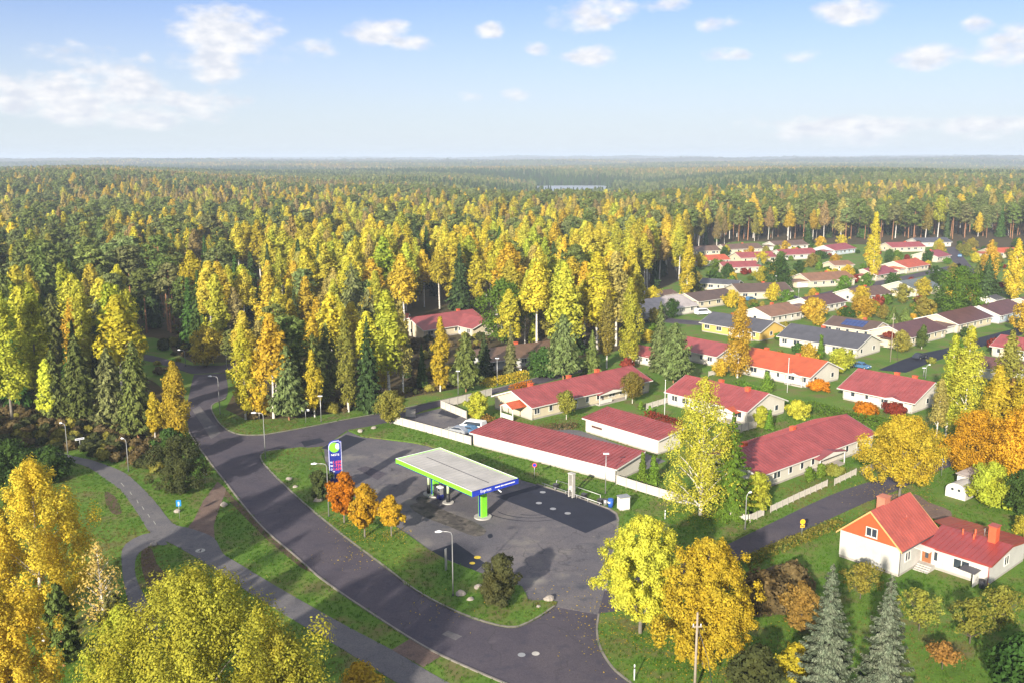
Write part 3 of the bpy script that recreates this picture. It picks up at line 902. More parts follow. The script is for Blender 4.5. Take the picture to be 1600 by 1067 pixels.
def house(cx, cy, deg, L, W, label, roof, wall='white_wall', wh=2.7, pitch=20, ov=.55, chim=((.15, .12),), seams=False, name='detached_house', cat='house',
          front=4, gable=1, porch=None, group=None, solar=False, rnd=None, annex=None):
    a = R_(deg)
    root = empty(name, (cx, cy, 0), a)
    tag(root, label, cat, group)
    rr = random.Random(rnd if rnd is not None else int(cx * 13 + cy * 7))
    rise = W / 2 * math.tan(R_(pitch))
    wall_block(root, L, W, wh, rise, wall)
    ro = gable_roof(root, L, W, wh, rise, ov, 'roof_' + roof if 'roof_' + roof in M else roof, seams)
    for (fx, fy) in chim:
        x = fx * L; y = fy * W
        chimney(root, x, y, wh + rise * (1 - abs(y) / (W / 2)), .75)
    # windows on the long front, the back and both gables, a door on the front
    for s in (-1, 1):
        n = front
        xs = [-L / 2 + L * (i + .5) / n for i in range(n)]
        dx = rr.randrange(n)
        for i, x in enumerate(xs):
            x += rr.uniform(-.4, .4)
            if i == dx:
                d = MB(); d.box(x - .5, x + .5, s * (W / 2), s * (W / 2 + .06), .36, 2.35)
                dd = d.build('door', 'white_paint', root)
                g = MB(); g.box(x - .3, x + .3, s * (W / 2 + .061), s * (W / 2 + .075), 1.2, 2.1)
                g.build('door_glass', 'glass', dd)
                continue
            window(root, x, s * W / 2, 1.65, 0 if s < 0 else math.pi, rr.choice((1.0, 1.5, 1.9)), 1.2)
        for i in range(gable):
            y = -W / 2 + W * (i + .5) / max(1, gable) + rr.uniform(-1, 1)
            window(root, s * L / 2, y, 1.65, R_(90) * s, 1.2, 1.15)
    if porch:
        px_, wd, dp, rm = porch
        pr = MB()
        rz_ = wh + .25
        for s in (-1, 1):
            t = [(px_ + s * (wd / 2 + .2), -W / 2 - dp, wh - .35), (px_, -W / 2 - dp, rz_), (px_, -W / 2 + 2.0, rz_), (px_ + s * (wd / 2 + .2), -W / 2 + 2.0, wh - .35)]
            pr.slab(t if s < 0 else t[::-1], .1)
        pr.build('porch_roof', rm, root)
        g = MB()
        y = -W / 2 - dp + .02
        g.face([(px_ - wd / 2, y, wh - .5), (px_ + wd / 2, y, wh - .5), (px_, y, rz_ - .12)])
        g.box(px_ - wd / 2, px_ + wd / 2, y, y + .08, wh - .6, wh - .5)
        g.build('porch_gable', 'white_paint', root)
        for s in (-1, 1):
            q = MB(); q.box(px_ + s * (wd / 2 - .1) - .07, px_ + s * (wd / 2 - .1) + .07, y, y + .14, 0, wh - .6)
            q.build('porch_post', 'white_paint', root)
        q = MB(); q.box(px_ - wd / 2, px_ + wd / 2, y, -W / 2, 0, .3); q.build('porch_floor', 'plinth', root)
        for k in range(int(wd / .35)):
            q = None
        rl = MB(); rl.box(px_ - wd / 2 + .15, px_ - .35, y + .03, y + .08, .4, 1.15); rl.build('railing', 'white_paint', root)
    if annex:          # lower carport or store at one gable end
        e, la, wa = annex
        x0, x1 = sorted((e * (L / 2 + .02), e * (L / 2 + la)))
        ya, yb = -W / 2 + .9, -W / 2 + .9 + wa
        q = MB(); q.box(x0, x1, ya, yb, .2, 2.2); q.build('annex_wall', wall, root)
        q = MB(); q.slab([(x0 - .3, ya - .5, 2.42), (x1 + .4, ya - .5, 2.42), (x1 + .4, yb + .4, 2.85), (x0 - .3, yb + .4, 2.85)], .12); q.build('annex_roof', 'roof_' + roof, root)
        q = MB(); q.box(x0 + .6, x1 - .6, ya - .05, ya - .001, .2, 2.0); q.build('garage_door', 'white_paint', root)
        q = MB(); q.box(x0 - .3, x1 + .4, ya - .56, ya - .505, 2.2, 2.42); q.build('annex_fascia', 'white_paint', root)
    for s in (-1, 1):
        q = MB(); q.tube([(s * (L / 2 - .15), -W / 2 - .06, .1), (s * (L / 2 - .15), -W / 2 - .06, wh)], [.05, .05], 6); q.build('downpipe', 'metal', root)
    if solar:
        tn = rise / (W / 2)
        for i in range(6):
            for j in range(2):
                x = -2.8 + i * 1.12; y0 = -W / 2 + .9 + j * 1.75
                z0 = wh + (y0 + W / 2) * tn + .2
                pb = MB(); pb.slab([(x, y0, z0), (x + 1.04, y0, z0), (x + 1.04, y0 + 1.6, z0 + 1.6 * tn), (x, y0 + 1.6, z0 + 1.6 * tn)], .05)
                pb.build('solar_panel', 'solar', root)
    hx, hy = L / 2 + 1.2, W / 2 + 1.2
    pl = [(cx + rot2(a, x, y)[0], cy + rot2(a, x, y)[1]) for x, y in ((-hx, -hy), (hx, -hy), (hx, hy), (-hx, hy))]
    HOUSE_PLANS.append(pl); NO_TREES.append(pl); NO_GRASS.append(pl)
    return root


V40, U50 = 40.0, -50.0
house(46.5, 149.1, V40, 33.6, 11.2, 'long white terraced house with crimson roof beside the residential road', 'crimson', 'white_wall', 2.75, 20, .5,
      ((-.34, .08), (.07, .1)), True, 'terraced_house', 'house', 10, 2, (1.5, 7.5, 1.6, 'roof_crimson'))
rowE = house(13.1, 188.8, V40, 33.8, 11.4, 'long cream terraced house with crimson roof along the side street', 'crimson', 'cream_wall', 2.75, 20, .5,
             ((-.33, .12), (-.02, .1), (.2, .02)), True, 'terraced_house', 'house', 10, 1, (4.5, 8.0, 1.2, 'roof_crimson'))
house(43.0, 181.7, U50, 19.5, 12.4, 'white house with crimson and orange roof behind the weeping birch', 'crimson', 'white_wall', 2.75, 21, .5, ((-.1, .1), (.3, -.05)), True, front=6, gable=2, porch=(6.5, 4.0, 2.0, 'roof_orange_red'))
house(63.8, 209.6, U50, 19.0, 12.0, 'white house with bright orange red roof and a tall flagpole in front', 'orange_red', 'white_wall', 2.8, 22, .7, ((.1, .1), (-.35, .1)), False, front=6, gable=2, porch=(6.0, 4.5, .8, 'roof_orange_red'))
house(79.6, 187.6, U50, 15.0, 14.0, 'white house with broad crimson roof and open terrace near the maples', 'crimson', 'white_wall', 2.7, 21, .9, ((.0, .05), (.25, .06)), True, front=4, gable=1, porch=(3.8, 5.0, 1.0, 'roof_crimson'))
house(66.0, 262.0, U50, 20.0, 11.0, 'yellow house with slate grey roof behind the orange birch', 'slate', 'yellow_wall', 2.8, 22, .6, ((-.2, .1),), front=5, gable=1, porch=(6, 5, 1.5, 'roof_slate'))
house(83.9, 240.8, -48, 22.0, 12.5, 'long white house with slate grey roof beside a pointed thuja', 'slate', 'white_wall', 2.8, 21, .6, ((-.1, .05),), front=6, gable=2)
FAR = [  # ridge pixels (left x, y, right x, y), angle, length, width, roof, wall, wall height, label, options
    (1099, 385, 18, 14, 10, 'brown', 'cream_wall', 'small brown roofed house at the far corner of the estate by the forest'),
    (1155, 381.5, 20, 22, 11, 'brown', 'cream_wall', 'cream house with long brown roof at the forest edge'),
    (1228, 376.5, 22, 21, 11, 'brown', 'white_wall', 'white house with grey brown roof against the pine trunks'),
    (1108, 399, 20, 16, 10, 'orange_red', 'white_wall', 'white house with orange red roof at the far end of the estate'),
    (1177, 394.3, 16, 19, 11, 'crimson', 'cream_wall', 'cream house with long crimson roof in the far row'),
    (1152, 409, 14, 17, 10, 'crimson', 'cream_wall', 'cream house with low crimson roof behind the round olive bush'),
    (1241, 389.5, 22, 21, 11, 'crimson', 'white_wall', 'white house with crimson roof between two green spruces'),
    (1304, 382, 40, 20, 12, 'crimson', 'blue_wall', 'pale blue gabled house with crimson roof in the far row'),
    (1310, 408, 20, 10, 8, 'tan', 'cream_wall', 'small cream outbuilding with tan roof in the far gardens'),
    (1286, 426, 20, 21, 12, 'tan', 'cream_wall', 'cream house with wide tan roof in the middle of the estate'),
    (1127, 437, -30, 14, 7, 'slate', 'cream_wall', 'narrow cream garage with dark slate roof behind the brown roofs'),
    (1185, 443, 12, 20, 12, 'dark_brown', 'cream_wall', 'cream house with dark brown roof next to the parked cars'),
    (1102, 455, 38, 20, 11, 'dark_brown', 'cream_wall', 'cream gabled house with dark brown roof by the white van'),
    (1276, 462, 39, 17, 11, 'maroon', 'white_wall', 'white gabled house with maroon roof behind the yellow garden tree'),
    (1205, 477, 39, 16, 11, 'tan', 'white_wall', 'white house with warm tan roof behind the slate roofed yellow house'),
    (1410, 379, 14, 20, 11, 'crimson', 'cream_wall', 'cream house with crimson roof at the far tree line'),
    (1452, 372, 10, 20, 11, 'slate', 'white_wall', 'house with black roof at the forest edge'),
    (1456, 392, 40, 13, 12, 'crimson', 'cream_wall', 'cream gabled house with crimson roof by the far street'),
    (1414, 406.5, 40, 19, 12, 'orange_red', 'cream_wall', 'cream gabled house with orange red roof in the middle distance'),
    (1366, 418, 42, 18, 11, 'crimson', 'cream_wall', 'pair of low crimson roofs on a white house behind the round tree'),
    (1424, 437, 38, 17, 13, 'grey_green', 'cream_wall', 'cream house with grey green roof next to the big green tree'),
    (1350, 449, 30, 16, 11, 'brown', 'white_wall', 'white house with brown roof behind the yellow green bushes'),
    (1492, 485, 39, 21, 12, 'maroon', 'cream_wall', 'cream gabled house with big maroon roof beside the garden street'),
    (1418, 503, 40, 20, 12, 'maroon', 'cream_wall', 'cream house with maroon roof beside the slate roofed house'),
    (1340, 499, -48, 14, 10, 'dark_brown', 'cream_wall', 'house with blue solar panels on its dark roof'),
    (1553, 473, 40, 20, 12, 'maroon', 'blue_wall', 'pale blue house with maroon roof at the edge of the estate'),
    (1612, 462, 40, 18, 12, 'brown', 'cream_wall', 'cream gable house cut off by the picture edge'),
    (1612, 530, -50, 14, 11, 'crimson', 'cream_wall', 'yellowish house with crimson roof beyond the garden street'),
    (1560, 560, -50, 12, 9, 'maroon', 'white_wall', 'white carport with plum red roof behind the yellow birches'),
    (1104, 532, U50, 15, 11, 'crimson', 'white_wall', 'white house with plum red roof and red chimney behind the grey pine'),
    (1018, 540, U50, 8, 8, 'crimson', 'white_wall', 'small white outbuilding with red roof half hidden by the birch'),
    (1024, 466, 38, 24, 14, 'pale_grey', 'white_wall', 'white house with pale grey roof at the wood edge'),
    (1036, 452, 38, 8, 6, 'brown', 'cream_wall', 'little cream shed with brown roof in front of the trunks'),
    (1564, 388, 10, 16, 10, 'orange_red', 'cream_wall', 'far house with rust orange roof between yellow birches'),
    (1550, 460, 40, 6, 5, 'slate', 'white_wall', 'tiny white shed with dark roof beside the big house'),
]
for (px, py, deg, L, W, roof, wall, lab) in FAR:
    if L > 12:
        L *= 1.0; W *= 1.03
    zr = 2.7 + W / 2 * math.tan(R_(19))
    g = G(px, py, zr)
    house(g.x, g.y, deg, L, W, lab, roof, wall, 2.7 if L > 9 else 2.2, 19, .5, ((.12, .1),) if L > 12 and int(px) % 5 < 2 else (), False, name='detached_house' if L > 10 else 'garden_shed',
          cat='house' if L > 10 else 'shed', front=5 if L > 12 else 2, gable=1 if L > 8 else 0, group='houses of the estate', solar='solar' in lab,
          annex=((1 if int(px) % 2 else -1), 4.0 + int(px) % 3, 5.0) if L > 15 and int(px) % 3 else None)
# houses inside the woods
g = G(690, 492, 5.0)
house(g.x, g.y, 41, 22, 13, 'house with long crimson roof hidden in the birch wood', 'crimson', 'cream_wall', 2.8, 21, .6, ((.3, .05),), front=5)
g = G(742, 495, 4.6)
house(g.x, g.y, U50, 12, 11, 'crimson roofed wing joined to the wood house', 'crimson', 'cream_wall', 2.7, 20, .6, (), front=3, cat='house')
g = G(622, 492, 2.6)
house(g.x, g.y, 0, 6, 5, 'small white hut with red roof in the birch wood', 'orange_red', 'white_wall', 2.0, 18, .4, (), name='garden_hut', cat='hut', front=2, gable=0)
g = G(800, 540, 4.2)
house(g.x, g.y, 30, 22, 12, 'low grey house with brown roof behind garden conifers', 'brown', 'grey_wall', 2.6, 15, .8, ((.08, .1),), front=5)
g = G(310, 447, 3.2)
house(g.x, g.y, 5, 22, 10, 'dark red wooden building with pale flat roof among the trees', 'pale_grey', 'falun_wall', 3.0, 6, .4, ((-.3, .1),), name='wood_building', cat='building', front=5)
g = G(381, 442, 5.5)
house(g.x, g.y, 80, 14, 10, 'white gabled house with red roof deep in the yellow wood', 'orange_red', 'white_wall', 3.0, 30, .6, (), front=3, gable=2)
for (px, py, lab) in ((1490, 283, 'tiny white house of a far village, beside the orange roof'), (1500, 282, 'tiny far village house with dark roof'), (1534, 282, 'tiny far village house with orange roof'),
                      (1548, 281, 'tiny far village house with red roof at the end of the row'), (1478, 285, 'tiny far village house lowest in the row')):
    d = 1500.0
    x = (px - 800) / FOC * d
    zt = 50 - (py - 244) / FOC * d
    ro = house(x, d, 10, 20, 12, lab, 'orange_red' if 'orange' in lab or 'red' in lab else 'slate', 'white_wall', 5.0, 28, .5, (), front=3, group='far village')
    ro.location.z = zt - 6


# ------------------------------------------------------------------ two lean-to garages
def mono_block(cx, cy, deg, L, W, zf, zb, label, roofm, wallm):
    a = R_(deg)
    root = tag(empty('garage_building', (cx, cy, 0), a), label, 'garage')
    mb = MB()
    hx, hy = L / 2 - .5, W / 2 - .5
    sl = (zb - zf) / W
    f0, b0 = zf + .5 * sl, zb - .5 * sl
    p = [(-hx, -hy, .3), (hx, -hy, .3), (hx, hy, .3), (-hx, hy, .3), (-hx, -hy, f0 - .12), (hx, -hy, f0 - .12), (hx, hy, b0 - .12), (-hx, hy, b0 - .12)]
    mb.add(p, [(3, 2, 1, 0), (4, 5, 6, 7), (0, 1, 5, 4), (1, 2, 6, 5), (2, 3, 7, 6), (3, 0, 4, 7)])
    mb.build('wall', wallm, root)
    q = MB(); q.box(-hx + .04, hx - .04, -hy + .04, hy - .04, -.1, .3); q.build('plinth', 'plinth', root)
    r = MB(); r.slab([(-L / 2, -W / 2, zf), (L / 2, -W / 2, zf), (L / 2, W / 2, zb), (-L / 2, W / 2, zb)], .11)
    ro = r.build('roof', roofm, root)
    s = MB()
    n = int(L / .75)
    for i in range(n + 1):
        x = -L / 2 + .04 + (L - .08) * i / n
        s.slab([(x - .055, -W / 2, zf + .09), (x + .055, -W / 2, zf + .09), (x + .055, W / 2, zb + .09), (x - .055, W / 2, zb + .09)], .095)
    tag(s.build('roof_seam', roofm, ro), kind='stuff')
    fb = MB()
    fb.box(-L / 2, L / 2, -W / 2 - .06, -W / 2 - .005, zf - .24, zf - .02)
    for e in (-1, 1):
        x0, x1 = sorted((e * (L / 2 + .005), e * (L / 2 + .055)))
        fb.add([(x0, -W / 2, zf - .24), (x1, -W / 2, zf - .24), (x1, W / 2, zb - .24), (x0, W / 2, zb - .24), (x0, -W / 2, zf - .02), (x1, -W / 2, zf - .02), (x1, W / 2, zb - .02), (x0, W / 2, zb - .02)],
               [(3, 2, 1, 0), (4, 5, 6, 7), (0, 1, 5, 4), (1, 2, 6, 5), (2, 3, 7, 6), (3, 0, 4, 7)])
    fb.build('fascia', 'white_paint', root)
    for i in range(5):
        x = -hx + .8 + i * (2 * hx - 1.6) / 4
        bt = MB(); bt.box(x - .06, x + .06, -hy - .03, -hy, .3, f0 - .13); bt.build('wall_batten', 'white_paint', root)
    k = int(L / 3.2)
    for i in range(k):
        x = -hx + (i + .5) * 2 * hx / k
        d = MB(); d.box(x - 1.15, x + 1.15, hy, hy + .05, .1, 2.15); d.build('garage_door', 'white_paint', root)
    pl = [(cx + rot2(a, x, y)[0], cy + rot2(a, x, y)[1]) for x, y in ((-hx, -hy), (hx, -hy), (hx, hy), (-hx, hy))]
    HOUSE_PLANS.append(pl); NO_TREES.append(pl); NO_GRASS.append(pl)
    return root


mono_block(7.0, 150.8, -40, 31.0, 8.4, 2.45, 3.3, 'long white garage with ribbed crimson lean-to roof behind the fuel station', 'roof_crimson', 'white_wall')
b2 = mono_block(21.5, 160.8, U50, 18.6, 6.8, 2.75, 3.7, 'shorter white garage with crimson lean-to roof between the two terraces', 'roof_crimson', 'white_wall')
mb = MB(); mb.box(-7.2, -4.6, -2.98, -2.9, 1.35, 1.7); mb.build('slot_window', 'roof_maroon', b2)

# porch with orange roof at the end of the cream terrace
pr = MB()
pr.slab([(-20.6, -4.2, 2.6), (-16.9, -4.2, 2.6), (-16.9, -2.2, 3.5), (-20.6, -2.2, 3.5)], .1)
pr.slab([(-20.6, -2.2, 3.5), (-16.9, -2.2, 3.5), (-16.9, -.2, 2.6), (-20.6, -.2, 2.6)], .1)
pr.build('porch_roof', 'roof_orange_red', rowE)
for y in (-4.0, -.4):
    q = MB(); q.box(-20.4, -20.25, y - .08, y + .08, 0, 2.55); q.build('porch_post', 'white_paint', rowE)
q = MB(); q.box(-20.4, -20.3, -3.9, -.5, .3, 1.15); q.build('railing', 'white_paint', rowE)
q = MB(); q.face([(-20.55, -4.0, 2.62), (-20.55, -.4, 2.62), (-20.55, -2.2, 3.42)][::-1]); q.build('porch_gable', 'white_paint', rowE)


# ------------------------------------------------------------------ the near house: steep gabled block with a low wing
def near_house():
    a = R_(40.8)
    root = tag(empty('red_roof_house', (44.17, 107.75, 0), a), 'near white house with red gable, worn red metal roof and low glossy wing', 'house')
    L, W, wh, rise = 9.3, 7.9, 3.65, 3.65
    hw = W / 2
    q = MB(); q.box(.04, L - .04, -hw + .04, hw - .04, -.1, .35); q.build('plinth', 'plinth', root)
    mb = MB(); mb.box(0, L, -hw, hw, .35, wh); mb.build('wall', 'fibre_panel', root)
    n = 7
    for i in range(n):       # big fibre cement sheets of the gable wall, one by one
        y0 = -hw + .02 + (W - .04) * i / n; y1 = -hw + .02 + (W - .04) * (i + 1) / n
        s = MB(); s.box(-.025, -.001, y0 + .012, y1 - .012, .37, wh - .03); s.build('wall_panel', 'fibre_panel', root)
    for i in range(5):
        x0 = .02 + (5.0) * i / 5
        s = MB(); s.box(x0 + .012, x0 + 1.0 - .012, -hw - .025, -hw - .001, .37, wh - .03); s.build('wall_panel', 'fibre_panel', root)
    for x, nm in ((-.03, 0), (L + .03, 1)):
        g = MB()
        pts = [(x, -hw, wh), (x, hw, wh), (x, 0, wh + rise)]
        g.add(pts + [(x + .06, p[1], p[2]) for p in pts], [(2, 1, 0), (3, 4, 5), (0, 1, 4, 3), (1, 2, 5, 4), (2, 0, 3, 5)])
        g.build('gable_wall', 'red_wall', root)
    ov = .35
    tn = rise / hw
    ye, ze, zr = hw + ov, wh - ov * tn + .12, wh + rise + .12
    r = MB()
    r.slab([(-ov, -ye, ze), (L + ov, -ye, ze), (L + ov, 0, zr), (-ov, 0, zr)], .12)
    r.slab([(-ov, 0, zr), (L + ov, 0, zr), (L + ov, ye, ze), (-ov, ye, ze)], .12)
    ro = r.build('roof', 'roof_metal', root)
    s = MB()
    for i in range(1, 17):
        x = -ov + (L + 2 * ov) * i / 17
        for k in (-1, 1):
            t = [(x - .025, k * ye, ze + .04), (x + .025, k * ye, ze + .04), (x + .025, 0, zr + .04), (x - .025, 0, zr + .04)]
            s.slab(t if k < 0 else t[::-1], .045)
    tag(s.build('roof_seam', 'roof_metal', ro), kind='stuff')
    bg = MB()
    for k in (-1, 1):
        for x in (-ov - .06, L + ov + .005):
            a_ = [(x, k * (ye + .03), ze), (x, 0, zr), (x, 0, zr - .24), (x, k * (ye + .03), ze - .24)]
            b_ = [(x + .055, p[1], p[2]) for p in a_]
            bg.add(a_ + b_, [(0, 1, 2, 3), (7, 6, 5, 4), (0, 4, 5, 1), (1, 5, 6, 2), (2, 6, 7, 3), (3, 7, 4, 0)])
    bg.build('barge_board', 'sign_yellow' if False else M['tan_trim'], root)
    window(root, -.03, -.2, wh + .95, R_(-90), 1.5, 1.2)
    window(root, 1.9, -hw - .025, 2.2, 0, 1.4, 1.2)
    dp = MB(); dp.tube([(-.06, -hw - .06, .2), (-.06, -hw - .06, wh - .2)], [.05, .05], 8); dp.build('downpipe', 'dark_steel', root)
    gt = MB()
    for k in (-1, 1):
        gt.tube([(-ov, k * (ye + .06), ze - .1), (L + ov, k * (ye + .06), ze - .1)], [.065, .065], 8)
    gt.build('gutter', 'dark_steel', root)
    ch = MB(); ch.box(2.9, 4.3, -.1, .95, wh + rise - 1.2, wh + rise + .85); c = ch.build('chimney', M['brick_red'], root)
    cc = MB(); cc.box(2.82, 4.38, -.18, 1.03, wh + rise + .85, wh + rise + .97); cc.build('chimney_cap', M['brick_red'], c)
    vp = MB(); vp.tube([(5.0, -2.0, wh + rise * .49), (5.0, -2.0, wh + rise * .49 + .75)], [.08, .08], 8); vp.build('vent_pipe', 'roof_metal', root)
    # low wing: ridge runs away from the block's side wall (local -y), gable end on its far end
    x0, x1 = 5.0 + .45, 5.0 + 11.2
    y0, y1 = -hw, -hw - 8.1
    wz, rz = 2.95, 3.75
    xm = (x0 + x1) / 2
    q = MB(); q.box(x0 + .04, x1 - .04, y1 + .04, y0 - .0, -.1, .35); q.build('plinth', 'plinth', root)
    mb = MB(); mb.box(x0, x1, y1, y0 - .02, .35, wz)
    mb.face([(x0, y1, wz), (x1, y1, wz), (xm, y1, rz)])
    mb.build('wall', 'fibre_panel', root)
    for i in range(6):
        t0 = y0 - .1 - 8.0 * i / 6
        s = MB(); s.box(x0 - .025, x0 - .001, t0 - 8.0 / 6 + .012, t0 - .012, .37, wz - .1); s.build('wall_panel', 'fibre_panel', root)
    o = .5
    tn2 = (rz - wz) / ((x1 - x0) / 2)
    r = MB()
    ze2 = wz - o * tn2 + .1
    r.slab([(x0 - o, y0 + .0, ze2), (x0 - o, y1 - o, ze2), (xm, y1 - o, rz + .1), (xm, y0 + .0, rz + .1)], .14)
    r.slab([(xm, y0 + .0, rz + .1), (xm, y1 - o, rz + .1), (x1 + o, y1 - o, ze2), (x1 + o, y0 + 1.5, ze2), (xm + 1, y0 + 1.5, rz + .1 - tn2)], .14)
    rw = r.build('wing_roof', 'roof_gloss', root)
    s = MB()
    for i in range(1, 13):
        y = y0 + (y1 - o - y0) * i / 13
        s.slab([(x0 - o, y + .025, ze2 + .04), (x0 - o, y - .025, ze2 + .04), (xm, y - .025, rz + .14), (xm, y + .025, rz + .14)], .045)
        s.slab([(xm, y + .025, rz + .14), (xm, y - .025, rz + .14), (x1 + o, y - .025, ze2 + .04), (x1 + o, y + .025, ze2 + .04)], .045)
    tag(s.build('roof_seam', 'roof_gloss', rw), kind='stuff')
    f = MB(); f.box(x0 - o - .05, x0 - o - .005, y1 - o, y0, ze2 - .26, ze2 - .01)
    for (xa, za, xb, zb) in ((x0 - o, ze2, xm, rz + .1), (xm, rz + .1, x1 + o, ze2)):
        y = y1 - o - .05
        a_ = [(xa, y, za), (xb, y, zb), (xb, y, zb - .25), (xa, y, za - .25)]
        b_ = [(p[0], y + .045, p[2]) for p in a_]
        f.add(a_ + b_, [(0, 1, 2, 3), (7, 6, 5, 4), (0, 4, 5, 1), (1, 5, 6, 2), (2, 6, 7, 3), (3, 7, 4, 0)])
    f.build('wing_fascia', 'roof_gloss', root)
    ch = MB(); ch.box(xm - .9, xm + .2, y1 + 1.2, y1 + 2.1, rz - .2, rz + 2.0); c = ch.build('chimney', 'chimney', root)
    cc = MB(); cc.box(xm - 1.02, xm + .32, y1 + 1.08, y1 + 2.22, rz + 2.0, rz + 2.12); cc.build('chimney_cap', 'roof_metal', c)
    for (x, y, h) in ((xm - .9, y0 - 3.0, .7), (xm - .4, y0 - 4.3, .9), (xm - 1.3, y0 - 4.5, .55)):
        vp = MB(); vp.tube([(x, y, rz - .3), (x, y, rz + h)], [.11, .11], 10); vp.build('vent_pipe', 'chimney', root)
    an = MB(); an.tube([(xm + .6, y0 - 5.0, rz - .2), (xm + .6, y0 - 5.0, rz + 1.0)], [.03, .03], 6)
    an.tube([(xm + .2, y0 - 5.0, rz + .9), (xm + 1.1, y0 - 5.0, rz + .9)], [.02, .02], 6); an.build('aerial', 'metal', root)
    # entrance in the corner: door, steps, little canopy
    d = MB(); d.box(x0 - .06, x0 - .001, y0 - 1.35, y0 - .2, .6, 2.6); dd = d.build('door', 'wood_brown', root)
    g = MB(); g.box(x0 - .08, x0 - .061, y0 - 1.0, y0 - .6, 1.2, 2.3); g.build('door_glass', 'glass', dd)
    cp = MB(); cp.slab([(x0 - 1.9, y0 - 1.9, 2.75), (x0 - .02, y0 - 1.9, 2.85), (x0 - .02, y0 - .02, 2.95), (x0 - 1.9, y0 - .02, 2.85)], .06); cp.build('door_canopy', 'white_paint', root)
    for i in range(4):
        st = MB(); st.box(x0 - 1.0 - .35 * i, x0 - .65 - .35 * i if i else x0 - .07, y0 - 1.9, y0 - .1, -.1, .58 - .15 * i); st.build('step', 'concrete', root)
    window(root, x0 - .025, y0 - 1.9, 1.75, R_(-90), .6, 1.3)
    window(root, x0 - .025, y0 - 5.0, 1.7, R_(-90), 2.0, 1.3)
    window(root, x0 + 5.2, y1, 1.8, 0, 1.4, 1.2)
    dp = MB(); dp.tube([(x0 - .08, y1 - .08, .1), (x0 - .08, y1 - .08, wz)], [.05, .05], 8); dp.build('downpipe', 'roof_gloss', root)
    a2 = a
    for ps in (((-1, -hw - .6), (L + 1, -hw - .6), (L + 1, hw + 1), (-1, hw + 1)), ((x0 - 1, y1 - 1), (x1 + 1, y1 - 1), (x1 + 1, y0), (x0 - 1, y0))):
        pl = [(44.17 + rot2(a2, x, y)[0], 107.75 + rot2(a2, x, y)[1]) for x, y in ps]
        HOUSE_PLANS.append(pl); NO_TREES.append(pl); NO_GRASS.append(pl)
    return root


M['tan_trim'] = simple('ochre_trim', (.55, .32, .12), .7, .1, 1)
M['brick_red'] = simple('faded_red_brick', (.45, .16, .10), .85, .15, 1.2, .3, 8)
near_house()
# white board wall and barrel at the wing's corner
g = G(1519, 918)
ws = tag(empty('bin_shelter', (g.x, g.y, 0), R_(41)), 'small white board bin shelter with dark roof at the house corner', 'shelter')
q = MB(); q.box(0, 2.3, -.05, .05, .1, 1.75); q.build('board_wall', 'white_paint', ws)
q = MB(); q.box(2.2, 2.3, .05, 1.6, .1, 1.75); q.build('side_wall', 'white_paint', ws)
q = MB(); q.slab([(-.2, -.2, 1.85), (2.5, -.2, 1.85), (2.5, 1.7, 1.95), (-.2, 1.7, 1.95)], .07); q.build('roof', 'roof_slate', ws)
g = G(1534, 918)
q = MB(); q.cyl((0, 0, 0), .32, .95, 16)
br = q.build('rain_barrel', 'dark_steel', label='dark rain barrel beside the bin shelter', cat='barrel'); br.location = (g.x, g.y, .02)
q = MB(); q.tube([(0, 0, .95), (0, 0, 1.0)], [.35, .35], 16); q.build('lid', 'black', br)

# shed and greenhouse in the near garden
g = G(1492, 778)
gh = tag(empty('garden_shed', (g.x, g.y, 0), R_(38)), 'white garden greenhouse with barrel roof and flat roofed shed behind', 'shed')
pts = [(-1.5, 0), (-1.5, 1.25)] + [(-1.5 * math.cos(t), 1.25 + 1.05 * math.sin(t)) for t in np.linspace(.3, math.pi - .3, 9)] + [(1.5, 1.25), (1.5, 0)]
q = MB()
n = len(pts)
for i in range(n - 1):
    q.face([(0, pts[i][0], pts[i][1]), (3.6, pts[i][0], pts[i][1]), (3.6, pts[i + 1][0], pts[i + 1][1]), (0, pts[i + 1][0], pts[i + 1][1])], True)
q.build('barrel_vault', M['canopy_deck'], gh)
q = MB(); q.face([(0, p[0], p[1]) for p in pts]); q.face([(3.6, p[0], p[1]) for p in pts][::-1]); ew = q.build('end_wall', 'white_paint', gh)
for y in (-.5, .5):
    q = MB(); q.disc((0, 0, 0), .22, 14, 'y'); o = q.build('round_pane', 'glass', ew); o.location = (-.012, y, 1.35); o.rotation_euler = (0, 0, R_(-90))
q = MB(); q.box(3.7, 8.6, -1.7, 1.7, 0, 2.3); q.build('wall', 'white_paint', gh)
q = MB(); q.slab([(3.5, -1.9, 2.4), (8.8, -1.9, 2.4), (8.8, 1.9, 2.7), (3.5, 1.9, 2.7)], .1); q.build('roof', M['roof_pale_grey'], gh)
q = MB(); q.slab([(4.2, -1.2, 2.53), (6.4, -1.2, 2.53), (6.4, -.1, 2.61), (4.2, -.1, 2.61)], .05); q.build('roof_sheet', 'roof_maroon', gh)
HOUSE_PLANS.append([(g.x - 3, g.y - 3), (g.x + 9, g.y - 2), (g.x + 8, g.y + 8), (g.x - 2, g.y + 4)]); NO_TREES.append(HOUSE_PLANS[-1]); NO_GRASS.append(HOUSE_PLANS[-1])


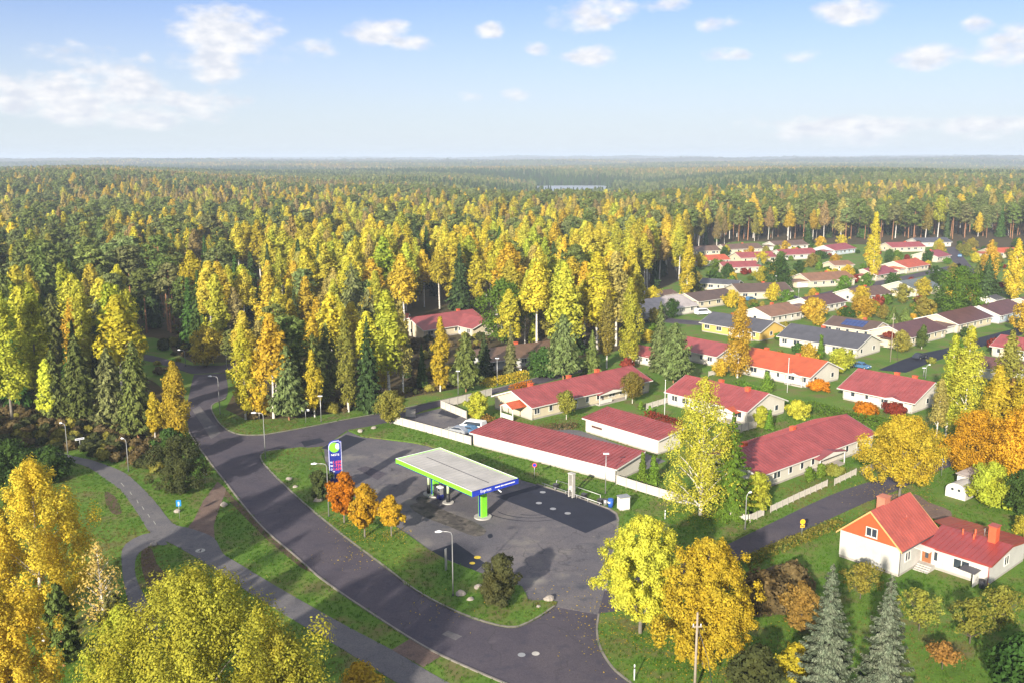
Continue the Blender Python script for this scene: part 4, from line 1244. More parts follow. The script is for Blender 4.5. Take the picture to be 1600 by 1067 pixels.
# ------------------------------------------------------------------ fuel station
def station():
    a = R_(-49.7)
    root = tag(empty('fuel_canopy', (-8.4, 130.0, 0.07), a), 'fuel station canopy with pale flat roof, lime green and blue fascia', 'canopy')
    L, W, zt, zb = 18.9, 8.3, 5.25, 4.5
    hx, hy = L / 2, W / 2
    q = MB(); q.box(-hx + .12, hx - .12, -hy + .12, hy - .12, zt - .28, zt - .1); dk = q.build('roof_deck', 'canopy_deck', root)
    s = MB()
    for i in range(20):
        x = -hx + .6 + i * (L - 1.2) / 19
        s.box(x - .02, x + .02, -hy + .13, hy - .13, zt - .1, zt - .075)
    tag(s.build('sheet_seam', 'canopy_deck', dk), kind='stuff')
    q = MB(); q.box(-hx + 2.2, hx - 1.6, -.05, .05, zt - .1, zt - .06); q.build('roof_gutter', 'dark_steel', dk)
    q = MB(); q.box(-hx + .12, hx - .12, -hy + .12, hy - .12, zb + .08, zb + .12); q.build('soffit', 'white_paint', root)
    for nm, b, m in (('front_fascia', (-hx, hx - .13, -hy, -hy + .12), 'green_paint'), ('back_fascia', (-hx, hx - .13, hy - .12, hy), 'green_paint'),
                     ('end_fascia', (-hx, -hx + .12, -hy + .121, hy - .121), 'green_paint'), ('blue_fascia', (hx - .12, hx, -hy, hy), 'royal')):
        q = MB(); q.box(*b, zb, zt); o = q.build(nm, m, root)
        q = MB(); q.box(b[0], b[1], b[2], b[3], zt, zt + .04); q.build('coping', 'sign_white' if m == 'green_paint' else 'navy', o)
    q = MB(); q.box(-hx + .2, hx - .2, -hy - .02, -hy - .002, zb - .0, zb + .10); q.build('fascia_underline', 'navy', root)
    t = text_mesh('Express', .62, 'sign_white')
    o = shared('lettering', t, root, (hx + .012, -hy + 2.35, zb + .26)); o.rotation_euler = (R_(90), 0, R_(90))
    q = MB()
    yy = -hy + 4.0
    rr = random.Random(4)
    while yy < hy - .6:
        wd = rr.uniform(.14, .3)
        q.box(hx + .001, hx + .014, yy, yy + wd, zb + .36, zb + .52); yy += wd + rr.choice((.05, .05, .14))
    q.build('small_lettering', 'sign_white', root)
    q = MB(); q.tube([(hx - 1.5, -hy + 4.2, zb + .1), (hx - .2, -hy + 4.6, zb - .02), (hx + .5, -hy + 4.7, zb - .25)], [.06, .06, .09], 8); q.build('drain_spout', 'sign_white', root)

    def slab_column(x, y, wd, dp):
        q = MB(); q.box(x - dp / 2, x + dp / 2, y - wd / 2, y + wd / 2, .16, zb + .08); c = q.build('column', 'green_paint', root)
        q = MB(); q.box(x - dp / 2 - .03, x - dp / 2 - .002, y - wd / 2 + .02, y + wd / 2 - .02, .2, zb - .05); q.build('navy_panel', 'navy', c)
        q = MB(); q.box(x - dp / 2 + .1, x + dp / 2 - .36, y - wd / 2 - .03, y - wd / 2 - .002, .2, zb - .05); q.build('navy_stripe', 'navy', c)
        q = MB(); q.tube([(x, y, 0), (x, y, .15)], [1.25, 1.25], 26, sm=False); q.build('base_island', 'concrete', root)
        q = MB(); q.box(x - dp / 2 + .17, x - dp / 2 + .3, y - wd / 2 - .045, y - wd / 2 - .031, zb - .75, zb - .55); q.build('plate', 'sign_white', c)
    slab_column(7.2, -.6, .9, .85)
    slab_column(-4.4, -.6, .9, .85)
    # two round posts by the pump
    for x, y in ((-.5, -1.0), (-5.4, -1.0)):
        q = MB(); q.tube([(x, y, .16), (x, y, 1.5)], [.3, .3], 16); c = q.build('round_post', 'black', root)
        q = MB(); q.tube([(x, y, 1.5), (x, y, zb + .08)], [.2, .2], 16); q.build('post_sleeve', M['pale_green'], c)
        q = MB(); q.tube([(x, y, 0), (x, y, .16)], [.85, .85], 24, sm=False); q.build('base_island', 'concrete', root)

    for x, lab in ((-2.6, 'fuel pump with blue base and grey screen under the canopy, nearest the round post'), (-3.6, 'black fuel pump under the canopy beside the green column')):
        p = tag(empty('fuel_pump', (0, 0, 0)), lab, 'fuel pump', 'pumps under the canopy')
        c, s_ = rot2(a, x, -.9)
        p.location = (-8.4 + c, 130.0 + s_, .07); p.rotation_euler = (0, 0, a)
        q = MB(); q.box(-.42, .42, -.3, .3, 0, .75); q.build('base', 'navy' if x > -3 else 'black', p)
        q = MB(); q.box(-.4, .4, -.27, .27, .751, 1.75); q.build('body', M['metal'] if x > -3 else M['dark_steel'], p)
        q = MB(); q.box(-.28, .28, -.29, -.271, 1.25, 1.65); q.build('screen', 'glass', p)
        for k in range(4):
            q = MB(); q.tube([(-.3 + .2 * k, -.3, 1.15), (-.3 + .2 * k, -.42, .95), (-.3 + .2 * k, -.36, .35), (-.25 + .2 * k, -.31, .9)], [.03, .035, .025, .02], 6); q.build('nozzle_hose', 'black', p)
        q = MB(); q.box(-.45, .45, -.32, .32, 1.751, 1.95); q.build('head', 'sign_white' if x > -3 else 'black', p)


M['pale_green'] = simple('pale_green_sleeve', (.62, .72, .45), .5, .05, 1)
station()


def pylon():
    g = G(526, 770)
    root = tag(empty('price_pylon', (g.x, g.y, .15), R_(14)), 'tall navy price pylon with green emblem and red digits at the forecourt', 'sign')
    w_, H, d = 1.95, 8.2, .42
    # outline with a rounded upper left shoulder
    sh = [(-w_ / 2, .3)] + [(-w_ / 2 + .95 * (1 - math.cos(t)), H - .95 + .95 * math.sin(t)) for t in np.linspace(0, math.pi / 2, 9)] + [(w_ / 2 - .3, H + .05), (w_ / 2 - .3, H - .15), (w_ / 2, H - .15), (w_ / 2, .3)]

    def plate(name, outline, y0, y1, mat, parent):
        q = MB()
        n = len(outline)
        tri = tessellate_polygon([[Vector((x, z, 0)) for x, z in outline]])
        P = [(x, y0, z) for x, z in outline] + [(x, y1, z) for x, z in outline]
        fs = []
        for t in tri:
            i, j, k = t
            ar = (outline[j][0] - outline[i][0]) * (outline[k][1] - outline[i][1]) - (outline[k][0] - outline[i][0]) * (outline[j][1] - outline[i][1])
            t = (i, j, k) if ar > 0 else (i, k, j)
            fs.append(t); fs.append(tuple(v + n for v in t[::-1]))
        for i in range(n):
            fs.append((i, i + n, (i + 1) % n + n, (i + 1) % n))
        q.add(P, fs)
        return q.build(name, mat, parent)
    plate('casing', sh, -d / 2, d / 2, 'royal', root)
    cx_, cz = 0, H / 2 + .2
    rim = [(x, z) for x, z in sh]
    plate('white_edge', [(cx_ + (x - cx_) * .965, cz + (z - cz) * .988) for x, z in rim], -d / 2 - .02, -d / 2 - .001, 'sign_white', root)
    plate('face', [(cx_ + (x - cx_) * .91, cz + (z - cz) * .975) for x, z in rim], -d / 2 - .035, -d / 2 - .021, 'navy', root)
    # emblem: green leaf disc with a pale bite
    em = [(-.08 + .76 * math.cos(t), H - 1.0 + .76 * math.sin(t)) for t in np.linspace(0, 2 * math.pi, 29)[:-1]]
    em = [(min(x, w_ / 2 - .33), z) for x, z in em]
    plate('emblem', em, -d / 2 - .05, -d / 2 - .036, 'green_paint', root)
    bite = [(.42 + .36 * math.cos(t), H - .85 + .46 * math.sin(t)) for t in np.linspace(0, 2 * math.pi, 21)[:-1]]
    plate('emblem_inset', [(min(x, .64), z) for x, z in bite], -d / 2 - .062, -d / 2 - .051, M['pale_blue'], root)

    def txt(s, size, x, z, mat, nm='lettering'):
        o = shared(nm, text_mesh(s, size, mat, .008), root, (x, -d / 2 - .05, z)); o.rotation_euler = (R_(90), 0, 0)
    txt('NESTE', .44, 0, H - 2.3, 'sign_white')
    for i, (k, v) in enumerate((('95', '1.659'), ('98', '1.739'), ('D', '1.629'))):
        z = H - 3.45 - i * .55
        txt(k, .38, -.6, z, 'sign_white', 'grade_lettering')
        txt(v, .58, .22, z - .04, 'digit', 'price_digits')
    o = shared('side_lettering', text_mesh('Express', .4, 'sign_white', .008), root, (-.42, -d / 2 - .05, 2.9)); o.rotation_euler = (R_(90), R_(90), 0)
    q = MB(); q.tube([(.45, -d / 2 - .036, 2.2), (.45, -d / 2 - .05, 2.2)], [.3, .3], 18, sm=False); q.build('badge', M['magenta'], root)
    q = MB(); q.box(-w_ / 2 - .15, w_ / 2 + .15, -.45, .45, -.1, .3); q.build('foundation', 'concrete', root)


M['pale_blue'] = simple('pale_blue_panel', (.55, .70, .85), .5, .04, 1)
M['magenta'] = simple('magenta_badge', (.65, .04, .25), .5, .04, 1)
pylon()
# thin totem board on the island
g = G(697, 893)
tt = tag(empty('sign_board', (g.x, g.y, .16), R_(60)), 'narrow grey sign board on the grass island beside a lamp post', 'sign')
q = MB(); q.box(-.18, .18, -.05, .05, .1, 2.9); q.build('board', 'metal', tt)
q = MB(); q.box(-.15, .15, -.07, -.051, .6, 2.7); q.build('panel', 'concrete', tt)
# air and water point with rails
p0, p1 = G(851, 762), G(940, 793)
d = (p1 - p0).normalized(); ang = math.atan2(d.y, d.x)
rl = tag(empty('service_rail', (p0.x, p0.y, .14), ang), 'low galvanised guard rail round the air and water point', 'rail')
Ln = (p1 - p0).length
q = MB(); q.tube([(-.6, 0, .55), (Ln, 0, .55)], [.055, .055], 8); q.build('front_rail', 'metal', rl)
q = MB(); q.tube([(1.0, 1.6, 1.0), (Ln * .86, 1.6, 1.0)], [.045, .045], 8); q.build('back_rail', 'metal', rl)
for i in range(6):
    q = MB(); q.tube([(Ln * i / 5.2, 0, 0), (Ln * i / 5.2, 0, .6)], [.05, .05], 8); q.build('post', 'metal', rl)
for x in (1.0, Ln * .43, Ln * .86):
    q = MB(); q.tube([(x, 1.6, 0), (x, 1.6, 1.05)], [.05, .05], 8); q.build('post', 'metal', rl)
for x, lab in ((1.6, 'black waste box behind the guard rail, the one nearest the canopy'), (4.6, 'black waste box behind the rail just before the steel tower'), (7.4, 'black waste box behind the rail just past the tower'), (10.6, 'black waste box behind the guard rail nearest the blue bin')):
    e = tag(empty('waste_box', (p0.x + d.x * x - d.y * .8, p0.y + d.y * x + d.x * .8, .14), ang), lab, 'box', 'black boxes at the air point')
    q = MB(); q.box(-.35, .35, -.3, .3, 0, .7); q.build('body', 'black', e)
    q = MB(); q.box(-.38, .38, -.33, .33, .701, .78); q.build('lid', 'dark_steel', e)
g = G(893, 777)
tw = tag(empty('air_tower', (g.x, g.y, .14), ang), 'pale vertical steel service tower at the air and water point', 'tower')
for x in (-.42, .3):
    q = MB(); q.box(x, x + .14, -.3, .3, 0, 3.6 if x > 0 else 3.6); q.build('mast', 'concrete', tw)
q = MB(); q.box(-.28, .3, -.15, .15, .9, 1.7); q.build('air_unit', 'white_paint', tw)
q = MB(); q.box(-.5, .5, -.35, .35, 3.601, 3.75); q.build('cap', 'concrete', tw)
q = MB(); q.tube([(.1, -.2, 1.5), (.2, -.5, 1.0), (.05, -.45, .4), (-.1, -.3, 1.2)], [.03] * 4, 6); q.build('hose', 'black', tw)
g = G(954, 793)
bn = tag(empty('waste_bin', (g.x, g.y, .14), ang), 'blue plastic waste bin at the corner of the fresh asphalt', 'bin')
q = MB(); q.tube([(0, 0, 0), (0, 0, 1.15)], [.36, .42], 16); q.build('body', 'blue_plastic', bn)
q = MB(); q.tube([(0, 0, 1.15), (0, 0, 1.3), (0, 0, 1.36)], [.44, .4, .2], 16); q.build('lid', 'blue_plastic', bn)
q = MB(); q.box(-.2, .2, -.43, -.40, .7, .9); q.build('sticker', 'sign_white', bn)
g = G(946, 790)
q = MB(); q.tube([(0, 0, 0), (0, 0, .9)], [.3, .3], 14)
b_ = q.build('litter_bin', 'metal', label='grey round litter bin beside the blue waste bin', cat='bin'); b_.location = (g.x, g.y, .14)
q = MB(); q.tube([(0, 0, .9), (0, 0, .95)], [.33, .33], 14); q.build('rim', 'dark_steel', b_)
g = G(974, 796)
cb = tag(empty('utility_cabinet', (g.x, g.y, .14), R_(20)), 'white utility cabinet on the grass past the blue bin', 'cabinet')
q = MB(); q.box(-.75, .75, -.55, .55, .15, 1.9); q.build('body', 'white_paint', cb)
q = MB(); q.box(-.85, .85, -.65, .65, 1.901, 2.0); q.build('roof', 'metal', cb)
q = MB(); q.box(-.7, -.02, -.58, -.551, .2, 1.85); q.build('door', 'white_paint', cb)
q = MB(); q.box(.02, .7, -.58, -.551, .2, 1.85); q.build('door', 'white_paint', cb)
q = MB(); q.box(-.76, .76, -.56, .56, -.1, .149); q.build('base', 'concrete', cb)


# ------------------------------------------------------------------ lamps, poles, signs
def lamp(px, py, top, label, arm=None, head=.75, r=.085):
    """arm = (length, direction in degrees) of a bent bracket, None for a post-top head"""
    g = G(px, py)
    h = height_at(px, py, top)
    root = tag(empty('street_lamp', (g.x, g.y, .02)), label, 'street lamp', 'street lamps')
    if arm:
        ln, dr = arm
        c, s = math.cos(R_(dr)), math.sin(R_(dr))
        q = MB(); q.tube([(0, 0, 0), (0, 0, h * .5), (0, 0, h - .5), (c * .15, s * .15, h - .12), (c * .5, s * .5, h), (c * ln, s * ln, h + .05)], [r, r * .8, r * .6, r * .55, r * .5, r * .45], 8)
        q.build('post', 'metal', root)
        q = MB(); q.tube([(c * (ln - .1), s * (ln - .1), h + .03), (c * (ln + .25), s * (ln + .25), h + .06), (c * (ln + head), s * (ln + head), h + .02)], [.07, .16, .08], 10); hd = q.build('lamp_head', 'sign_white', root)
    else:
        q = MB(); q.tube([(0, 0, 0), (0, 0, h)], [r, r * .6], 8); q.build('post', 'metal', root)
        q = MB(); q.box(-.42, .42, -.16, .16, h, h + .14); q.build('lamp_head', 'sign_white', root)
    q = MB(); q.tube([(0, 0, -.05), (0, 0, .35)], [r * 1.5, r * 1.4], 8); q.build('base_sleeve', 'dark_steel', root)
    return root


lamp(708, 932, 830, 'street lamp with bent arm on the grass island beside the dark bush', (1.2, 185))
lamp(514, 808, 724, 'street lamp with bent arm in front of the price pylon', (1.4, 185))
lamp(415, 717, 645, 'street lamp with bent arm at the corner of the side street', (1.2, 180))
lamp(344, 648, 588, 'street lamp with bent arm at the bus bay of the main road', (1.2, 175))
lamp(290, 572, 547, 'street lamp with bent arm beside the cross road clearing', (1.0, 180))
lamp(355, 583, 544, 'straight lamp post by the round yellow tree at the cross road')
lamp(106, 708, 661, 'footpath lamp nearest the dark green thicket', (.5, 180), .4)
lamp(201, 736, 685, 'footpath lamp above the bend of the grey path', (.4, 180), .4)
lamp(946, 772, 709, 'straight lamp post between the garage and the air point')
lamp(1164, 828, 770, 'lamp post with short arm beside the residential road', (.4, 20), .4)
lamp(502, 660, 619, 'lamp post on the verge where the side street leaves the wood')
lamp(716, 617, 580, 'lamp post on the side street verge before the tall birch')
lamp(777, 603, 560, 'tall lamp post on the side street by the yellow hedge')
lamp(1446, 592, 570, 'short lamp post behind the broad crimson roof', (.5, 0), .4)
lamp(1443, 588, 575, 'shorter of two lamp posts behind the broad crimson roof')
lamp(1247, 475, 443, 'lamp post by the parked cars in the estate')
lamp(1212, 452, 432, 'lamp post in the gardens of the estate')


def pole(px, py, top, name, label, cat, r=.06, mat='sign_white', extra=None):
    g = G(px, py); h = height_at(px, py, top)
    root = tag(empty(name, (g.x, g.y, 0)), label, cat)
    q = MB(); q.tube([(0, 0, 0), (0, 0, h)], [r, r * .6], 8); q.build('shaft', mat, root)
    if extra == 'ball':
        q = MB(); q.tube([(0, 0, h), (0, 0, h + .08), (0, 0, h + .16)], [.05, .09, .03], 8); q.build('finial', mat, root)
    if extra == 'wires':
        q = MB(); q.box(-.45, .45, -.06, .06, h - 1.5, h - 1.38); q.build('cross_arm', 'wood_pole', root)
        for x in (-.35, 0, .35):
            q = MB(); q.tube([(x, 0, h - 1.38), (x, 0, h - 1.15)], [.05, .04], 8); q.build('insulator', 'sign_white', root)
        q = MB(); q.tube([(.1, 0, h - 1.6), (1.1, -.3, h * .45), (1.7, -.5, .1)], [.03] * 3, 6); q.build('stay_wire', 'dark_steel', root)
    return root


pole(1230, 613, 560, 'flagpole', 'white flagpole in front of the orange red roof', 'flagpole', extra='ball')
pole(1038, 658, 594, 'flagpole', 'white flagpole by the two small thujas behind the garage', 'flagpole', extra='ball')
pole(1391, 565, 490, 'utility_pole', 'pale utility pole beside the garden street', 'pole', .11, 'wood_pole', 'wires')
pole(1085, 1086, 956, 'utility_pole', 'wooden utility pole standing before the nearest yellow maples', 'pole', .15, 'wood_pole', 'wires')
pole(1517, 480, 458, 'utility_pole', 'thin pole behind the big green tree of the estate', 'pole', .09, 'wood_pole')
pole(784, 535, 505, 'utility_pole', 'thin mast over the brown roof in the wood', 'pole', .08, 'metal')


def round_sign(px, py, top, label, mat, shape='disc', rz=0, back=False, extra=None):
    g = G(px, py); h = height_at(px, py, top)
    root = tag(empty('road_sign', (g.x, g.y, .05), R_(rz)), label, 'road sign')
    q = MB(); q.tube([(0, 0, 0), (0, 0, h)], [.04, .04], 8); q.build('post', 'metal', root)
    q = MB()
    if shape == 'disc':
        q.tube([(0, -.05, h - .35), (0, -.08, h - .35)], [.36, .36], 22, sm=False)
    elif shape == 'board':
        q.box(-.75, .75, -.09, -.05, h - .35, h)
    elif shape == 'square':
        q.box(-.33, .33, -.09, -.05, h - .9, h)
    f = q.build('plate', mat, root)
    if extra == 'ring':
        q = MB(); q.tube([(0, -.081, h - .35), (0, -.09, h - .35)], [.26, .26], 22, sm=False); q.build('symbol', 'sign_white', f)
        q = MB(); q.box(-.05, .05, -.1, -.091, h - .55, h - .15); q.build('figure', mat, f)
    elif extra == 'plate2':
        q = MB(); q.box(-.3, .3, -.09, -.05, h - 1.15, h - .78); q.build('lower_plate', mat, root)
        q = MB(); q.box(-.2, .2, -.1, -.091, h - 1.02, h - .92); q.build('symbol', 'black', f)
    elif extra == 'red':
        q = MB(); q.tube([(0, -.081, h - .35), (0, -.09, h - .35)], [.27, .27], 22, sm=False); q.build('symbol', 'royal', f)
    elif extra == 'stripe':
        q = MB(); q.box(-.6, .6, -.1, -.091, h - .22, h - .13); q.build('lettering_line', 'navy', f)
    elif extra == 'walker':
        q = MB(); q.box(-.08, .08, -.1, -.091, h - .75, h - .25); q.build('symbol', 'sign_white', f)
    return root


round_sign(281, 811, 781, 'blue footpath sign standing on the grass beside the grey path', 'sign_blue', 'square', 15, extra='walker')
round_sign(1252, 846, 811, 'yellow round warning sign with lower plate on the residential road verge', 'sign_yellow', rz=10, extra='plate2')
round_sign(1471, 743, 715, 'round blue sign under the orange maples', 'sign_blue', rz=5, extra='ring')
round_sign(835, 749, 723, 'no stopping sign with red rim on the grass behind the canopy', 'digit', rz=5, extra='red')
round_sign(321, 757, 733, 'small white sign behind the dark round bush', 'sign_white', 'square', 20)
round_sign(126, 704, 684, 'white direction board at the far end of the grey footpath', 'sign_white', 'board', 40, extra='stripe')
round_sign(478, 661, 639, 'street name board on the verge at the wood', 'sign_white', 'board', 0, extra='stripe')
round_sign(810, 586, 576, 'street name board before the yellow hedge', 'sign_white', 'board', 0, extra='stripe')
for (px, py, top, lab) in ((991, 1064, 1040, 'white marker post on the corner verge below the maples'), (1039, 812, 798, 'small pale marker post on the grass before the white fence')):
    g = G(px, py); h = height_at(px, py, top)
    q = MB(); q.tube([(0, 0, 0), (0, 0, h), (0, 0, h + .05)], [.07, .06, .02], 8)
    o = q.build('marker_post', 'sign_white', label=lab, cat='post'); o.location = (g.x, g.y, .13)
    q = MB(); q.tube([(0, 0, h * .75), (0, 0, h * .87)], [.068, .068], 8); q.build('band', 'dark_steel', o)


# ------------------------------------------------------------------ fences: every panel and post is its own part
def fence(pts, label, h=1.5, step=2.0, name='board_fence', mat='fence_white', base=.12):
    P = gp(pts)
    root = tag(empty(name, (P[0][0], P[0][1], base)), label, 'fence')
    ox, oy = P[0]
    pm = {}
    post = MB(); post.box(-.06, .06, -.06, .06, -.1, h + .06)
    pme = post.mesh('post', 'plinth')
    for (x0, y0), (x1, y1) in zip(P, P[1:]):
        ln = math.hypot(x1 - x0, y1 - y0); n = max(1, round(ln / step)); a = math.atan2(y1 - y0, x1 - x0)
        w_ = round(ln / n, 2)
        if w_ not in pm:
            q = MB()
            k = max(3, int((w_ - .14) / .17))
            for i in range(k):
                xa = .07 + (w_ - .14) * i / k
                q.box(xa, xa + (w_ - .14) / k - .018, -.025, .025, .08, h - .02 * (i % 2))
            q.box(.07, w_ - .07, .026, .06, .35, .45); q.box(.07, w_ - .07, .026, .06, h - .4, h - .3)
            pm[w_] = q.mesh('panel', mat)
        for i in range(n):
            t = i / n
            shared('post', pme, root, (x0 - ox + (x1 - x0) * t, y0 - oy + (y1 - y0) * t, 0), a)
            shared('panel', pm[w_], root, (x0 - ox + (x1 - x0) * t, y0 - oy + (y1 - y0) * t, 0), a)
    shared('post', pme, root, (P[-1][0] - ox, P[-1][1] - oy, 0))
    return root


M['fence_white'] = simple('fence_paint', (.52, .48, .42), .8, .14, 1.2)
fence([(609, 661), (650, 672), (690, 683), (736, 696)], 'white board fence between the forecourt and the parking yard', 1.6)
fence([(634, 652), (649, 652)], 'short white fence piece by the parking yard entrance', 1.6)
fence([(729, 655), (689, 638), (728, 629), (768, 618)], 'white board fence with corner by the round yellow bush', 1.6)
fence([(963, 757), (1010, 772), (1050, 784), (1075, 790)], 'white board fence running from the garage corner to the birch', 1.5)
fence([(1135, 806), (1172, 816), (1193, 806)], 'low white fence at the foot of the spruce', 1.1, mat='fence_white')
fence([(1204, 801), (1248, 780), (1292, 760)], 'low white fence in front of the terraced house lawn', 1.0, 1.6)
fence([(1304, 758), (1337, 742)], 'short low white fence before the terrace porch', 1.0, 1.6)
fence([(1347, 741), (1378, 727)], 'low white fence piece under the big maple', 1.0, 1.6)
fence([(1136, 682), (1190, 666)], 'white garden screen below the house with the crimson porch', 1.5)
fence([(1010, 640), (1070, 622)], 'white garden wall beside the red hedge', 1.2)
fence([(1107, 588), (1150, 578)], 'white garden fence between the plum and orange roofs', 1.1)


# ------------------------------------------------------------------ cars
def car(px, py, deg, label, paint, kind='car', z=.07):
    g = G(px, py)
    root = tag(empty('parked_car' if kind == 'car' else 'parked_van', (g.x, g.y, z), R_(deg)), label, kind, 'parked vehicles')
    L, W = (4.5, 1.8) if kind == 'car' else (5.2, 2.0)
    if kind == 'car':
        low = [(-2.25, .3), (2.2, .3), (2.25, .6), (2.05, .82), (1.0, .95), (-1.6, .98), (-2.2, .92), (-2.27, .6)]
        cab = [(1.05, .94), (.3, 1.42), (-1.1, 1.45), (-1.95, .97)]
    else:
        low = [(-2.6, .3), (2.5, .3), (2.6, .7), (2.3, 1.05), (1.9, 1.12), (-2.6, 1.12)]
        cab = [(1.95, 1.11), (1.1, 1.95), (-2.45, 2.05), (-2.58, 1.11)]

    def ext(prof, w0, w1=None):
        w1 = w1 or w0
        q = MB(); n = len(prof)
        zmax = max(p[1] for p in prof); zmin = min(p[1] for p in prof)
        hw = [(w0 + (w1 - w0) * (p[1] - zmin) / (zmax - zmin)) / 2 for p in prof]
        q.add([(p[0], -h, p[1]) for p, h in zip(prof, hw)] + [(p[0], h, p[1]) for p, h in zip(prof, hw)],
              [tuple(range(n)), tuple(range(2 * n - 1, n - 1, -1))] + [(i, i + n, (i + 1) % n + n, (i + 1) % n) for i in range(n)])
        return q
    ext(low, W).build('body', paint, root)
    ext(cab, W - .1, W - .35).build('roof_cabin', paint, root)
    cx_ = sum(p[0] for p in cab) / 4; cz = sum(p[1] for p in cab) / 4
    gl = ext([(cx_ + (p[0] - cx_) * .86, cz + (p[1] - cz) * .72) for p in cab], W - .06, W - .27); gl.build('side_glass', 'glass', root)
    q = MB()
    a, b = cab[0], cab[1]
    q.add([(a[0] + .01, -W / 2 + .2, a[1] + .06), (a[0] + .01, W / 2 - .2, a[1] + .06), (b[0] + .05, W / 2 - .26, b[1] - .06), (b[0] + .05, -W / 2 + .26, b[1] - .06)], [(0, 1, 2, 3)]); q.build('windscreen', 'glass', root)
    for x in (-L / 2 + .85, L / 2 - .85):
        for s in (-1, 1):
            y = s * (W / 2 - .1)
            q = MB(); q.tube([(x, y - .11, .32), (x, y + .11, .32)], [.32, .32], 14); wl = q.build('wheel', 'black', root)
            q = MB(); q.tube([(x, y + s * .112, .32), (x, y + s * .12, .32)], [.19, .19], 12); q.build('rim', 'metal', wl)
    for s in (-1, 1):
        q = MB(); q.box(L / 2 - .06, L / 2 + .01, s * .62 - .16, s * .62 + .16, .62, .76); q.build('headlight', 'sign_white', root)
    return root


car(714, 677, 150, 'silver car parked behind the white fence', 'car_silver')
car(731, 676, 150, 'blue car parked behind the white fence beside the garage', 'car_blue')
car(739, 672, 150, 'white van parked in the yard behind the blue car', 'car_white', 'van')
car(1098, 492, 20, 'white van parked among the brown roofed houses', 'car_white', 'van')
car(1224, 467, 10, 'silver car parked in the middle of the estate', 'car_silver')
car(1239, 468, 10, 'dark car parked next to the silver one in the estate', 'car_dark')
car(1013, 503, 60, 'dark car beside the pale grey roof', 'car_dark')

for (px_, py_, dg, lab, pt) in ((1172, 470, 40, 'blue car on a drive behind the brown roofed gable', 'car_blue'), (1262, 441, 15, 'white car before the wide tan roof', 'car_white'), (1330, 440, 40, 'dark car on the street of the middle gardens', 'car_dark'),
                               (1398, 452, 40, 'silver car beside the grey green roof', 'car_silver'), (1462, 425, 30, 'white car on the street below the orange red gable', 'car_white'), (1500, 402, 60, 'blue car on the far street', 'car_blue'),
                               (1437, 560, 40, 'dark car parked on the garden street', 'car_dark'), (1508, 545, 30, 'silver car at the end of the garden street', 'car_silver'), (1345, 575, -50, 'blue car in front of the slate roof gable', 'car_blue')):
    car(px_, py_, dg, lab, pt)

# stones on the verges and at the path
STONES = [((720, 930), 1.1, 'flat pale boulder on the island right of the lamp post'), ((747, 919), .9, 'boulder behind the dark bush on the island'), ((735, 938), .7, 'small boulder below the flat one on the island'),
          ((858, 938), 1.1, 'boulder at the tip of the grass island'), ((841, 949), .45, 'small stone near the island tip'), ((563, 675), 1.0, 'white boulder on the grass wedge by the side street'), ((584, 670), .9, 'pale boulder on the grass wedge nearer the fence'),
          ((350, 790), 1.0, 'stone at the end of the gravel link path'), ((240, 852), .8, 'flat stone by the path fork'), ((498, 783), 1.3, 'grey boulder below the small dark shrub'), ((461, 762), .7, 'grey stone on the grass near the main road kerb'), ((452, 750), .9, 'mossy stone further up the kerb side grass'), ((277, 800), .8, 'stone beside the blue footpath sign')]
for (pp, s, lab) in STONES:
    g = G(*pp)
    rr = random.Random(int(pp[0]))
    me = bpy.data.meshes.new('boulder')
    V = []; F = []
    nr, ns = 6, 10
    for i in range(nr + 1):
        th = math.pi * i / nr
        for j in range(ns):
            k = 1 + rr.uniform(-.14, .14)
            V.append((s * .6 * k * math.sin(th) * math.cos(2 * math.pi * j / ns), s * .5 * k * math.sin(th) * math.sin(2 * math.pi * j / ns), s * .38 * k * math.cos(th) + .1 * s))
    for i in range(nr):
        for j in range(ns):
            F.append((i * ns + j, (i + 1) * ns + j, (i + 1) * ns + (j + 1) % ns, i * ns + (j + 1) % ns))
    me.from_pydata(V, [], F); me.materials.append(M['stone'])
    o = tag(bpy.data.objects.new('boulder', me), lab, 'stone', 'stones on the grass'); link(o)
    o.location = (g.x, g.y, .12); o.rotation_euler = (0, 0, rr.uniform(0, 3))


# ------------------------------------------------------------------ trees
def np_mesh(name, verts, quads, mats, midx=None, smooth=None):
    me = bpy.data.meshes.new(name)
    nv, nf = len(verts), len(quads)
    me.vertices.add(nv)
    me.vertices.foreach_set('co', np.asarray(verts, np.float32).ravel())
    me.loops.add(nf * 4)
    me.loops.foreach_set('vertex_index', np.asarray(quads, np.int32).ravel())
    me.polygons.add(nf)
    me.polygons.foreach_set('loop_start', np.arange(nf, dtype=np.int32) * 4)
    for m in mats:
        me.materials.append(M[m])
    if midx is not None:
        me.polygons.foreach_set('material_index', np.asarray(midx, np.int32))
    if smooth is not None:
        me.polygons.foreach_set('use_smooth', smooth)
    me.update(calc_edges=True)
    return me


def unit(v):
    return v / (np.linalg.norm(v, axis=1, keepdims=True) + 1e-9)


def leaf_quads(P, Nn, size, rg, asp=.62, axis=None):
    n = len(P)
    Nn = unit(Nn)
    a = rg.normal(size=(n, 3)) if axis is None else axis
    a = unit(a - Nn * np.sum(a * Nn, 1, keepdims=True))
    b = np.cross(Nn, a)
    s = np.asarray(size).reshape(-1, 1) * np.ones((n, 1))
    V = np.empty((n, 4, 3))
    V[:, 0] = P + a * s
    V[:, 1] = P + b * s * asp + a * s * .1
    V[:, 2] = P - a * s
    V[:, 3] = P - b * s * asp + a * s * .1
    return V.reshape(-1, 3), np.arange(n * 4).reshape(n, 4)


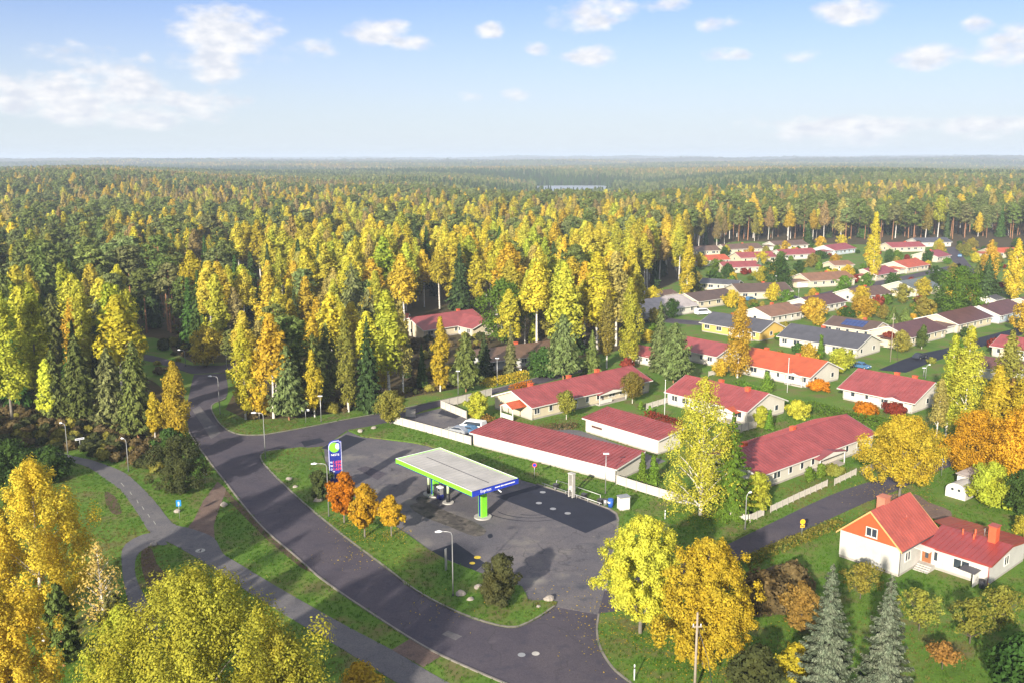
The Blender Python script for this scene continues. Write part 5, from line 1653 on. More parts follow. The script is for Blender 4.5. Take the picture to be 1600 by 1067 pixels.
def tube_np(polys, n=6):
    """polys: list of (points, radii) -> verts, quads"""
    V, Q = [], []
    base = 0
    for pts, rad_ in polys:
        pts = np.asarray(pts, float)
        m = len(pts)
        d = unit(np.gradient(pts, axis=0))
        ref = np.array([0, 0, 1.0]) if abs(d[0][2]) < .9 else np.array([1.0, 0, 0])
        a = unit(np.cross(d, ref)); b = np.cross(d, a)
        th = np.linspace(0, 2 * math.pi, n, endpoint=False)
        r = np.asarray(rad_).reshape(m, 1, 1)
        ring = pts[:, None, :] + r * (a[:, None, :] * np.cos(th)[None, :, None] + b[:, None, :] * np.sin(th)[None, :, None])
        V.append(ring.reshape(-1, 3))
        i = np.arange(m - 1)[:, None]; k = np.arange(n)[None, :]
        q = np.stack([i * n + k, i * n + (k + 1) % n, (i + 1) * n + (k + 1) % n, (i + 1) * n + k], -1).reshape(-1, 4) + base
        Q.append(q)
        base += m * n
    return np.concatenate(V), np.concatenate(Q)


PROF = {
    'birch': lambda t: np.clip(1.72 * (t + .07) ** .42 * (1 - t) ** .82, .05, 1),
    'aspen': lambda t: np.clip(1.5 * (t + .10) ** .35 * (1 - t) ** .62, .08, 1),
    'round': lambda t: np.sqrt(np.clip(1 - (2 * t - 1) ** 2, .02, 1)),
    'maple': lambda t: np.clip(np.sin(math.pi * (t * .80 + .16)) ** .75, .1, 1),
    'vase': lambda t: np.clip(.45 + .75 * t - .9 * np.clip(t - .6, 0, 1) ** 1.2 * 2, .15, 1),
    'weep': lambda t: np.clip(1.4 * (t + .25) ** .2 * (1 - t) ** .55, .1, 1),
    'cone': lambda t: np.clip((1 - t) ** .85, .03, 1),
}


def decid(seed, H, W, cb=.25, prof='birch', ncl=60, nl=2500, ls=.35, tr=.2, nlimb=14, droop=0.0, crf=.17, up=.35, sparse=None, fill=.45, sides=6, zs=.85, rough=0.0):
    """returns trunk (verts, quads) and crown (verts, quads) of a broadleaf tree standing at the origin"""
    rg = np.random.default_rng(seed)
    ph = rg.uniform(0, 6.28)
    bend = lambda z: np.stack([np.sin(z / H * 2.2 + ph) * H * .012, np.cos(z / H * 1.7 + ph) * H * .012], -1) - np.array([math.sin(ph), math.cos(ph)]) * H * .012
    i = np.arange(ncl)
    t = (i + rg.uniform(0, 1, ncl)) / ncl
    t = t ** .92
    az = i * 2.39996 + rg.uniform(-.5, .5, ncl)
    lob = 1 + .16 * np.sin(az * 2 + ph) + .12 * np.sin(az * 3 + t * 5 + ph * 2)
    R = W / 2 * PROF[prof](t) * lob
    rf = np.where(rg.uniform(0, 1, ncl) < .78, rg.uniform(.62, 1.0, ncl), rg.uniform(.1, .6, ncl))
    rf = rf * (1 + rough * rg.normal(0, 1, ncl))
    z = H * (cb + (1 - cb) * t * .97)
    rc = W * crf * rg.uniform(.65, 1.25, ncl) * (.5 + .5 * PROF[prof](t))
    rr_ = np.maximum(R * rf - rc * .55, 0)
    C = np.stack([rr_ * np.cos(az), rr_ * np.sin(az), z], 1)
    C[:, :2] += bend(z)
    w_ = rc ** 2
    cnt = np.maximum(1, (nl * w_ / w_.sum())).astype(int)
    idx = np.repeat(np.arange(ncl), cnt)
    n = len(idx)
    d = unit(rg.normal(size=(n, 3)))
    rad_ = rc[idx] * (fill + (1 - fill) * rg.uniform(0, 1, n) ** .55) * rg.uniform(.85, 1.25, n)
    off = d * rad_[:, None]
    off[:, 2] *= zs
    if droop:
        off[:, 2] = np.where(off[:, 2] < 0, off[:, 2] * (1 + droop * 1.6), off[:, 2])
    P = C[idx] + off
    ax = np.stack([P[:, 0], P[:, 1], np.zeros(n)], 1)
    Nn = d * .9 + unit(ax) * .55 + np.array([0, 0, up]) + rg.normal(size=(n, 3)) * .42
    sz = ls * rg.uniform(.6, 1.3, n)
    keep = P[:, 2] > .3
    if sparse is not None:
        keep &= rg.uniform(0, 1, n) < np.clip(sparse[0] + (sparse[1] - sparse[0]) * (P[:, 2] / H), 0, 1)
    crown = leaf_quads(P[keep], Nn[keep], sz[keep], rg)
    # trunk and limbs
    zt = np.linspace(0, H * .93, 9)
    tp = np.concatenate([bend(zt), zt[:, None]], 1)
    polys = [(tp, tr * (1 - .9 * (zt / H)) + .015)]
    sel = rg.choice(ncl, min(nlimb, ncl), replace=False)
    for k in sel:
        c = C[k]
        hd = math.hypot(*(c[:2] - bend(np.array([c[2]]))[0]))
        z0 = max(H * cb * .7, c[2] - hd * 1.15)
        p0 = np.append(bend(np.array([z0]))[0], z0)
        mid = p0 * .45 + c * .55; mid[2] += hd * .06
        r0 = tr * .38 * (1 - z0 / H) + .02
        polys.append(([p0, mid, c], [r0, r0 * .6, .012]))
    return tube_np(polys, sides), crown


def spruce(seed, H, W, nl=2400, ls=.32, cb=.06, tr=.2, whorl=.55, droop=.35, spread=.34, sides=6, exp=.9):
    rg = np.random.default_rng(seed)
    P, A, Nn, S = [], [], [], []
    polys = [(np.array([[0, 0, z] for z in np.linspace(0, H * .98, 7)]), tr * (1 - np.linspace(0, .96, 7)) + .01)]
    z = H * cb
    br = []
    while z < H * .985:
        t = z / H
        Lb = W / 2 * (1 - t) ** exp * rg.uniform(.82, 1.12)
        nb = max(4, int(5 + 5 * (1 - t)))
        a0 = rg.uniform(0, 6.28)
        for k in range(nb):
            br.append((z + rg.uniform(-.15, .15), a0 + 6.283 * k / nb + rg.uniform(-.22, .22), Lb * rg.uniform(.72, 1.18)))
        z += whorl * rg.uniform(.75, 1.25) * (.55 + .6 * (1 - t))
    tot = sum(b[2] for b in br)
    for (z0, az, Lb) in br:
        n = max(3, int(nl * Lb / tot))
        s = rg.uniform(.12, 1.0, n) ** .75
        dz = -droop * Lb * (s ** 1.2) + .22 * Lb * s ** 3
        side = rg.uniform(-1, 1, n) * (1 - s * .72) * Lb * spread
        ca, sa = math.cos(az), math.sin(az)
        x = s * Lb * ca - side * sa; y = s * Lb * sa + side * ca
        P.append(np.stack([x, y, z0 + dz - np.abs(side) * .25 + rg.normal(0, .05, n)], 1))
        dirv = np.stack([ca - side / (Lb * .34 + 1e-6) * sa * .7, sa + side / (Lb * .34 + 1e-6) * ca * .7, np.full(n, -.32) + rg.normal(0, .15, n)], 1)
        A.append(dirv)
        Nn.append(np.stack([np.full(n, ca * .85), np.full(n, sa * .85), np.full(n, .5)], 1) + rg.normal(size=(n, 3)) * .38)
        S.append(ls * rg.uniform(.7, 1.3, n) * (1.1 - .45 * s * 0) * (.6 + .4 * min(1, Lb / (W * .25))))
    P = np.concatenate(P); A = np.concatenate(A); Nn = np.concatenate(Nn); S = np.concatenate(S)
    keep = P[:, 2] > .1
    return tube_np(polys, sides), leaf_quads(P[keep], Nn[keep], S[keep], rg, .42, A[keep])


def pine(seed, H, W, nl=2400, ls=.3, cb=.45, ncl=34, tr=.2, sides=6):
    rg = np.random.default_rng(seed)
    i = np.arange(ncl)
    t = ((i + rg.uniform(0, 1, ncl)) / ncl) ** .85
    az = i * 2.39996 + rg.uniform(-.7, .7, ncl)
    prof = np.clip(1.35 * (t + .25) ** .4 * (1 - t) ** .45, .18, 1)
    R = W / 2 * prof * rg.uniform(.45, 1.05, ncl)
    z = H * (cb + (1 - cb) * t * .96)
    lean = rg.uniform(-.02, .02, 2) * H
    C = np.stack([R * np.cos(az) + lean[0] * z / H, R * np.sin(az) + lean[1] * z / H, z], 1)
    rc = W * .19 * rg.uniform(.7, 1.25, ncl) * (.6 + .4 * prof)
    w_ = rc ** 2
    cnt = np.maximum(1, nl * w_ / w_.sum()).astype(int)
    idx = np.repeat(i, cnt); n = len(idx)
    d = unit(rg.normal(size=(n, 3)))
    off = d * (rc[idx] * rg.uniform(.35, 1.15, n))[:, None]
    off[:, 2] *= .62
    P = C[idx] + off
    Nn = d * .8 + unit(np.stack([P[:, 0], P[:, 1], np.zeros(n)], 1)) * .5 + np.array([0, 0, .35]) + rg.normal(size=(n, 3)) * .4
    ax = unit(np.stack([P[:, 0], P[:, 1], np.full(n, .6)], 1)) + rg.normal(size=(n, 3)) * .5
    crown = leaf_quads(P, Nn, ls * rg.uniform(.65, 1.3, n), rg, .45, ax)
    zt = np.linspace(0, H * .95, 8)
    polys = [(np.stack([lean[0] * zt / H, lean[1] * zt / H, zt], 1), tr * (1 - .85 * zt / H) + .02)]
    for k in range(0, ncl, 2):
        c = C[k]
        z0 = max(H * cb * .9, c[2] - R[k] * .35)
        p0 = np.array([lean[0] * z0 / H, lean[1] * z0 / H, z0])
        polys.append(([p0, p0 * .5 + c * .5, c], [tr * .28, tr * .18, .015]))
    for k in range(4):          # dead stubs under the crown
        z0 = H * cb * rg.uniform(.55, .95); a = rg.uniform(0, 6.28)
        polys.append(([np.array([0, 0, z0]), np.array([math.cos(a) * .8, math.sin(a) * .8, z0 + .1])], [.03, .01]))
    return tube_np(polys, sides), crown


COLORS = {  # linear leaf colours
    'gold': (.54, .41, .038), 'yellow': (.51, .42, .042), 'lemon': (.49, .445, .052), 'lime': (.40, .43, .045), 'orange': (.58, .20, .016),
    'rust': (.34, .19, .05), 'olive': (.26, .235, .045), 'green': (.11, .185, .024), 'deep': (.058, .11, .024), 'brown': (.15, .11, .05),
    'red': (.24, .045, .028), 'pine': (.138, .175, .045), 'spruce': (.058, .09, .03), 'grey_pine': (.165, .195, .068), 'blue': (.125, .165, .11),
    'thuja': (.12, .21, .026), 'pale': (.42, .335, .09), 'dark': (.075, .085, .03), 'yellowgreen': (.45, .425, .05), 'amber': (.49, .345, .038), 'tan': (.30, .225, .085)}


def col(c, rr=None):
    c = COLORS[c] if isinstance(c, str) else c
    if rr:
        k = rr.uniform(.86, 1.14); h = rr.uniform(-.07, .07)
        return (c[0] * k * (1 + h), c[1] * k * (1 - h), c[2] * k, 1)
    return (*c, 1)


def tree_obj(name, label, cat, loc, rz, trunk_me, crown_me, color, scale=(1, 1, 1), group=None, parts=('trunk', 'crown')):
    root = tag(empty(name, loc, rz), label, cat, group)
    root.scale = scale
    a = bpy.data.objects.new(parts[0], trunk_me); link(a, root)
    b = bpy.data.objects.new(parts[1], crown_me); link(b, root)
    b.color = color
    return root


def meshes(tc, bark, leafm, nm):
    (tv, tq), (cv, cq) = tc
    return np_mesh('trunk', tv, tq, [bark], smooth=np.ones(len(tq), bool)), np_mesh('crown', cv, cq, [leafm])


def combo(tc, bark, leafm, name):
    (tv, tq), (cv, cq) = tc
    V = np.concatenate([tv, cv]); Q = np.concatenate([tq, cq + len(tv)])
    mi = np.concatenate([np.zeros(len(tq), int), np.ones(len(cq), int)])
    return np_mesh(name, V, Q, [bark, leafm], mi)


BARK = {'birch': 'birch_bark', 'aspen': 'grey_bark', 'pine': 'pine_bark', 'spruce': 'dark_bark', 'round': 'dark_bark', 'maple': 'grey_bark', 'weep': 'birch_bark', 'shrub': 'dark_bark', 'ypine': 'pine_bark'}


def gen(kind, seed, H, W, q=1.0, ls=1.0, **kw):
    """one tree of a kind; q scales the number of leaves, ls their size"""
    if kind == 'birch':
        a = dict(cb=.30, prof='birch', ncl=60, nl=int(3600 * q), ls=.28 * ls, tr=.011 * H, nlimb=12, droop=.5)
    elif kind == 'aspen':
        a = dict(cb=.22, prof='aspen', ncl=68, nl=int(3900 * q), ls=.29 * ls, tr=.011 * H, nlimb=14, up=.5)
    elif kind == 'round':
        a = dict(cb=.10, prof='round', ncl=64, nl=int(2800 * q), ls=.31 * ls, tr=.014 * H, nlimb=20, crf=.145, rough=.2, fill=.3)
    elif kind == 'maple':
        a = dict(cb=.22, prof='maple', ncl=60, nl=int(3000 * q), ls=.34 * ls, tr=.016 * H, nlimb=20, crf=.155)
    elif kind == 'weep':
        a = dict(cb=.10, prof='weep', ncl=90, nl=int(3000 * q), ls=.3 * ls, tr=.013 * H, nlimb=46, droop=.9, crf=.12)
    elif kind == 'shrub':
        a = dict(cb=.02, prof='round', ncl=40, nl=int(2000 * q), ls=.22 * ls, tr=.02 * H, nlimb=14, crf=.2)
    elif kind == 'spruce':
        a = dict(nl=int(2800 * q), ls=.46 * ls, tr=.012 * H)
        a.update(kw)
        return spruce(seed, H, W, **a)
    elif kind == 'ypine':      # broad young pine, clothed nearly to the ground
        a = dict(nl=int(3000 * q), ls=.44 * ls, tr=.013 * H, cb=.12, droop=-.16, spread=.42, exp=.62, whorl=.7)
        a.update(kw)
        return spruce(seed, H, W, **a)
    elif kind == 'pine':
        a = dict(nl=int(2700 * q), ls=.36 * ls, tr=.011 * H)
        a.update(kw)
        return pine(seed, H, W, **a)
    elif kind == 'thuja':
        a = dict(cb=.02, prof='cone', ncl=46, nl=int(1600 * q), ls=.2 * ls, tr=.02 * H, nlimb=4, crf=.24, up=.2)
    a.update(kw)
    return decid(seed, H, W, **a)


def leafm(kind):
    return 'needle' if kind in ('spruce', 'pine', 'thuja', 'ypine') else 'leaf'


# --- trees one can single out in the photograph: kind, base pixel, top pixel, crown width (m), colour, label, leaf number, leaf size, extras
SINGLE = [
    ('aspen', 70, 1012, 716, 12.0, 'yellow', 'big golden aspen with pale trunk at the lower corner', 8.5, .5, dict(cb=.14, ncl=120, crf=.12, nlimb=24, prof='maple'), 'birch_bark'),
    ('aspen', -25, 1010, 722, 10.5, 'yellow', 'golden aspen cut off by the picture edge beside the big one', 7, .5, dict(cb=.1, ncl=100, crf=.13, prof='maple'), None),
    ('aspen', 30, 1190, 905, 10.0, 'yellow', 'golden aspen crown filling the bottom corner', 6, .5, dict(cb=.12, ncl=90, crf=.13), None),
    ('aspen', 330, 1215, 893, 19.44, 'yellowgreen', 'broad yellow green aspen crown at the bottom of the view', 12, .5, dict(cb=.15, ncl=170, crf=.10, prof='maple', up=.7), None),
    ('aspen', 200, 1200, 950, 9.5, 'yellowgreen', 'smaller yellow green crown leaning on the broad aspen', 5, .56, dict(cb=.12, ncl=90, crf=.13, up=.7), None),
    ('aspen', 440, 1210, 985, 9.0, 'yellowgreen', 'low yellow green crown at the foot of the broad aspen', 5, .56, dict(cb=.1, ncl=90, crf=.13, up=.7), None),
    ('birch', 166, 1030, 838, 6.0, 'pale', 'thin half bare birch with pinkish twigs beside the golden aspen', .45, .5, dict(cb=.35, nlimb=50), None),
    ('ypine', 100, 1040, 908, 5.5, 'pine', 'young green pine under the golden aspen', 3, .6, {}, None),
    ('ypine', 185, 1045, 925, 6.5, 'grey_pine', 'olive young pine below the half bare birch', 3, .6, {}, None),
    ('birch', 278, 694, 562, 7.2, 'amber', 'tall amber birch with two pale stems beside the main road', 2.4, .8, dict(cb=.16, nlimb=20), None),
    ('birch', 243, 692, 612, 4.5, 'gold', 'slim golden birch next to the tall amber one', 1.3, .8, {}, None),
    ('round', 282, 772, 680, 8.444, 'dark', 'big dark round bush between footpath and main road', 3.5, .62, dict(cb=.02, fill=.6), None),
    ('round', 268, 728, 668, 5.5, 'deep', 'dark green bush behind the big dark round one', 1.6, .7, dict(cb=.02), None),
    ('aspen', 20, 664, 452, 10.0, 'lime', 'tall lime yellow aspen at the picture edge, woods by the footpath', 1.6, 1, {}, None),
    ('aspen', 62, 650, 440, 8.0, 'lime', 'tall lime aspen second from the picture edge', 1.4, 1, {}, None),
    ('aspen', 78, 664, 560, 5.5, 'lemon', 'short bright lemon aspen in front of the footpath woods', 1.2, .9, {}, None),
    ('aspen', 140, 620, 436, 7.5, 'yellowgreen', 'yellow green aspen behind the footpath pines', 1.2, 1, {}, None),
    ('aspen', 205, 600, 452, 9.0, 'lime', 'bushy lime aspen above the clearing', 1.4, 1, {}, None),
    ('ypine', 128, 664, 524, 8.0, 'pine', 'pine with orange stem behind the footpath lamp', 1.5, .9, {}, None),
    ('ypine', 176, 672, 540, 7.5, 'grey_pine', 'leaning pine between the two footpath lamps', 1.5, .9, {}, None),
    ('ypine', 217, 690, 532, 8.888, 'pine', 'broad green pine at the footpath woods corner', 1.8, .9, {}, None),
    ('ypine', 90, 662, 545, 6.5, 'pine', 'slim pine between bright aspens', 1.2, .9, {}, None),
    ('round', 323, 572, 511, 10.5, 'amber', 'round amber tree beside the cross road', 1.6, .95, dict(cb=.08), None),
    ('round', 20, 758, 690, 9.5, 'deep', 'dark green thicket bush at the picture edge', 2.2, .7, dict(cb=.01), None),
    ('round', 78, 752, 698, 8.0, 'deep', 'dark green thicket bush beside the footpath', 2, .7, dict(cb=.01), None),
    ('round', -40, 745, 680, 9.0, 'deep', 'dark green bush past the picture edge', 1.5, .7, dict(cb=.01), None),
    # between main road and side street
    ('birch', 384, 656, 505, 7.0, 'yellow', 'yellow birch at the tip of the roadside wood', 1.3, .9, dict(cb=.12), None),
    ('birch', 405, 654, 545, 5.2, 'gold', 'short golden birch at the tip of the roadside wood', 1.1, .9, dict(cb=.1), None),
    ('ypine', 452, 657, 540, 9.0, 'grey_pine', 'broad grey green pine on the roadside wood edge', 1.7, .9, {}, None),
    ('birch', 492, 652, 545, 5.0, 'gold', 'thin golden birch beside the grey green pine', 1.1, .9, dict(cb=.15), None),
    ('birch', 545, 644, 490, 6.2, 'olive', 'olive birch by the street name board', 1.2, .9, dict(cb=.12), None),
    ('spruce', 577, 642, 492, 8.0, 'spruce', 'tall dark spruce at the side street', 1.5, .9, {}, None),
    ('birch', 630, 620, 468, 6.0, 'pale', 'half bare birch with bright white stem at the side street', .75, .8, dict(cb=.25, nlimb=24), None),
    ('birch', 688, 612, 493, 5.8, 'gold', 'golden birch with orange tip beside the lamp post', 1.5, .9, dict(cb=.1), None),
    ('ypine', 728, 612, 520, 8.5, 'pine', 'bushy dark pine in front of the garden house', 1.7, .9, {}, None),
    ('spruce', 757, 590, 520, 6.0, 'spruce', 'small dark spruce behind the bushy pine', 1.1, .9, {}, None),
    ('spruce', 798, 588, 508, 4.6, 'grey_pine', 'slender grey spruce in front of the brown roof', 1.3, .8, {}, None),
    ('ypine', 880, 592, 490, 11.0, 'grey_pine', 'large round grey green pine at the end of the cream terrace', 2.2, .9, {}, None),
    ('spruce', 925, 585, 515, 6.0, 'pine', 'small spruce beside the large grey green pine', 1.2, .9, {}, None),
    ('birch', 985, 572, 432, 8.2, 'lemon', 'tall lemon yellow birch at the end of the estate', 1.6, .9, dict(cb=.1), None),
    ('birch', 948, 575, 452, 6.5, 'olive', 'tall olive tree next to the lemon yellow birch', 1.2, .9, dict(cb=.2), None),
    ('spruce', 1030, 580, 470, 7.5, 'grey_pine', 'tall slim spruce behind the broad grey pine', 1.4, .9, {}, None),
    ('ypine', 1052, 598, 505, 11.5, 'grey_pine', 'broad grey pine covering the plum roofed house', 2.4, .85, {}, None),
    ('round', 788, 535, 437, 17.0, 'green', 'big round green tree in the middle wood', 2.2, 1.1, dict(cb=.06), None),
    ('round', 856, 525, 470, 13.0, 'olive', 'round olive willow beside the big green tree', 1.4, 1.1, dict(cb=.06), None),
    ('thuja', 832, 535, 500, 4.0, 'lime', 'small pointed lime shrub by the brown roof', 1, 1.3, {}, None),
    ('round', 850, 588, 545, 11.0, 'deep', 'dark green garden tree beside the brown roofed house', 1.5, 1, dict(cb=.03), None),
    # by the forecourt and terraces
    ('round', 610, 664, 610, 6.888, 'olive', 'olive rounded tree at the corner of the white fence', 2.2, .62, dict(cb=.16, nlimb=24), None),
    ('round', 747, 657, 612, 5.222, 'lemon', 'round lemon yellow bush inside the white fence corner', 2.0, .6, dict(cb=.03), None),
    ('maple', 538, 818, 738, 4.888, 'orange', 'bright orange young maple beside the price pylon', 2.2, .55, dict(cb=.26, ncl=44), None),
    ('maple', 570, 840, 756, 4.666, (.58, .32, .025), 'amber young maple, middle of three beside the forecourt', 2.0, .55, dict(cb=.25, ncl=44), None),
    ('maple', 612, 839, 774, 4.333, (.58, .37, .03), 'golden young maple standing alone beside the forecourt', 1.7, .55, dict(cb=.32, ncl=38), None),
    ('round', 501, 782, 734, 3.777, 'dark', 'dark shrub behind the lamp in front of the pylon', 1.5, .6, dict(cb=.05), None),
    ('round', 778, 945, 866, 5.111, 'dark', 'dark brownish bush on the island end', 3.2, .52, dict(cb=.02, fill=.6), None),
    ('birch', 885, 655, 611, 4.6, 'olive', 'thin olive tree in front of the cream terrace', 1.1, .6, dict(cb=.3, prof='round', nlimb=20), None),
    ('birch', 988, 630, 581, 5.4, 'olive', 'ochre tree at the far end of the cream terrace', 1.5, .6, dict(cb=.25, prof='round', nlimb=20), None),
    ('weep', 1094, 806, 584, 11.5, 'yellowgreen', 'tall weeping birch with white branching stem before the terraces', 4.2, .6, dict(sparse=(.75, .9), nlimb=34), None),
    ('spruce', 1140, 806, 640, 8.5, 'thuja', 'dense green spruce beside the weeping birch', 4, .62, dict(cb=.02, spread=.26, whorl=.7), None),
    ('round', 1182, 798, 738, 5.0, 'yellowgreen', 'yellow green shrub at the corner of the terraced house', 1.6, .6, dict(cb=.03), None),
    ('thuja', 1003, 752, 706, 2.4, 'thuja', 'slim thuja nearest the garage gable', 1.2, .9, {}, None),
    ('thuja', 1021, 757, 712, 3.0, 'thuja', 'wider thuja at the end of the white fence', 1.3, .9, {}, None),
    ('thuja', 1001, 640, 626, 1.7, 'thuja', 'small thuja cone by the red hedge', .6, .9, {}, None),
    ('thuja', 1015, 649, 634, 1.9, 'thuja', 'small thuja cone behind the shorter garage', .6, .9, {}, None),
    ('thuja', 1201, 672, 640, 2.8, 'thuja', 'green cone shrub beside the white porch', 1, .9, {}, None),
    ('round', 1188, 668, 634, 3.6, 'lime', 'lime shrub beside the cone shrub at the porch', 1, .8, dict(cb=.02), None),
    ('round', 1247, 655, 626, 4.6, 'lemon', 'lemon yellow shrub over the terrace ridge', 1.4, .7, dict(cb=.02), None),
    ('thuja', 1281, 565, 524, 3.2, 'thuja', 'tall pointed thuja before the slate roof', 1.2, 1, {}, None),
    ('thuja', 1264, 754, 729, 1.8, 'thuja', 'clipped green column at the terrace entrance', 1, .7, dict(prof='round'), None),
    ('thuja', 1282, 748, 724, 1.8, 'thuja', 'second clipped green column right at the porch', 1, .7, dict(prof='round'), None),
    ('shrub', 1301, 742, 728, 4.0, 'olive', 'low olive shrub before the terrace porch', 1.2, .8, {}, None),
    # maples and the near garden
    ('maple', 1000, 990, 806, 10.88, 'lemon', 'yellow maple nearest the forecourt exit', 8, .5, dict(ncl=130, crf=.11, cb=.18), None),
    ('maple', 1100, 1042, 838, 11.77, (.57, .425, .036), 'golden maple behind the wooden utility pole', 8.5, .5, dict(ncl=140, crf=.11, cb=.12), None),
    ('maple', 1405, 776, 648, 13.5, 'gold', 'golden maple on grey stems beside the residential road', 6, .55, dict(cb=.22, ncl=110, crf=.12), None),
    ('maple', 1520, 742, 640, 12.0, (.56, .30, .022), 'amber maple beside the round blue sign', 4, .6, dict(cb=.08, ncl=80), None),
    ('maple', 1590, 775, 632, 13.0, (.56, .32, .025), 'amber maple behind the garden shed at the picture edge', 4.5, .6, dict(cb=.08, ncl=90), None),
    ('round', 1548, 790, 722, 7.5, 'lime', 'lime green shrub behind the garden shed', 2, .65, dict(cb=.02), None),
    ('round', 1590, 800, 735, 7.0, 'deep', 'dark green shrub behind the shed at the picture edge', 2, .65, dict(cb=.02), None),
    ('birch', 1505, 690, 508, 9.0, 'lemon', 'tall lemon birch above the orange maples', 2.2, .75, dict(cb=.12), None),
    ('birch', 1478, 680, 520, 6.5, 'yellowgreen', 'slim yellow green birch beside the tall lemon one', 1.6, .75, dict(cb=.15), None),
    ('birch', 1462, 690, 590, 5.0, 'pale', 'bare looking birch behind the golden maple', .6, .7, dict(cb=.3, nlimb=30), None),
    ('birch', 1550, 715, 570, 7.5, 'gold', 'golden birch with long white stem behind the shed', 1.8, .75, dict(cb=.3), None),
    ('birch', 1592, 720, 560, 8.0, 'gold', 'golden birch at the picture edge above the shed', 1.8, .75, dict(cb=.2), None),
    ('birch', 1575, 690, 590, 6.0, 'rust', 'rusty birch half bare by the plum roof', 1.0, .7, dict(cb=.2), None),
    ('spruce', 1287, 1100, 874, 7.111, 'blue', 'silvery blue spruce, the nearer to the utility pole', 9, .38, dict(cb=.02, whorl=.6, droop=.2, exp=.8, spread=.28), None),
    ('spruce', 1376, 1120, 893, 7.111, 'blue', 'silvery blue spruce, the nearer to the apple trees', 9, .38, dict(cb=.02, whorl=.6, droop=.2, exp=.8, spread=.28), None),
    ('round', 1344, 935, 878, 4.888, 'olive', 'olive apple tree against the white gable wall', 1.1, .45, dict(cb=.22, nlimb=44, rough=.32, crf=.11, ncl=80, sparse=(.6, .85)), None),
    ('round', 1436, 985, 922, 4.777, 'olive', 'spreading olive apple tree in the middle of the lawn', 1.1, .45, dict(cb=.22, nlimb=44, rough=.32, crf=.11, ncl=80, sparse=(.6, .85)), None),
    ('round', 1515, 1005, 935, 4.888, 'olive', 'yellowish apple tree nearest the bin shelter', 1.1, .45, dict(cb=.22, nlimb=44, rough=.32, crf=.11, ncl=80, sparse=(.6, .85)), None),
    ('round', 1560, 985, 915, 6.0, 'olive', 'larger apple tree at the picture edge', 1.1, .45, dict(cb=.22, nlimb=44, rough=.32, crf=.11, ncl=80, sparse=(.6, .85)), None),
    ('round', 1472, 1045, 1006, 3.333, 'rust', 'small half bare apple tree on the near lawn', .5, .5, dict(cb=.35, nlimb=24), None),
    ('round', 1252, 985, 914, 4.888, 'rust', 'rust orange shrub behind the blue spruces', 2.0, .5, dict(cb=.03), None),
    ('round', 1244, 1065, 1005, 4.666, 'gold', 'small golden tree at the foot of the blue spruce', 1.8, .5, dict(cb=.1), None),
    ('shrub', 1200, 950, 900, 6.666, 'brown', 'low brown bramble patch behind the golden maple', 2.2, 1.2, dict(fill=.7), None),
    ('shrub', 1235, 925, 885, 5.555, 'brown', 'brown bramble patch next to the lawn edge', 1.8, 1.2, dict(fill=.7), None),
    ('shrub', 1590, 1090, 1000, 7.222, 'deep', 'dark hedge corner at the lower picture edge', 2.0, 1.2, dict(fill=.7), None),
    ('shrub', 1175, 1090, 1015, 5.555, 'dark', 'dark undergrowth bush beneath the golden maple', 2.0, 1.2, dict(fill=.7), None),
    ('shrub', 560, 1095, 1040, 5.0, 'gold', 'small golden bush at the bottom beside the footpath', 1.6, .8, {}, None),
    ('shrub', 1598, 835, 808, 4.0, 'yellowgreen', 'yellow green bush behind the near house wing', 1, .8, {}, None),
    # estate gardens
    ('birch', 1152, 590, 462, 9.0, 'amber', 'amber birch in front of the slate roofed yellow house', 2.0, .8, dict(cb=.1), None),
    ('round', 1230, 500, 463, 5.0, 'thuja', 'placeholder', 0, 0, None, None),
    ('round', 1497, 500, 416, 17.0, 'green', 'big round green tree in the estate', 2.2, 1.1, dict(cb=.04), None),
    ('spruce', 1540, 470, 398, 12.0, 'spruce', 'dark spruce group tree behind the big green tree', 1.6, 1.1, {}, None),
    ('spruce', 1524, 466, 408, 9.0, 'pine', 'lighter spruce beside the dark one in the estate', 1.4, 1.1, {}, None),
    ('birch', 1582, 470, 372, 10.0, 'gold', 'golden birch with white stem at the estate edge', 1.6, 1.0, dict(cb=.1), None),
    ('birch', 1545, 440, 375, 9.0, 'amber', 'amber birch above the dark spruces', 1.4, 1.0, dict(cb=.1), None),
    ('birch', 1072, 470, 365, 9.0, 'gold', 'golden birch at the corner of the brown roofs', 1.4, 1.0, dict(cb=.1), None),
    ('spruce', 1082, 458, 410, 9.0, 'pine', 'green spruce beside the brown roofed gable', 1.4, 1.0, {}, None),
    ('round', 1218, 452, 402, 12.0, 'deep', 'dark green round tree in the middle of the estate', 1.4, 1.1, dict(cb=.03), None),
    ('spruce', 1262, 383, 346, 9.0, 'deep', 'deep green spruce behind the grey brown roof', 1.2, 1.1, {}, None),
    ('round', 1281, 405, 393, 8.0, 'deep', 'dark green spruce like bush beside the blue gable', 1, 1.1, dict(cb=.02), None),
    ('spruce', 1186, 425, 402, 6.0, 'blue', 'pale blue spruce in the estate', 1.2, 1.0, {}, None),
    ('birch', 1364, 440, 330, 9.0, 'gold', 'tall golden birch rising over the far row of roofs', 1.4, 1.0, dict(cb=.12), None),
    ('round', 1270, 500, 466, 9.0, 'amber', 'amber garden tree beside the maroon roof', 1.4, 1, dict(cb=.05), None),
    ('round', 1348, 498, 464, 10.0, 'amber', 'amber garden tree in the middle of the maroon roofs', 1.4, 1, dict(cb=.03), None),
    ('spruce', 1395, 505, 478, 7.0, 'pine', 'green spruce before the maroon roof with white gable', 1.2, 1, {}, None),
    ('spruce', 1414, 503, 480, 6.5, 'pine', 'shorter green spruce beside its taller neighbour', 1.2, 1, {}, None),
    ('round', 1602, 520, 470, 10.0, 'amber', 'amber tree at the picture edge by the blue house', 1.5, 1, dict(cb=.03), None),
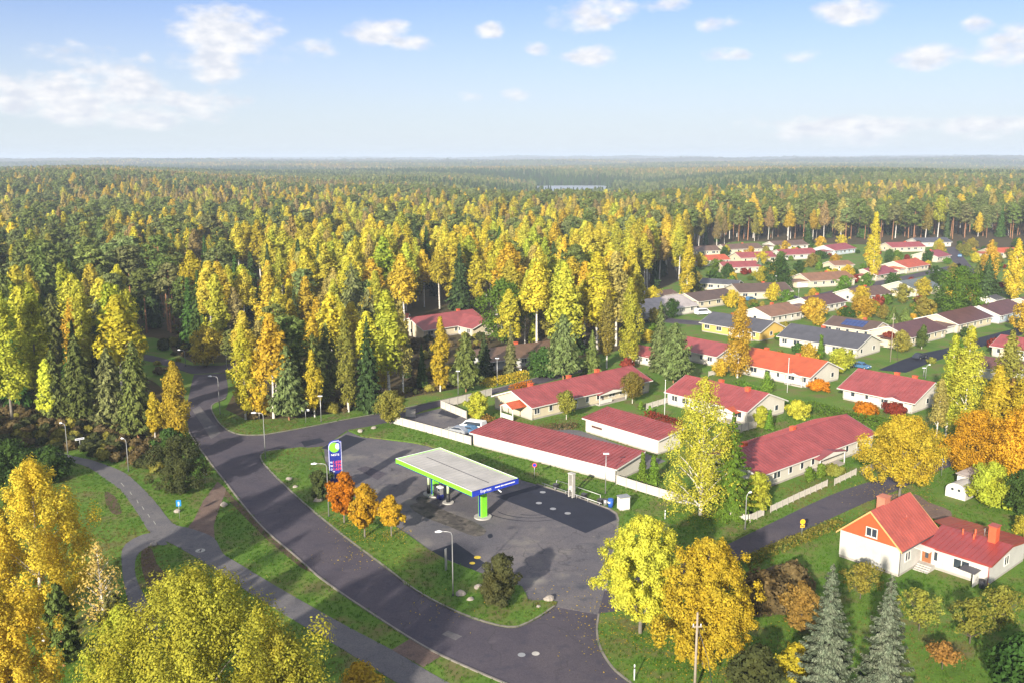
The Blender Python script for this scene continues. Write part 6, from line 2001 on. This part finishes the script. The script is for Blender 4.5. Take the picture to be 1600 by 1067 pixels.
    ('birch', 1440, 545, 508, 5.0, 'pine', 'young green tree beside the maroon roof', 1, .8, dict(cb=.2), None),
    ('round', 1312, 580, 545, 7.5, 'yellowgreen', 'yellow green garden tree by the slate roof gable', 1.5, .8, dict(cb=.05), None),
    ('round', 1278, 610, 594, 5.5, 'orange', 'rusty orange shrub before the flagpole house', 1.2, .8, dict(cb=.02), None),
    ('round', 1352, 650, 630, 6.0, 'orange', 'bright orange shrub beside the open terrace', 1.4, .8, dict(cb=.02), None),
    ('round', 1398, 648, 630, 5.0, 'red', 'dark red shrub at the corner of the broad crimson roof', 1.2, .8, dict(cb=.02), None),
    ('thuja', 1198, 612, 580, 4.5, 'thuja', 'green spruce cone before the orange red roofed house', 1.2, .9, {}, None),
]
CROWN_DISCS = []
LABELS_USED = set()
for i, (kind, px, py, top, W, c, lab, q, ls, kw, bark) in enumerate(SINGLE):
    if lab == 'placeholder':
        continue
    g = G(px, py)
    W *= .9
    H = height_at(px, py, top)
    H = max(1.6, H)
    if q > 2.5:
        q *= 1.55; ls *= .8
        kw = dict(kw)
        if kind in ('aspen', 'maple', 'round') and c != 'dark':
            kw['ncl'] = int(kw.get('ncl', 60) * 2.0); kw['crf'] = kw.get('crf', .15) * .66; kw['fill'] = .25; kw['rough'] = .15
            kw['zs'] = 1.5 if kind == 'aspen' else 1.0
    tm, cm = meshes(gen(kind, 100 + i, H, W, q, ls, **kw), bark or BARK.get(kind, 'dark_bark'), 'blue_needle' if c == 'blue' else leafm(kind), kind)
    nm = {'shrub': 'garden_shrub', 'round': 'round_tree' if H > 6 else 'garden_shrub', 'thuja': 'thuja_tree', 'weep': 'weeping_birch', 'birch': 'birch_tree', 'aspen': 'aspen_tree', 'maple': 'maple_tree', 'pine': 'pine_tree', 'ypine': 'pine_tree', 'spruce': 'spruce_tree'}[kind]
    rr = random.Random(i)
    cat = 'shrub' if nm == 'garden_shrub' else 'tree'
    tree_obj(nm, lab, cat, (g.x, g.y, 0), 0, tm, cm, col(c, rr), parts=('stem' if cat == 'shrub' else 'trunk', 'foliage' if cat == 'shrub' else 'crown'))
    CROWN_DISCS.append((g.x, g.y, min(W * .33, 3.5)))


# --- hedges
def hedge(pts, wd, h, c, label, zoff=0.0):
    P = [Vector((*p, 0)) for p in gp(pts)]
    rg = np.random.default_rng(int(pts[0][0]))
    pos, nor = [], []
    stems = []
    for a, b in zip(P, P[1:]):
        ln = (b - a).length; d = (b - a) / ln; nn = Vector((-d.y, d.x, 0))
        m = int(ln * (wd + 2 * h) * 26)
        s = rg.uniform(0, ln, m); u = rg.uniform(-h - wd / 2, h + wd / 2, m)
        for si, ui in zip(s, u):
            base = a + d * si
            if abs(ui) < wd / 2:
                p = base + nn * ui + Vector((0, 0, h)); n_ = Vector((0, 0, 1))
            else:
                sg = 1 if ui > 0 else -1
                p = base + nn * sg * wd / 2 + Vector((0, 0, abs(ui) - wd / 2)); n_ = nn * sg
            pos.append(p); nor.append(n_)
        for k in range(int(ln / 1.5)):
            b0 = a + d * (k * 1.5)
            stems.append((np.array([[b0.x, b0.y, 0], [b0.x, b0.y, h * .8]]), [.04, .02]))
    pos = np.array([tuple(p) for p in pos]); nor = np.array([tuple(p) for p in nor])
    n = len(pos)
    pos = pos + rg.normal(size=(n, 3)) * .12
    o0 = np.array([P[0].x, P[0].y, 0])
    cv, cq = leaf_quads(pos - o0, nor * 1.0 + rg.normal(size=(n, 3)) * .6, .17 * rg.uniform(.7, 1.3, n), rg)
    tv, tq = tube_np([(p - o0, r) for p, r in stems], 5)
    root = tag(empty('hedge', (P[0].x, P[0].y, zoff)), label, 'hedge')
    a = bpy.data.objects.new('stems', np_mesh('stems', tv, tq, ['dark_bark'])); link(a, root)
    b = bpy.data.objects.new('leaves', np_mesh('leaves', cv, cq, ['leaf'])); link(b, root); b.color = col(c)


hedge([(1162, 884), (1230, 855), (1312, 822)], 1.3, .9, 'olive', 'low ragged hedge along the residential road before the near lawn', .1)
hedge([(1150, 600), (1215, 630), (1262, 640)], 1.4, 1.2, 'thuja', 'clipped green hedge behind the crimson roof')
hedge([(1262, 640), (1330, 660), (1400, 672)], 2.4, 1.8, 'green', 'tall green hedge between terrace ridge and broad crimson roof')
hedge([(1010, 655), (1050, 668), (1060, 672)], 1.6, 1.7, 'red', 'dark red hedge behind the shorter garage')
hedge([(755, 605), (790, 598), (822, 590)], 2.2, 1.6, 'gold', 'golden hedge along the side street')
hedge([(737, 650), (770, 662)], 1.4, 1.1, 'rust', 'rusty red hedge behind the white fence corner')
hedge([(800, 612), (830, 604)], 1.6, 1.4, 'orange', 'orange hedge behind the cream terrace')
hedge([(1205, 700), (1160, 712)], 1.2, 1.0, 'red', 'low red hedge behind the terraced house')
hedge([(845, 672), (900, 668)], 1.4, .9, 'brown', 'brown hedge before the cream terrace')

# --- prototypes shared by the woods
PROTO = {}
RNGP = random.Random(11)
for kind, n, (h0, h1), (w0, w1) in (('birch', 4, (18, 21), (5.8, 7.2)), ('aspen', 3, (18, 21), (6.0, 7.2)), ('pine', 4, (19, 21), (5.8, 7.4)), ('spruce', 4, (18, 21), (5.6, 6.6)), ('round', 3, (8, 9), (8, 9)), ('ypine', 3, (18, 20), (8.0, 9.5))):
    for k in range(n):
        H = 20.0 if kind != 'round' else 9.0
        W = RNGP.uniform(w0, w1)
        kw = {}
        if kind == 'birch':
            kw = dict(cb=(.30, .42, .22, .48)[k])
        if kind == 'aspen':
            kw = dict(cb=(.22, .34, .16)[k])
        if kind == 'pine':
            kw = dict(cb=(.42, .52, .32, .58)[k])
        PROTO.setdefault(kind, []).append(gen(kind, 700 + k * 17 + len(kind), H, W, .9, 1.12, **kw))
PMESH = {k: [meshes(t, BARK[k], leafm(k), k) for t in v] for k, v in PROTO.items()}

LEAF_CHOICES = {'birch': ['yellow', 'gold', 'lemon', 'yellowgreen', 'pale', 'yellow', 'tan', 'olive', 'yellowgreen', 'amber'], 'aspen': ['gold', 'yellow', 'lemon', 'yellowgreen', 'lime', 'yellow', 'lemon'],
                'pine': ['pine', 'grey_pine', 'pine'], 'ypine': ['pine', 'grey_pine', 'pine'], 'spruce': ['spruce', 'spruce', 'deep'], 'round': ['green', 'olive', 'amber', 'gold', 'deep', 'rust', 'red', 'thuja']}

# --- where the woods stand
WOODS = [
    ('woods by the footpath', gp([(-330, 645), (60, 636), (150, 640), (200, 636), (198, 610), (188, 560), (182, 520), (-330, 498)]), .013),
    ('roadside wood', gp([(374, 646), (400, 650), (470, 650), (540, 640), (640, 616), (735, 600), (740, 585), (690, 560), (640, 545), (600, 525), (520, 512), (440, 505), (375, 530), (366, 560)]), .017),
]
CLEAR = [gp([(640, 606), (640, 520), (765, 515), (765, 600)]), gp([(-420, 646), (60, 639), (150, 643), (215, 638), (262, 600), (285, 640), (288, 725), (-420, 725)]), gp([(600, 520), (640, 488), (760, 488), (800, 520), (780, 545), (880, 572), (870, 600), (760, 610), (740, 560), (640, 530)]),
         gp([(225, 600), (270, 600), (275, 545), (235, 535)]), gp([(195, 640), (262, 640), (262, 530), (190, 530)]), gp([(284, 510), (332, 510), (330, 452), (275, 452)]), gp([(364, 500), (396, 500), (405, 448), (355, 448)]), lake]
ESTATE = gp([(850, 588), (905, 572), (960, 560), (1005, 528), (1000, 505), (972, 490), (985, 470), (1040, 455), (1062, 440), (1075, 396), (1150, 381), (1330, 378), (1600, 377), (2000, 378), (2600, 1100), (700, 1500), (-400, 1500), (-400, 690), (300, 690), (520, 660)])

rg = np.random.default_rng(21)


def jitter_grid(x0, x1, y0, y1, dens):
    s = 1 / math.sqrt(dens)
    X, Y = np.meshgrid(np.arange(x0, x1, s), np.arange(y0, y1, s))
    X = X + rg.uniform(-.42, .42, X.shape) * s; Y = Y + rg.uniform(-.42, .42, Y.shape) * s
    return X.ravel(), Y.ravel()


def bad(x, y, polys):
    r = np.zeros(x.shape, bool)
    for p in polys:
        r |= inside(p, x, y)
    return r


TREES = []      # x, y, zone


def add_zone(zone, x, y):
    k = ~bad(x, y, NO_TREES + CLEAR)
    for (cx_, cy_, r_) in CROWN_DISCS:
        k &= np.hypot(x - cx_, y - cy_) > r_
    TREES.extend((a, b, zone) for a, b in zip(x[k], y[k]))


for zone, poly, dens in WOODS:
    xs = [p[0] for p in poly]; ys = [p[1] for p in poly]
    x, y = jitter_grid(min(xs), max(xs), min(ys), max(ys), dens)
    k = inside(poly, x, y)
    add_zone(zone, x[k], y[k])
# the wide forest behind
def wide(d0, d1, dens):
    x, y = jitter_grid(-d1 * .8, d1 * .8, d0 * .6, d1, dens)
    d = np.hypot(x, y)
    k = (np.abs(x) < .60 * y + 90) & (d >= d0) & (d < d1) & ~inside(ESTATE, x, y)
    k &= ~inside(open_area, x, y)
    for _, poly, _d in WOODS:
        k &= ~inside(poly, x, y)
    return x[k], y[k]


x, y = wide(150, 480, .0145); add_zone('forest behind', x, y)
x, y = wide(480, 1000, .0115); add_zone('forest behind', x, y)
x2, y2 = wide(1000, 2400, .0062)
x3, y3 = wide(2400, 5200, .0020)
k = ~bad(x2, y2, [lake]); x2, y2 = x2[k], y2[k]
# strip of trees to the right of the near garden and behind it
x, y = jitter_grid(62, 130, 100, 175, .010)
k = inside(gp([(1480, 700), (1530, 735), (1640, 790), (1900, 900), (2000, 700), (1640, 570), (1540, 600)]), x, y)
add_zone('garden trees', x[k], y[k])


def nz(x, y, s, o=0.0):
    return .5 + .25 * (np.sin(x / s + o) * np.cos(y / s * 1.3 + o * 2) + np.sin((x + y) / s * .7 + o * 3))


def species(x, y, zone, r):
    """what grows where in the photograph"""
    px, py = proj(x, y, 10)
    d = math.hypot(x, y)
    v = nz(x, y, 38.0 if d < 430 else 75.0, 1.0) + r.uniform(-.16, .16)
    if zone == 'woods by the footpath':
        w_ = dict(aspen=.48, pine=.30, birch=.17, spruce=.05)
    elif zone == 'roadside wood':
        w_ = dict(aspen=.05, pine=.22, birch=.43, spruce=.30)
    elif zone == 'garden trees':
        w_ = dict(birch=.8, aspen=.2)
    elif px < 420 and 400 < py < 520 and d < 420:
        w_ = dict(pine=.42, spruce=.32, birch=.2, aspen=.06) if px < 300 else dict(pine=.18, spruce=.46, birch=.26, aspen=.1)
    elif 400 < px < 1080 and d < 430:
        w_ = dict(birch=.58, aspen=.30, pine=.03, spruce=.09)
        v = .5
    elif px > 1050 and d < 1000:
        w_ = dict(pine=.38, birch=.50, spruce=.08, aspen=.04)
        v = .5 + (v - .5) * .6
    elif d < 1000:
        w_ = dict(pine=.42, birch=.38, spruce=.16, aspen=.04)
    else:
        w_ = dict(pine=.45, spruce=.25, birch=.3)
    if d > 800:
        v -= .05
    if v > .62:
        for k in ('birch', 'aspen'):
            if k in w_:
                w_[k] *= 5
    elif v < .40:
        for k in ('pine', 'spruce'):
            if k in w_:
                w_[k] *= 5
    t = r.uniform(0, sum(w_.values()))
    for k, q in w_.items():
        t -= q
        if t <= 0:
            return k
    return k


rs = random.Random(5)
ALL = []
for (x, y, zone) in TREES:
    sp = species(x, y, zone, rs)
    base = {'birch': 22.5, 'aspen': 22, 'pine': 22, 'spruce': 21.5}[sp]
    H = base * rs.triangular(.6, 1.22, .98)
    px_, py_ = proj(x, y, 0)
    if zone == 'garden trees':
        H *= .68
    if zone == 'roadside wood':
        H *= .86
        if 590 < px_ < 765 and py_ > 535:
            H *= .62
    if zone in ('roadside wood', 'woods by the footpath') and sp == 'pine' and rs.random() < .7:
        sp = 'ypine'
    if sp == 'spruce' and rs.random() < .3:
        H *= .65
    z = float(ter(x, y))
    vv_ = rs.randrange(4)
    if sp == 'aspen' and zone != 'forest behind':
        vv_ = 2
    if sp == 'birch' and zone == 'forest behind' and math.hypot(x, y) < 430 and rs.random() < .5:
        vv_ = 3
    ALL.append((x, y, z, sp, H, vv_, zone))
# who shows: near to far, keep the trees whose outline rises clear of the nearer ones
ALL.sort(key=lambda t: math.hypot(t[0], t[1]))
sky_line = np.full(1600, 1067.0)
show = []
for i, (x, y, z, sp, H, v, zone) in enumerate(ALL):
    p = proj(x, y, z); t = proj(x, y, z + H)
    d = math.hypot(x, y)
    w_ = max(1.0, .125 * H * FOC / d)
    a, b = int(max(0, p[0] - w_)), int(min(1599, p[0] + w_))
    if b <= a:
        show.append(0.0); continue
    seg = sky_line[a:b + 1]
    bot = np.minimum(seg, p[1])
    vis = np.clip(bot - t[1], 0, None).mean()
    show.append(vis * (b - a) if vis > .22 * (p[1] - t[1]) else 0.0)
    m = (a + b) // 2; h = max(1, (b - a) // 4)
    sky_line[max(0, m - h):m + h + 1] = np.minimum(sky_line[max(0, m - h):m + h + 1], t[1] + .12 * (p[1] - t[1]))
order = sorted(range(len(ALL)), key=lambda i: -show[i])
CHOSEN = set(i for i in order[:330] if show[i] > 0)
KIND_NAME = {'ypine': 'pine_tree', 'birch': 'birch_tree', 'aspen': 'aspen_tree', 'pine': 'pine_tree', 'spruce': 'spruce_tree'}
CW = {'tan': 'tan', 'yellow': 'yellow', 'gold': 'golden', 'lemon': 'lemon yellow', 'amber': 'amber', 'pale': 'pale straw', 'olive': 'olive', 'yellowgreen': 'yellow green', 'lime': 'lime',
      'pine': 'green', 'grey_pine': 'grey green', 'spruce': 'dark', 'deep': 'deep green'}


def where(x, y, zone):
    px, py = proj(x, y, 0)
    d = math.hypot(x, y)
    if zone == 'woods by the footpath':
        return 'in the woods above the grey footpath'
    if zone == 'roadside wood':
        return 'in the wood between main road and side street'
    if zone == 'garden trees':
        return 'in the tree belt beside the garden shed'
    if px < 250:
        return 'in the dark forest at the far picture edge beyond the clearing' if d < 420 else 'on the forest rise at the far picture edge'
    if px < 600:
        return 'in the forest behind the cross road' if d < 420 else 'far back in the forest beyond the cross road'
    if px < 1050:
        return 'in the tall birch forest behind the wood houses' if d < 430 else 'in the far forest below the lake'
    return 'in the forest wall behind the estate roofs'


STUFF = []
for i, (x, y, z, sp, H, v, zone) in enumerate(ALL):
    c = rs.choice(LEAF_CHOICES[sp])
    px_ = proj(x, y, 10)[0]
    if sp == 'birch' and 400 < px_ < 1080 and math.hypot(x, y) < 430:
        c = rs.choice(['yellow', 'gold', 'lemon', 'yellow', 'yellowgreen', 'pale', 'lemon'])
    if sp == 'aspen' and zone == 'woods by the footpath':
        c = rs.choice(['lime', 'lemon', 'yellowgreen', 'lime'])
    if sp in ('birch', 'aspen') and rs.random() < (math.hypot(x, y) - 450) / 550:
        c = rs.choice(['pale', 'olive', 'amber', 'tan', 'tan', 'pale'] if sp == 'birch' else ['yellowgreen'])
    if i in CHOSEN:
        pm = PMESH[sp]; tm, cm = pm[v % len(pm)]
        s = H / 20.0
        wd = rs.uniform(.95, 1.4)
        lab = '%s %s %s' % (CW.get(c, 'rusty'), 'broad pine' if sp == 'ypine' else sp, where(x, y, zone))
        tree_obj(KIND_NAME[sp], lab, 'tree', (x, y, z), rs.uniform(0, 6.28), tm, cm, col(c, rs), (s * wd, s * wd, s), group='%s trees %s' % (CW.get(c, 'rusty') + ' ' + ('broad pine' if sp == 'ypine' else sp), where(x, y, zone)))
    else:
        STUFF.append((x, y, z, sp, H, v, c))

# garden trees and bushes between the estate houses
GARD = []
x, y = jitter_grid(20, 330, 170, 520, .034)
k = inside(ESTATE, x, y) & ~bad(x, y, NO_TREES) & inside(gp([(960, 600), (1010, 505), (985, 470), (1075, 392), (1600, 377), (1900, 380), (1900, 600), (1500, 600), (1420, 570), (1360, 600), (1300, 605), (1180, 585), (1110, 600)]), x, y)
for (cx_, cy_, r_) in CROWN_DISCS:
    k &= np.hypot(x - cx_, y - cy_) > r_ + 1
pts = list(zip(x[k], y[k]))
rs.shuffle(pts)
ESTATE_W = {'green': 'green', 'olive': 'olive', 'amber': 'amber', 'gold': 'golden', 'deep': 'dark green', 'rust': 'rust brown', 'red': 'red', 'thuja': 'fresh green'}
bush_proto = [meshes(gen('shrub', 900 + k, 3.0, 3.6, .5, 1.5), 'dark_bark', 'leaf', 'shrub') for k in range(3)]
for j, (x, y) in enumerate(pts[:430]):
    px, py = proj(x, y, 0)
    if px > 1640:
        continue
    d = math.hypot(x, y)
    row = 'in the front gardens of the estate' if d < 260 else ('in the middle gardens of the estate' if d < 360 else 'in the far gardens of the estate')
    if d < 275 and rs.random() < .45:
        continue
    if rs.random() < (.35 if d > 275 else .15):
        c = rs.choice(['green', 'olive', 'amber', 'gold', 'deep', 'olive'])
        tm, cm = PMESH['round'][j % 3]
        s = rs.uniform(.45, .8)
        lab = '%s rounded garden tree %s' % (ESTATE_W[c], row)
        tree_obj('garden_tree', lab, 'tree', (x, y, 0), rs.uniform(0, 6), tm, cm, col(c, rs), (s, s, s), group=lab)
    else:
        c = rs.choice(['green', 'olive', 'amber', 'thuja', 'red', 'thuja', 'deep', 'green'])
        tm, cm = bush_proto[j % 3]
        s = rs.uniform(.6, 1.25)
        lab = '%s low garden bush %s' % (ESTATE_W[c], row)
        tree_obj('garden_bush', lab, 'shrub', (x, y, 0), rs.uniform(0, 6), tm, cm, col(c, rs), (s, s, s * rs.uniform(.7, 1.1)), group=lab, parts=('stem', 'foliage'))


# ------------------------------------------------------------------ scattered masses: one object each, prototypes instanced on its points
def scatter(name, pts, idx, rotz, scl, protos, label=None, cat=None):
    """protos: list of (mesh, colour). pts (n,3); idx prototype number; scl (n,3)"""
    coll = bpy.data.collections.new(name + '_kinds')
    for k, (me, c) in enumerate(protos):
        o = bpy.data.objects.new('%s_kind_%03d' % (name, k), me)
        coll.objects.link(o)
    me = bpy.data.meshes.new(name)
    n = len(pts)
    me.vertices.add(n)
    me.vertices.foreach_set('co', np.asarray(pts, np.float32).ravel())
    a = me.attributes.new('kind_index', 'INT', 'POINT'); a.data.foreach_set('value', np.asarray(idx, np.int32))
    a = me.attributes.new('turn', 'FLOAT_VECTOR', 'POINT')
    rv = np.zeros((n, 3), np.float32); rv[:, 2] = rotz; a.data.foreach_set('vector', rv.ravel())
    tint = np.array([protos[i][1] for i in idx], np.float32)
    vr = np.random.default_rng(5).uniform(.84, 1.16, (n, 2)).astype(np.float32)
    tint[:, :3] *= vr[:, :1]; tint[:, 0] *= .94 + .06 * vr[:, 1]
    a = me.attributes.new('tint', 'FLOAT_COLOR', 'POINT'); a.data.foreach_set('color', tint.ravel())
    a = me.attributes.new('size', 'FLOAT_VECTOR', 'POINT'); a.data.foreach_set('vector', np.asarray(scl, np.float32).ravel())
    ob = bpy.data.objects.new(name, me)
    link(ob)
    ng = bpy.data.node_groups.new(name + '_nodes', 'GeometryNodeTree')
    ng.interface.new_socket('Geometry', in_out='INPUT', socket_type='NodeSocketGeometry')
    ng.interface.new_socket('Geometry', in_out='OUTPUT', socket_type='NodeSocketGeometry')
    gi = ng.nodes.new('NodeGroupInput'); go = ng.nodes.new('NodeGroupOutput')
    ci = ng.nodes.new('GeometryNodeCollectionInfo')
    ci.inputs['Collection'].default_value = coll
    ci.inputs['Separate Children'].default_value = True
    ci.inputs['Reset Children'].default_value = True
    ip = ng.nodes.new('GeometryNodeInstanceOnPoints')
    ip.inputs['Pick Instance'].default_value = True

    def attr(nm, tp):
        a = ng.nodes.new('GeometryNodeInputNamedAttribute'); a.data_type = tp; a.inputs['Name'].default_value = nm
        return next(s for s in a.outputs if s.enabled and s.name == 'Attribute')
    L = ng.links.new
    L(gi.outputs[0], ip.inputs['Points']); L(ci.outputs[0], ip.inputs['Instance'])
    L(attr('kind_index', 'INT'), ip.inputs['Instance Index'])
    e2r = ng.nodes.new('FunctionNodeEulerToRotation')
    L(attr('turn', 'FLOAT_VECTOR'), e2r.inputs[0]); L(e2r.outputs[0], ip.inputs['Rotation'])
    L(attr('size', 'FLOAT_VECTOR'), ip.inputs['Scale'])
    L(ip.outputs[0], go.inputs[0])
    md = ob.modifiers.new('scatter', 'NODES'); md.node_group = ng
    tag(ob, label, cat, kind='stuff')
    return ob


# the forest mass
protos, pidx = [], {}
for sp in ('birch', 'aspen', 'pine', 'spruce', 'ypine'):
    for v, t in enumerate(PROTO[sp]):
        me = combo(t, BARK[sp], leafm(sp) + '_mass', 'forest_' + sp)
        cs = sorted(set(LEAF_CHOICES[sp] + (['rust', 'tan'] if sp == 'birch' else [])))
        for c in cs:
            pidx[(sp, v, c)] = len(protos); protos.append((me, col(c)))
for sp, kw in (('birch', {}), ('pine', {}), ('spruce', {})):
    for v in range(2):
        me = combo(gen(sp, 40 + v, 20, 6.2, .13, 2.4, **({'cb': .35} if sp != 'spruce' else {})), BARK[sp], leafm(sp) + '_mass', 'far_' + sp)
        for c in ({'birch': ['tan', 'pale', 'olive', 'amber'], 'pine': ['pine', 'grey_pine'], 'spruce': ['spruce', 'deep']}[sp]):
            pidx[('far_' + sp, v, c)] = len(protos); protos.append((me, col(c)))
P, I, T, S = [], [], [], []
for (x, y, z, sp, H, v, c) in STUFF:
    v = v % len(PROTO[sp])
    s = H / 20.0; wd = rs.uniform(.95, 1.4)
    P.append((x, y, z)); I.append(pidx[(sp, v, c)]); T.append(rs.uniform(0, 6.28)); S.append((s * wd, s * wd, s))
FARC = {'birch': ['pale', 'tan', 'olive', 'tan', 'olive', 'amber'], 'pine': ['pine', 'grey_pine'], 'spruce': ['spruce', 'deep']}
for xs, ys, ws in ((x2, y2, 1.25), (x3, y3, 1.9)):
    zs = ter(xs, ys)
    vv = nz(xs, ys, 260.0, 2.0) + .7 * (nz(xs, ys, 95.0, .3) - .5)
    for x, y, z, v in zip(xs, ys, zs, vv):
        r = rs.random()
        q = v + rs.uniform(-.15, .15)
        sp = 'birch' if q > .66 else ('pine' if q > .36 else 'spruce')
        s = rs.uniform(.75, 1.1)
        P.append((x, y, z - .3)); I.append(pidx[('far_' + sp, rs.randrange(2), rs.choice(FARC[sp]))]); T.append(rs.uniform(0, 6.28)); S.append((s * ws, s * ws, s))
scatter('forest', P, I, T, S, protos, 'autumn forest of birch, pine and spruce reaching to the horizon', 'forest')
print('TREES individual', len(CHOSEN), 'stuff', len(P))

# canopy of the farthest woods
M['far_canopy'] = ground_mat('far_canopy', [(.03, .042, .018), (.05, .058, .022), (.10, .075, .03), (.05, .06, .024)], .0055,
                             [((.15, .10, .035), .013, .56, .72), ((.022, .034, .018), .004, .52, .7)], fine=.02, bump=0)
tag(polar_sheet('far_forest', 'far_canopy', list(np.geomspace(4300, 15500, 64)), R_(-48), R_(48), 520, 12.0, 4.0), 'hazy forest canopy on the low hills along the horizon', 'forest', kind='stuff')

# undergrowth at the wood edges
under = [(combo(gen('shrub', 950 + k, 1.6, 2.4, .35, 1.5), 'dark_bark', 'leaf_mass', 'undergrowth'), c) for k in range(3) for c in (col('brown'), col('olive'), col('dark'), col((.17, .125, .055)))]
P, I, T, S = [], [], [], []
for poly, dens in ((gp([(-330, 705), (60, 700), (110, 706), (200, 730), (262, 745), (275, 700), (262, 668), (215, 655), (60, 640), (-330, 640)]), .22),
                   (gp([(374, 650), (400, 656), (470, 655), (540, 644), (640, 620), (735, 602), (740, 590), (640, 606), (540, 628), (440, 640)]), .16),
                   (gp([(1480, 720), (1530, 745), (1640, 800), (1800, 820), (1700, 650), (1540, 680)]), .1),
                   (gp([(240, 590), (290, 575), (300, 545), (250, 535)]), .05), (gp([(262, 545), (345, 545), (335, 452), (270, 452)]), .07), (gp([(355, 545), (405, 530), (405, 450), (355, 450)]), .07),
                   (gp([(640, 606), (640, 520), (765, 515), (765, 600)]), .06)):
    xs = [p[0] for p in poly]; ys = [p[1] for p in poly]
    x, y = jitter_grid(min(xs), max(xs), min(ys), max(ys), dens)
    k = inside(poly, x, y) & ~bad(x, y, NO_GRASS)
    for a, b in zip(x[k], y[k]):
        s = rs.uniform(.5, 1.25)
        P.append((a, b, 0)); I.append(rs.randrange(len(under))); T.append(rs.uniform(0, 6)); S.append((s, s, s * rs.uniform(.6, 1.1)))
scatter('undergrowth', P, I, T, S, under, 'brown and olive undergrowth along the wood edges', 'undergrowth')


# grass tufts and fallen leaves on the verges and lawns
def tuft(seed):
    rg_ = np.random.default_rng(seed)
    n = 12
    b = rg_.uniform(-.22, .22, (n, 2)); a = rg_.uniform(0, 6.28, n); h = rg_.uniform(.10, .24, n); ln = rg_.uniform(-.10, .10, (n, 2))
    V = []
    for i in range(n):
        w_ = .03
        dx, dy = math.cos(a[i]) * w_, math.sin(a[i]) * w_
        V += [(b[i][0] - dx, b[i][1] - dy, 0), (b[i][0] + dx, b[i][1] + dy, 0), (b[i][0] + dx * .3 + ln[i][0], b[i][1] + dy * .3 + ln[i][1], h[i]), (b[i][0] - dx * .3 + ln[i][0], b[i][1] - dy * .3 + ln[i][1], h[i])]
    return np_mesh('grass_tuft', np.array(V), np.arange(n * 4).reshape(n, 4), ['leaf_mass'])


tufts = [(tuft(k), c) for k in range(3) for c in ((.07, .155, .014, 1), (.10, .16, .024, 1), (.16, .14, .04, 1))]
x, y = jitter_grid(-75, 78, 66, 178, 2.0)
k = (np.abs(x) < .58 * y + 6) & inside(open_area, x, y) & ~bad(x, y, NO_GRASS)
x, y = x[k], y[k]
zz = np.where(bad(x, y, [island]), .15, np.where(bad(x, y, [wedge, corner, north_verge]), .13, .015))
n = len(x)
v = nz(x, y, 7.0, .7) + .3 * nz(x, y, 2.6, 1.1) - .15 + rg.uniform(-.15, .15, n)
ci = np.where(v > .62, 2, np.where(v > .48, 1, 0)) + 3 * rg.integers(0, 3, n)
sc = rg.uniform(.6, 1.3, n)
scatter('grass', np.stack([x, y, zz], 1), ci, rg.uniform(0, 6.28, n), np.stack([sc, sc, sc * rg.uniform(.6, 1.2, n)], 1), tufts, 'green and straw coloured grass on the verges and lawns', 'grass')
print('grass', n)

P = []
for (px, py, rad_, m) in ((1000, 985, 7, 900), (1100, 1035, 7, 900), (1405, 770, 6, 500), (545, 815, 3.2, 300), (570, 838, 3, 260), (611, 838, 2.6, 240), (690, 950, 5, 60), (560, 870, 5, 120), (278, 700, 4, 200), (1094, 806, 6, 500), (1252, 975, 4, 200), (640, 620, 9, 300), (330, 910, 6, 150), (900, 930, 7, 120)):
    g = G(px, py)
    q = rg.normal(0, rad_ * .5, (m, 2)) + np.array([g.x, g.y])
    P.append(q)
P = np.concatenate(P)
zz = np.where(bad(P[:, 0], P[:, 1], [island]), .19, np.where(bad(P[:, 0], P[:, 1], [wedge, corner, north_verge]), .17, .09))
n = len(P)
V, Q = leaf_quads(np.stack([P[:, 0], P[:, 1], zz], 1), np.array([0, 0, 1.0]) + rg.normal(size=(n, 3)) * .25, rg.uniform(.06, .13, n), rg)
o = bpy.data.objects.new('fallen_leaves', np_mesh('fallen_leaves', V, Q, ['leaf'])); link(o); o.color = col('amber')
tag(o, 'yellow and orange leaves fallen round the roadside trees', 'leaves', kind='stuff')

# ------------------------------------------------------------------ haze: even, pale air round the whole place
hm = bpy.data.materials.new('haze')
hm.use_nodes = True
hm.node_tree.nodes.clear()
pv = N(hm.node_tree, 'ShaderNodeVolumePrincipled')
pv.inputs['Color'].default_value = (.68, .80, .95, 1)
pv.inputs['Density'].default_value = 0.00017
pv.inputs['Anisotropy'].default_value = 0.0
ho = N(hm.node_tree, 'ShaderNodeOutputMaterial')
hm.node_tree.links.new(pv.outputs[0], ho.inputs['Volume'])
mb = MB(); mb.box(-16500, 16500, -16500, 16500, -40, 92)
M['haze'] = hm
mb.build('haze', 'haze', kind='stuff')
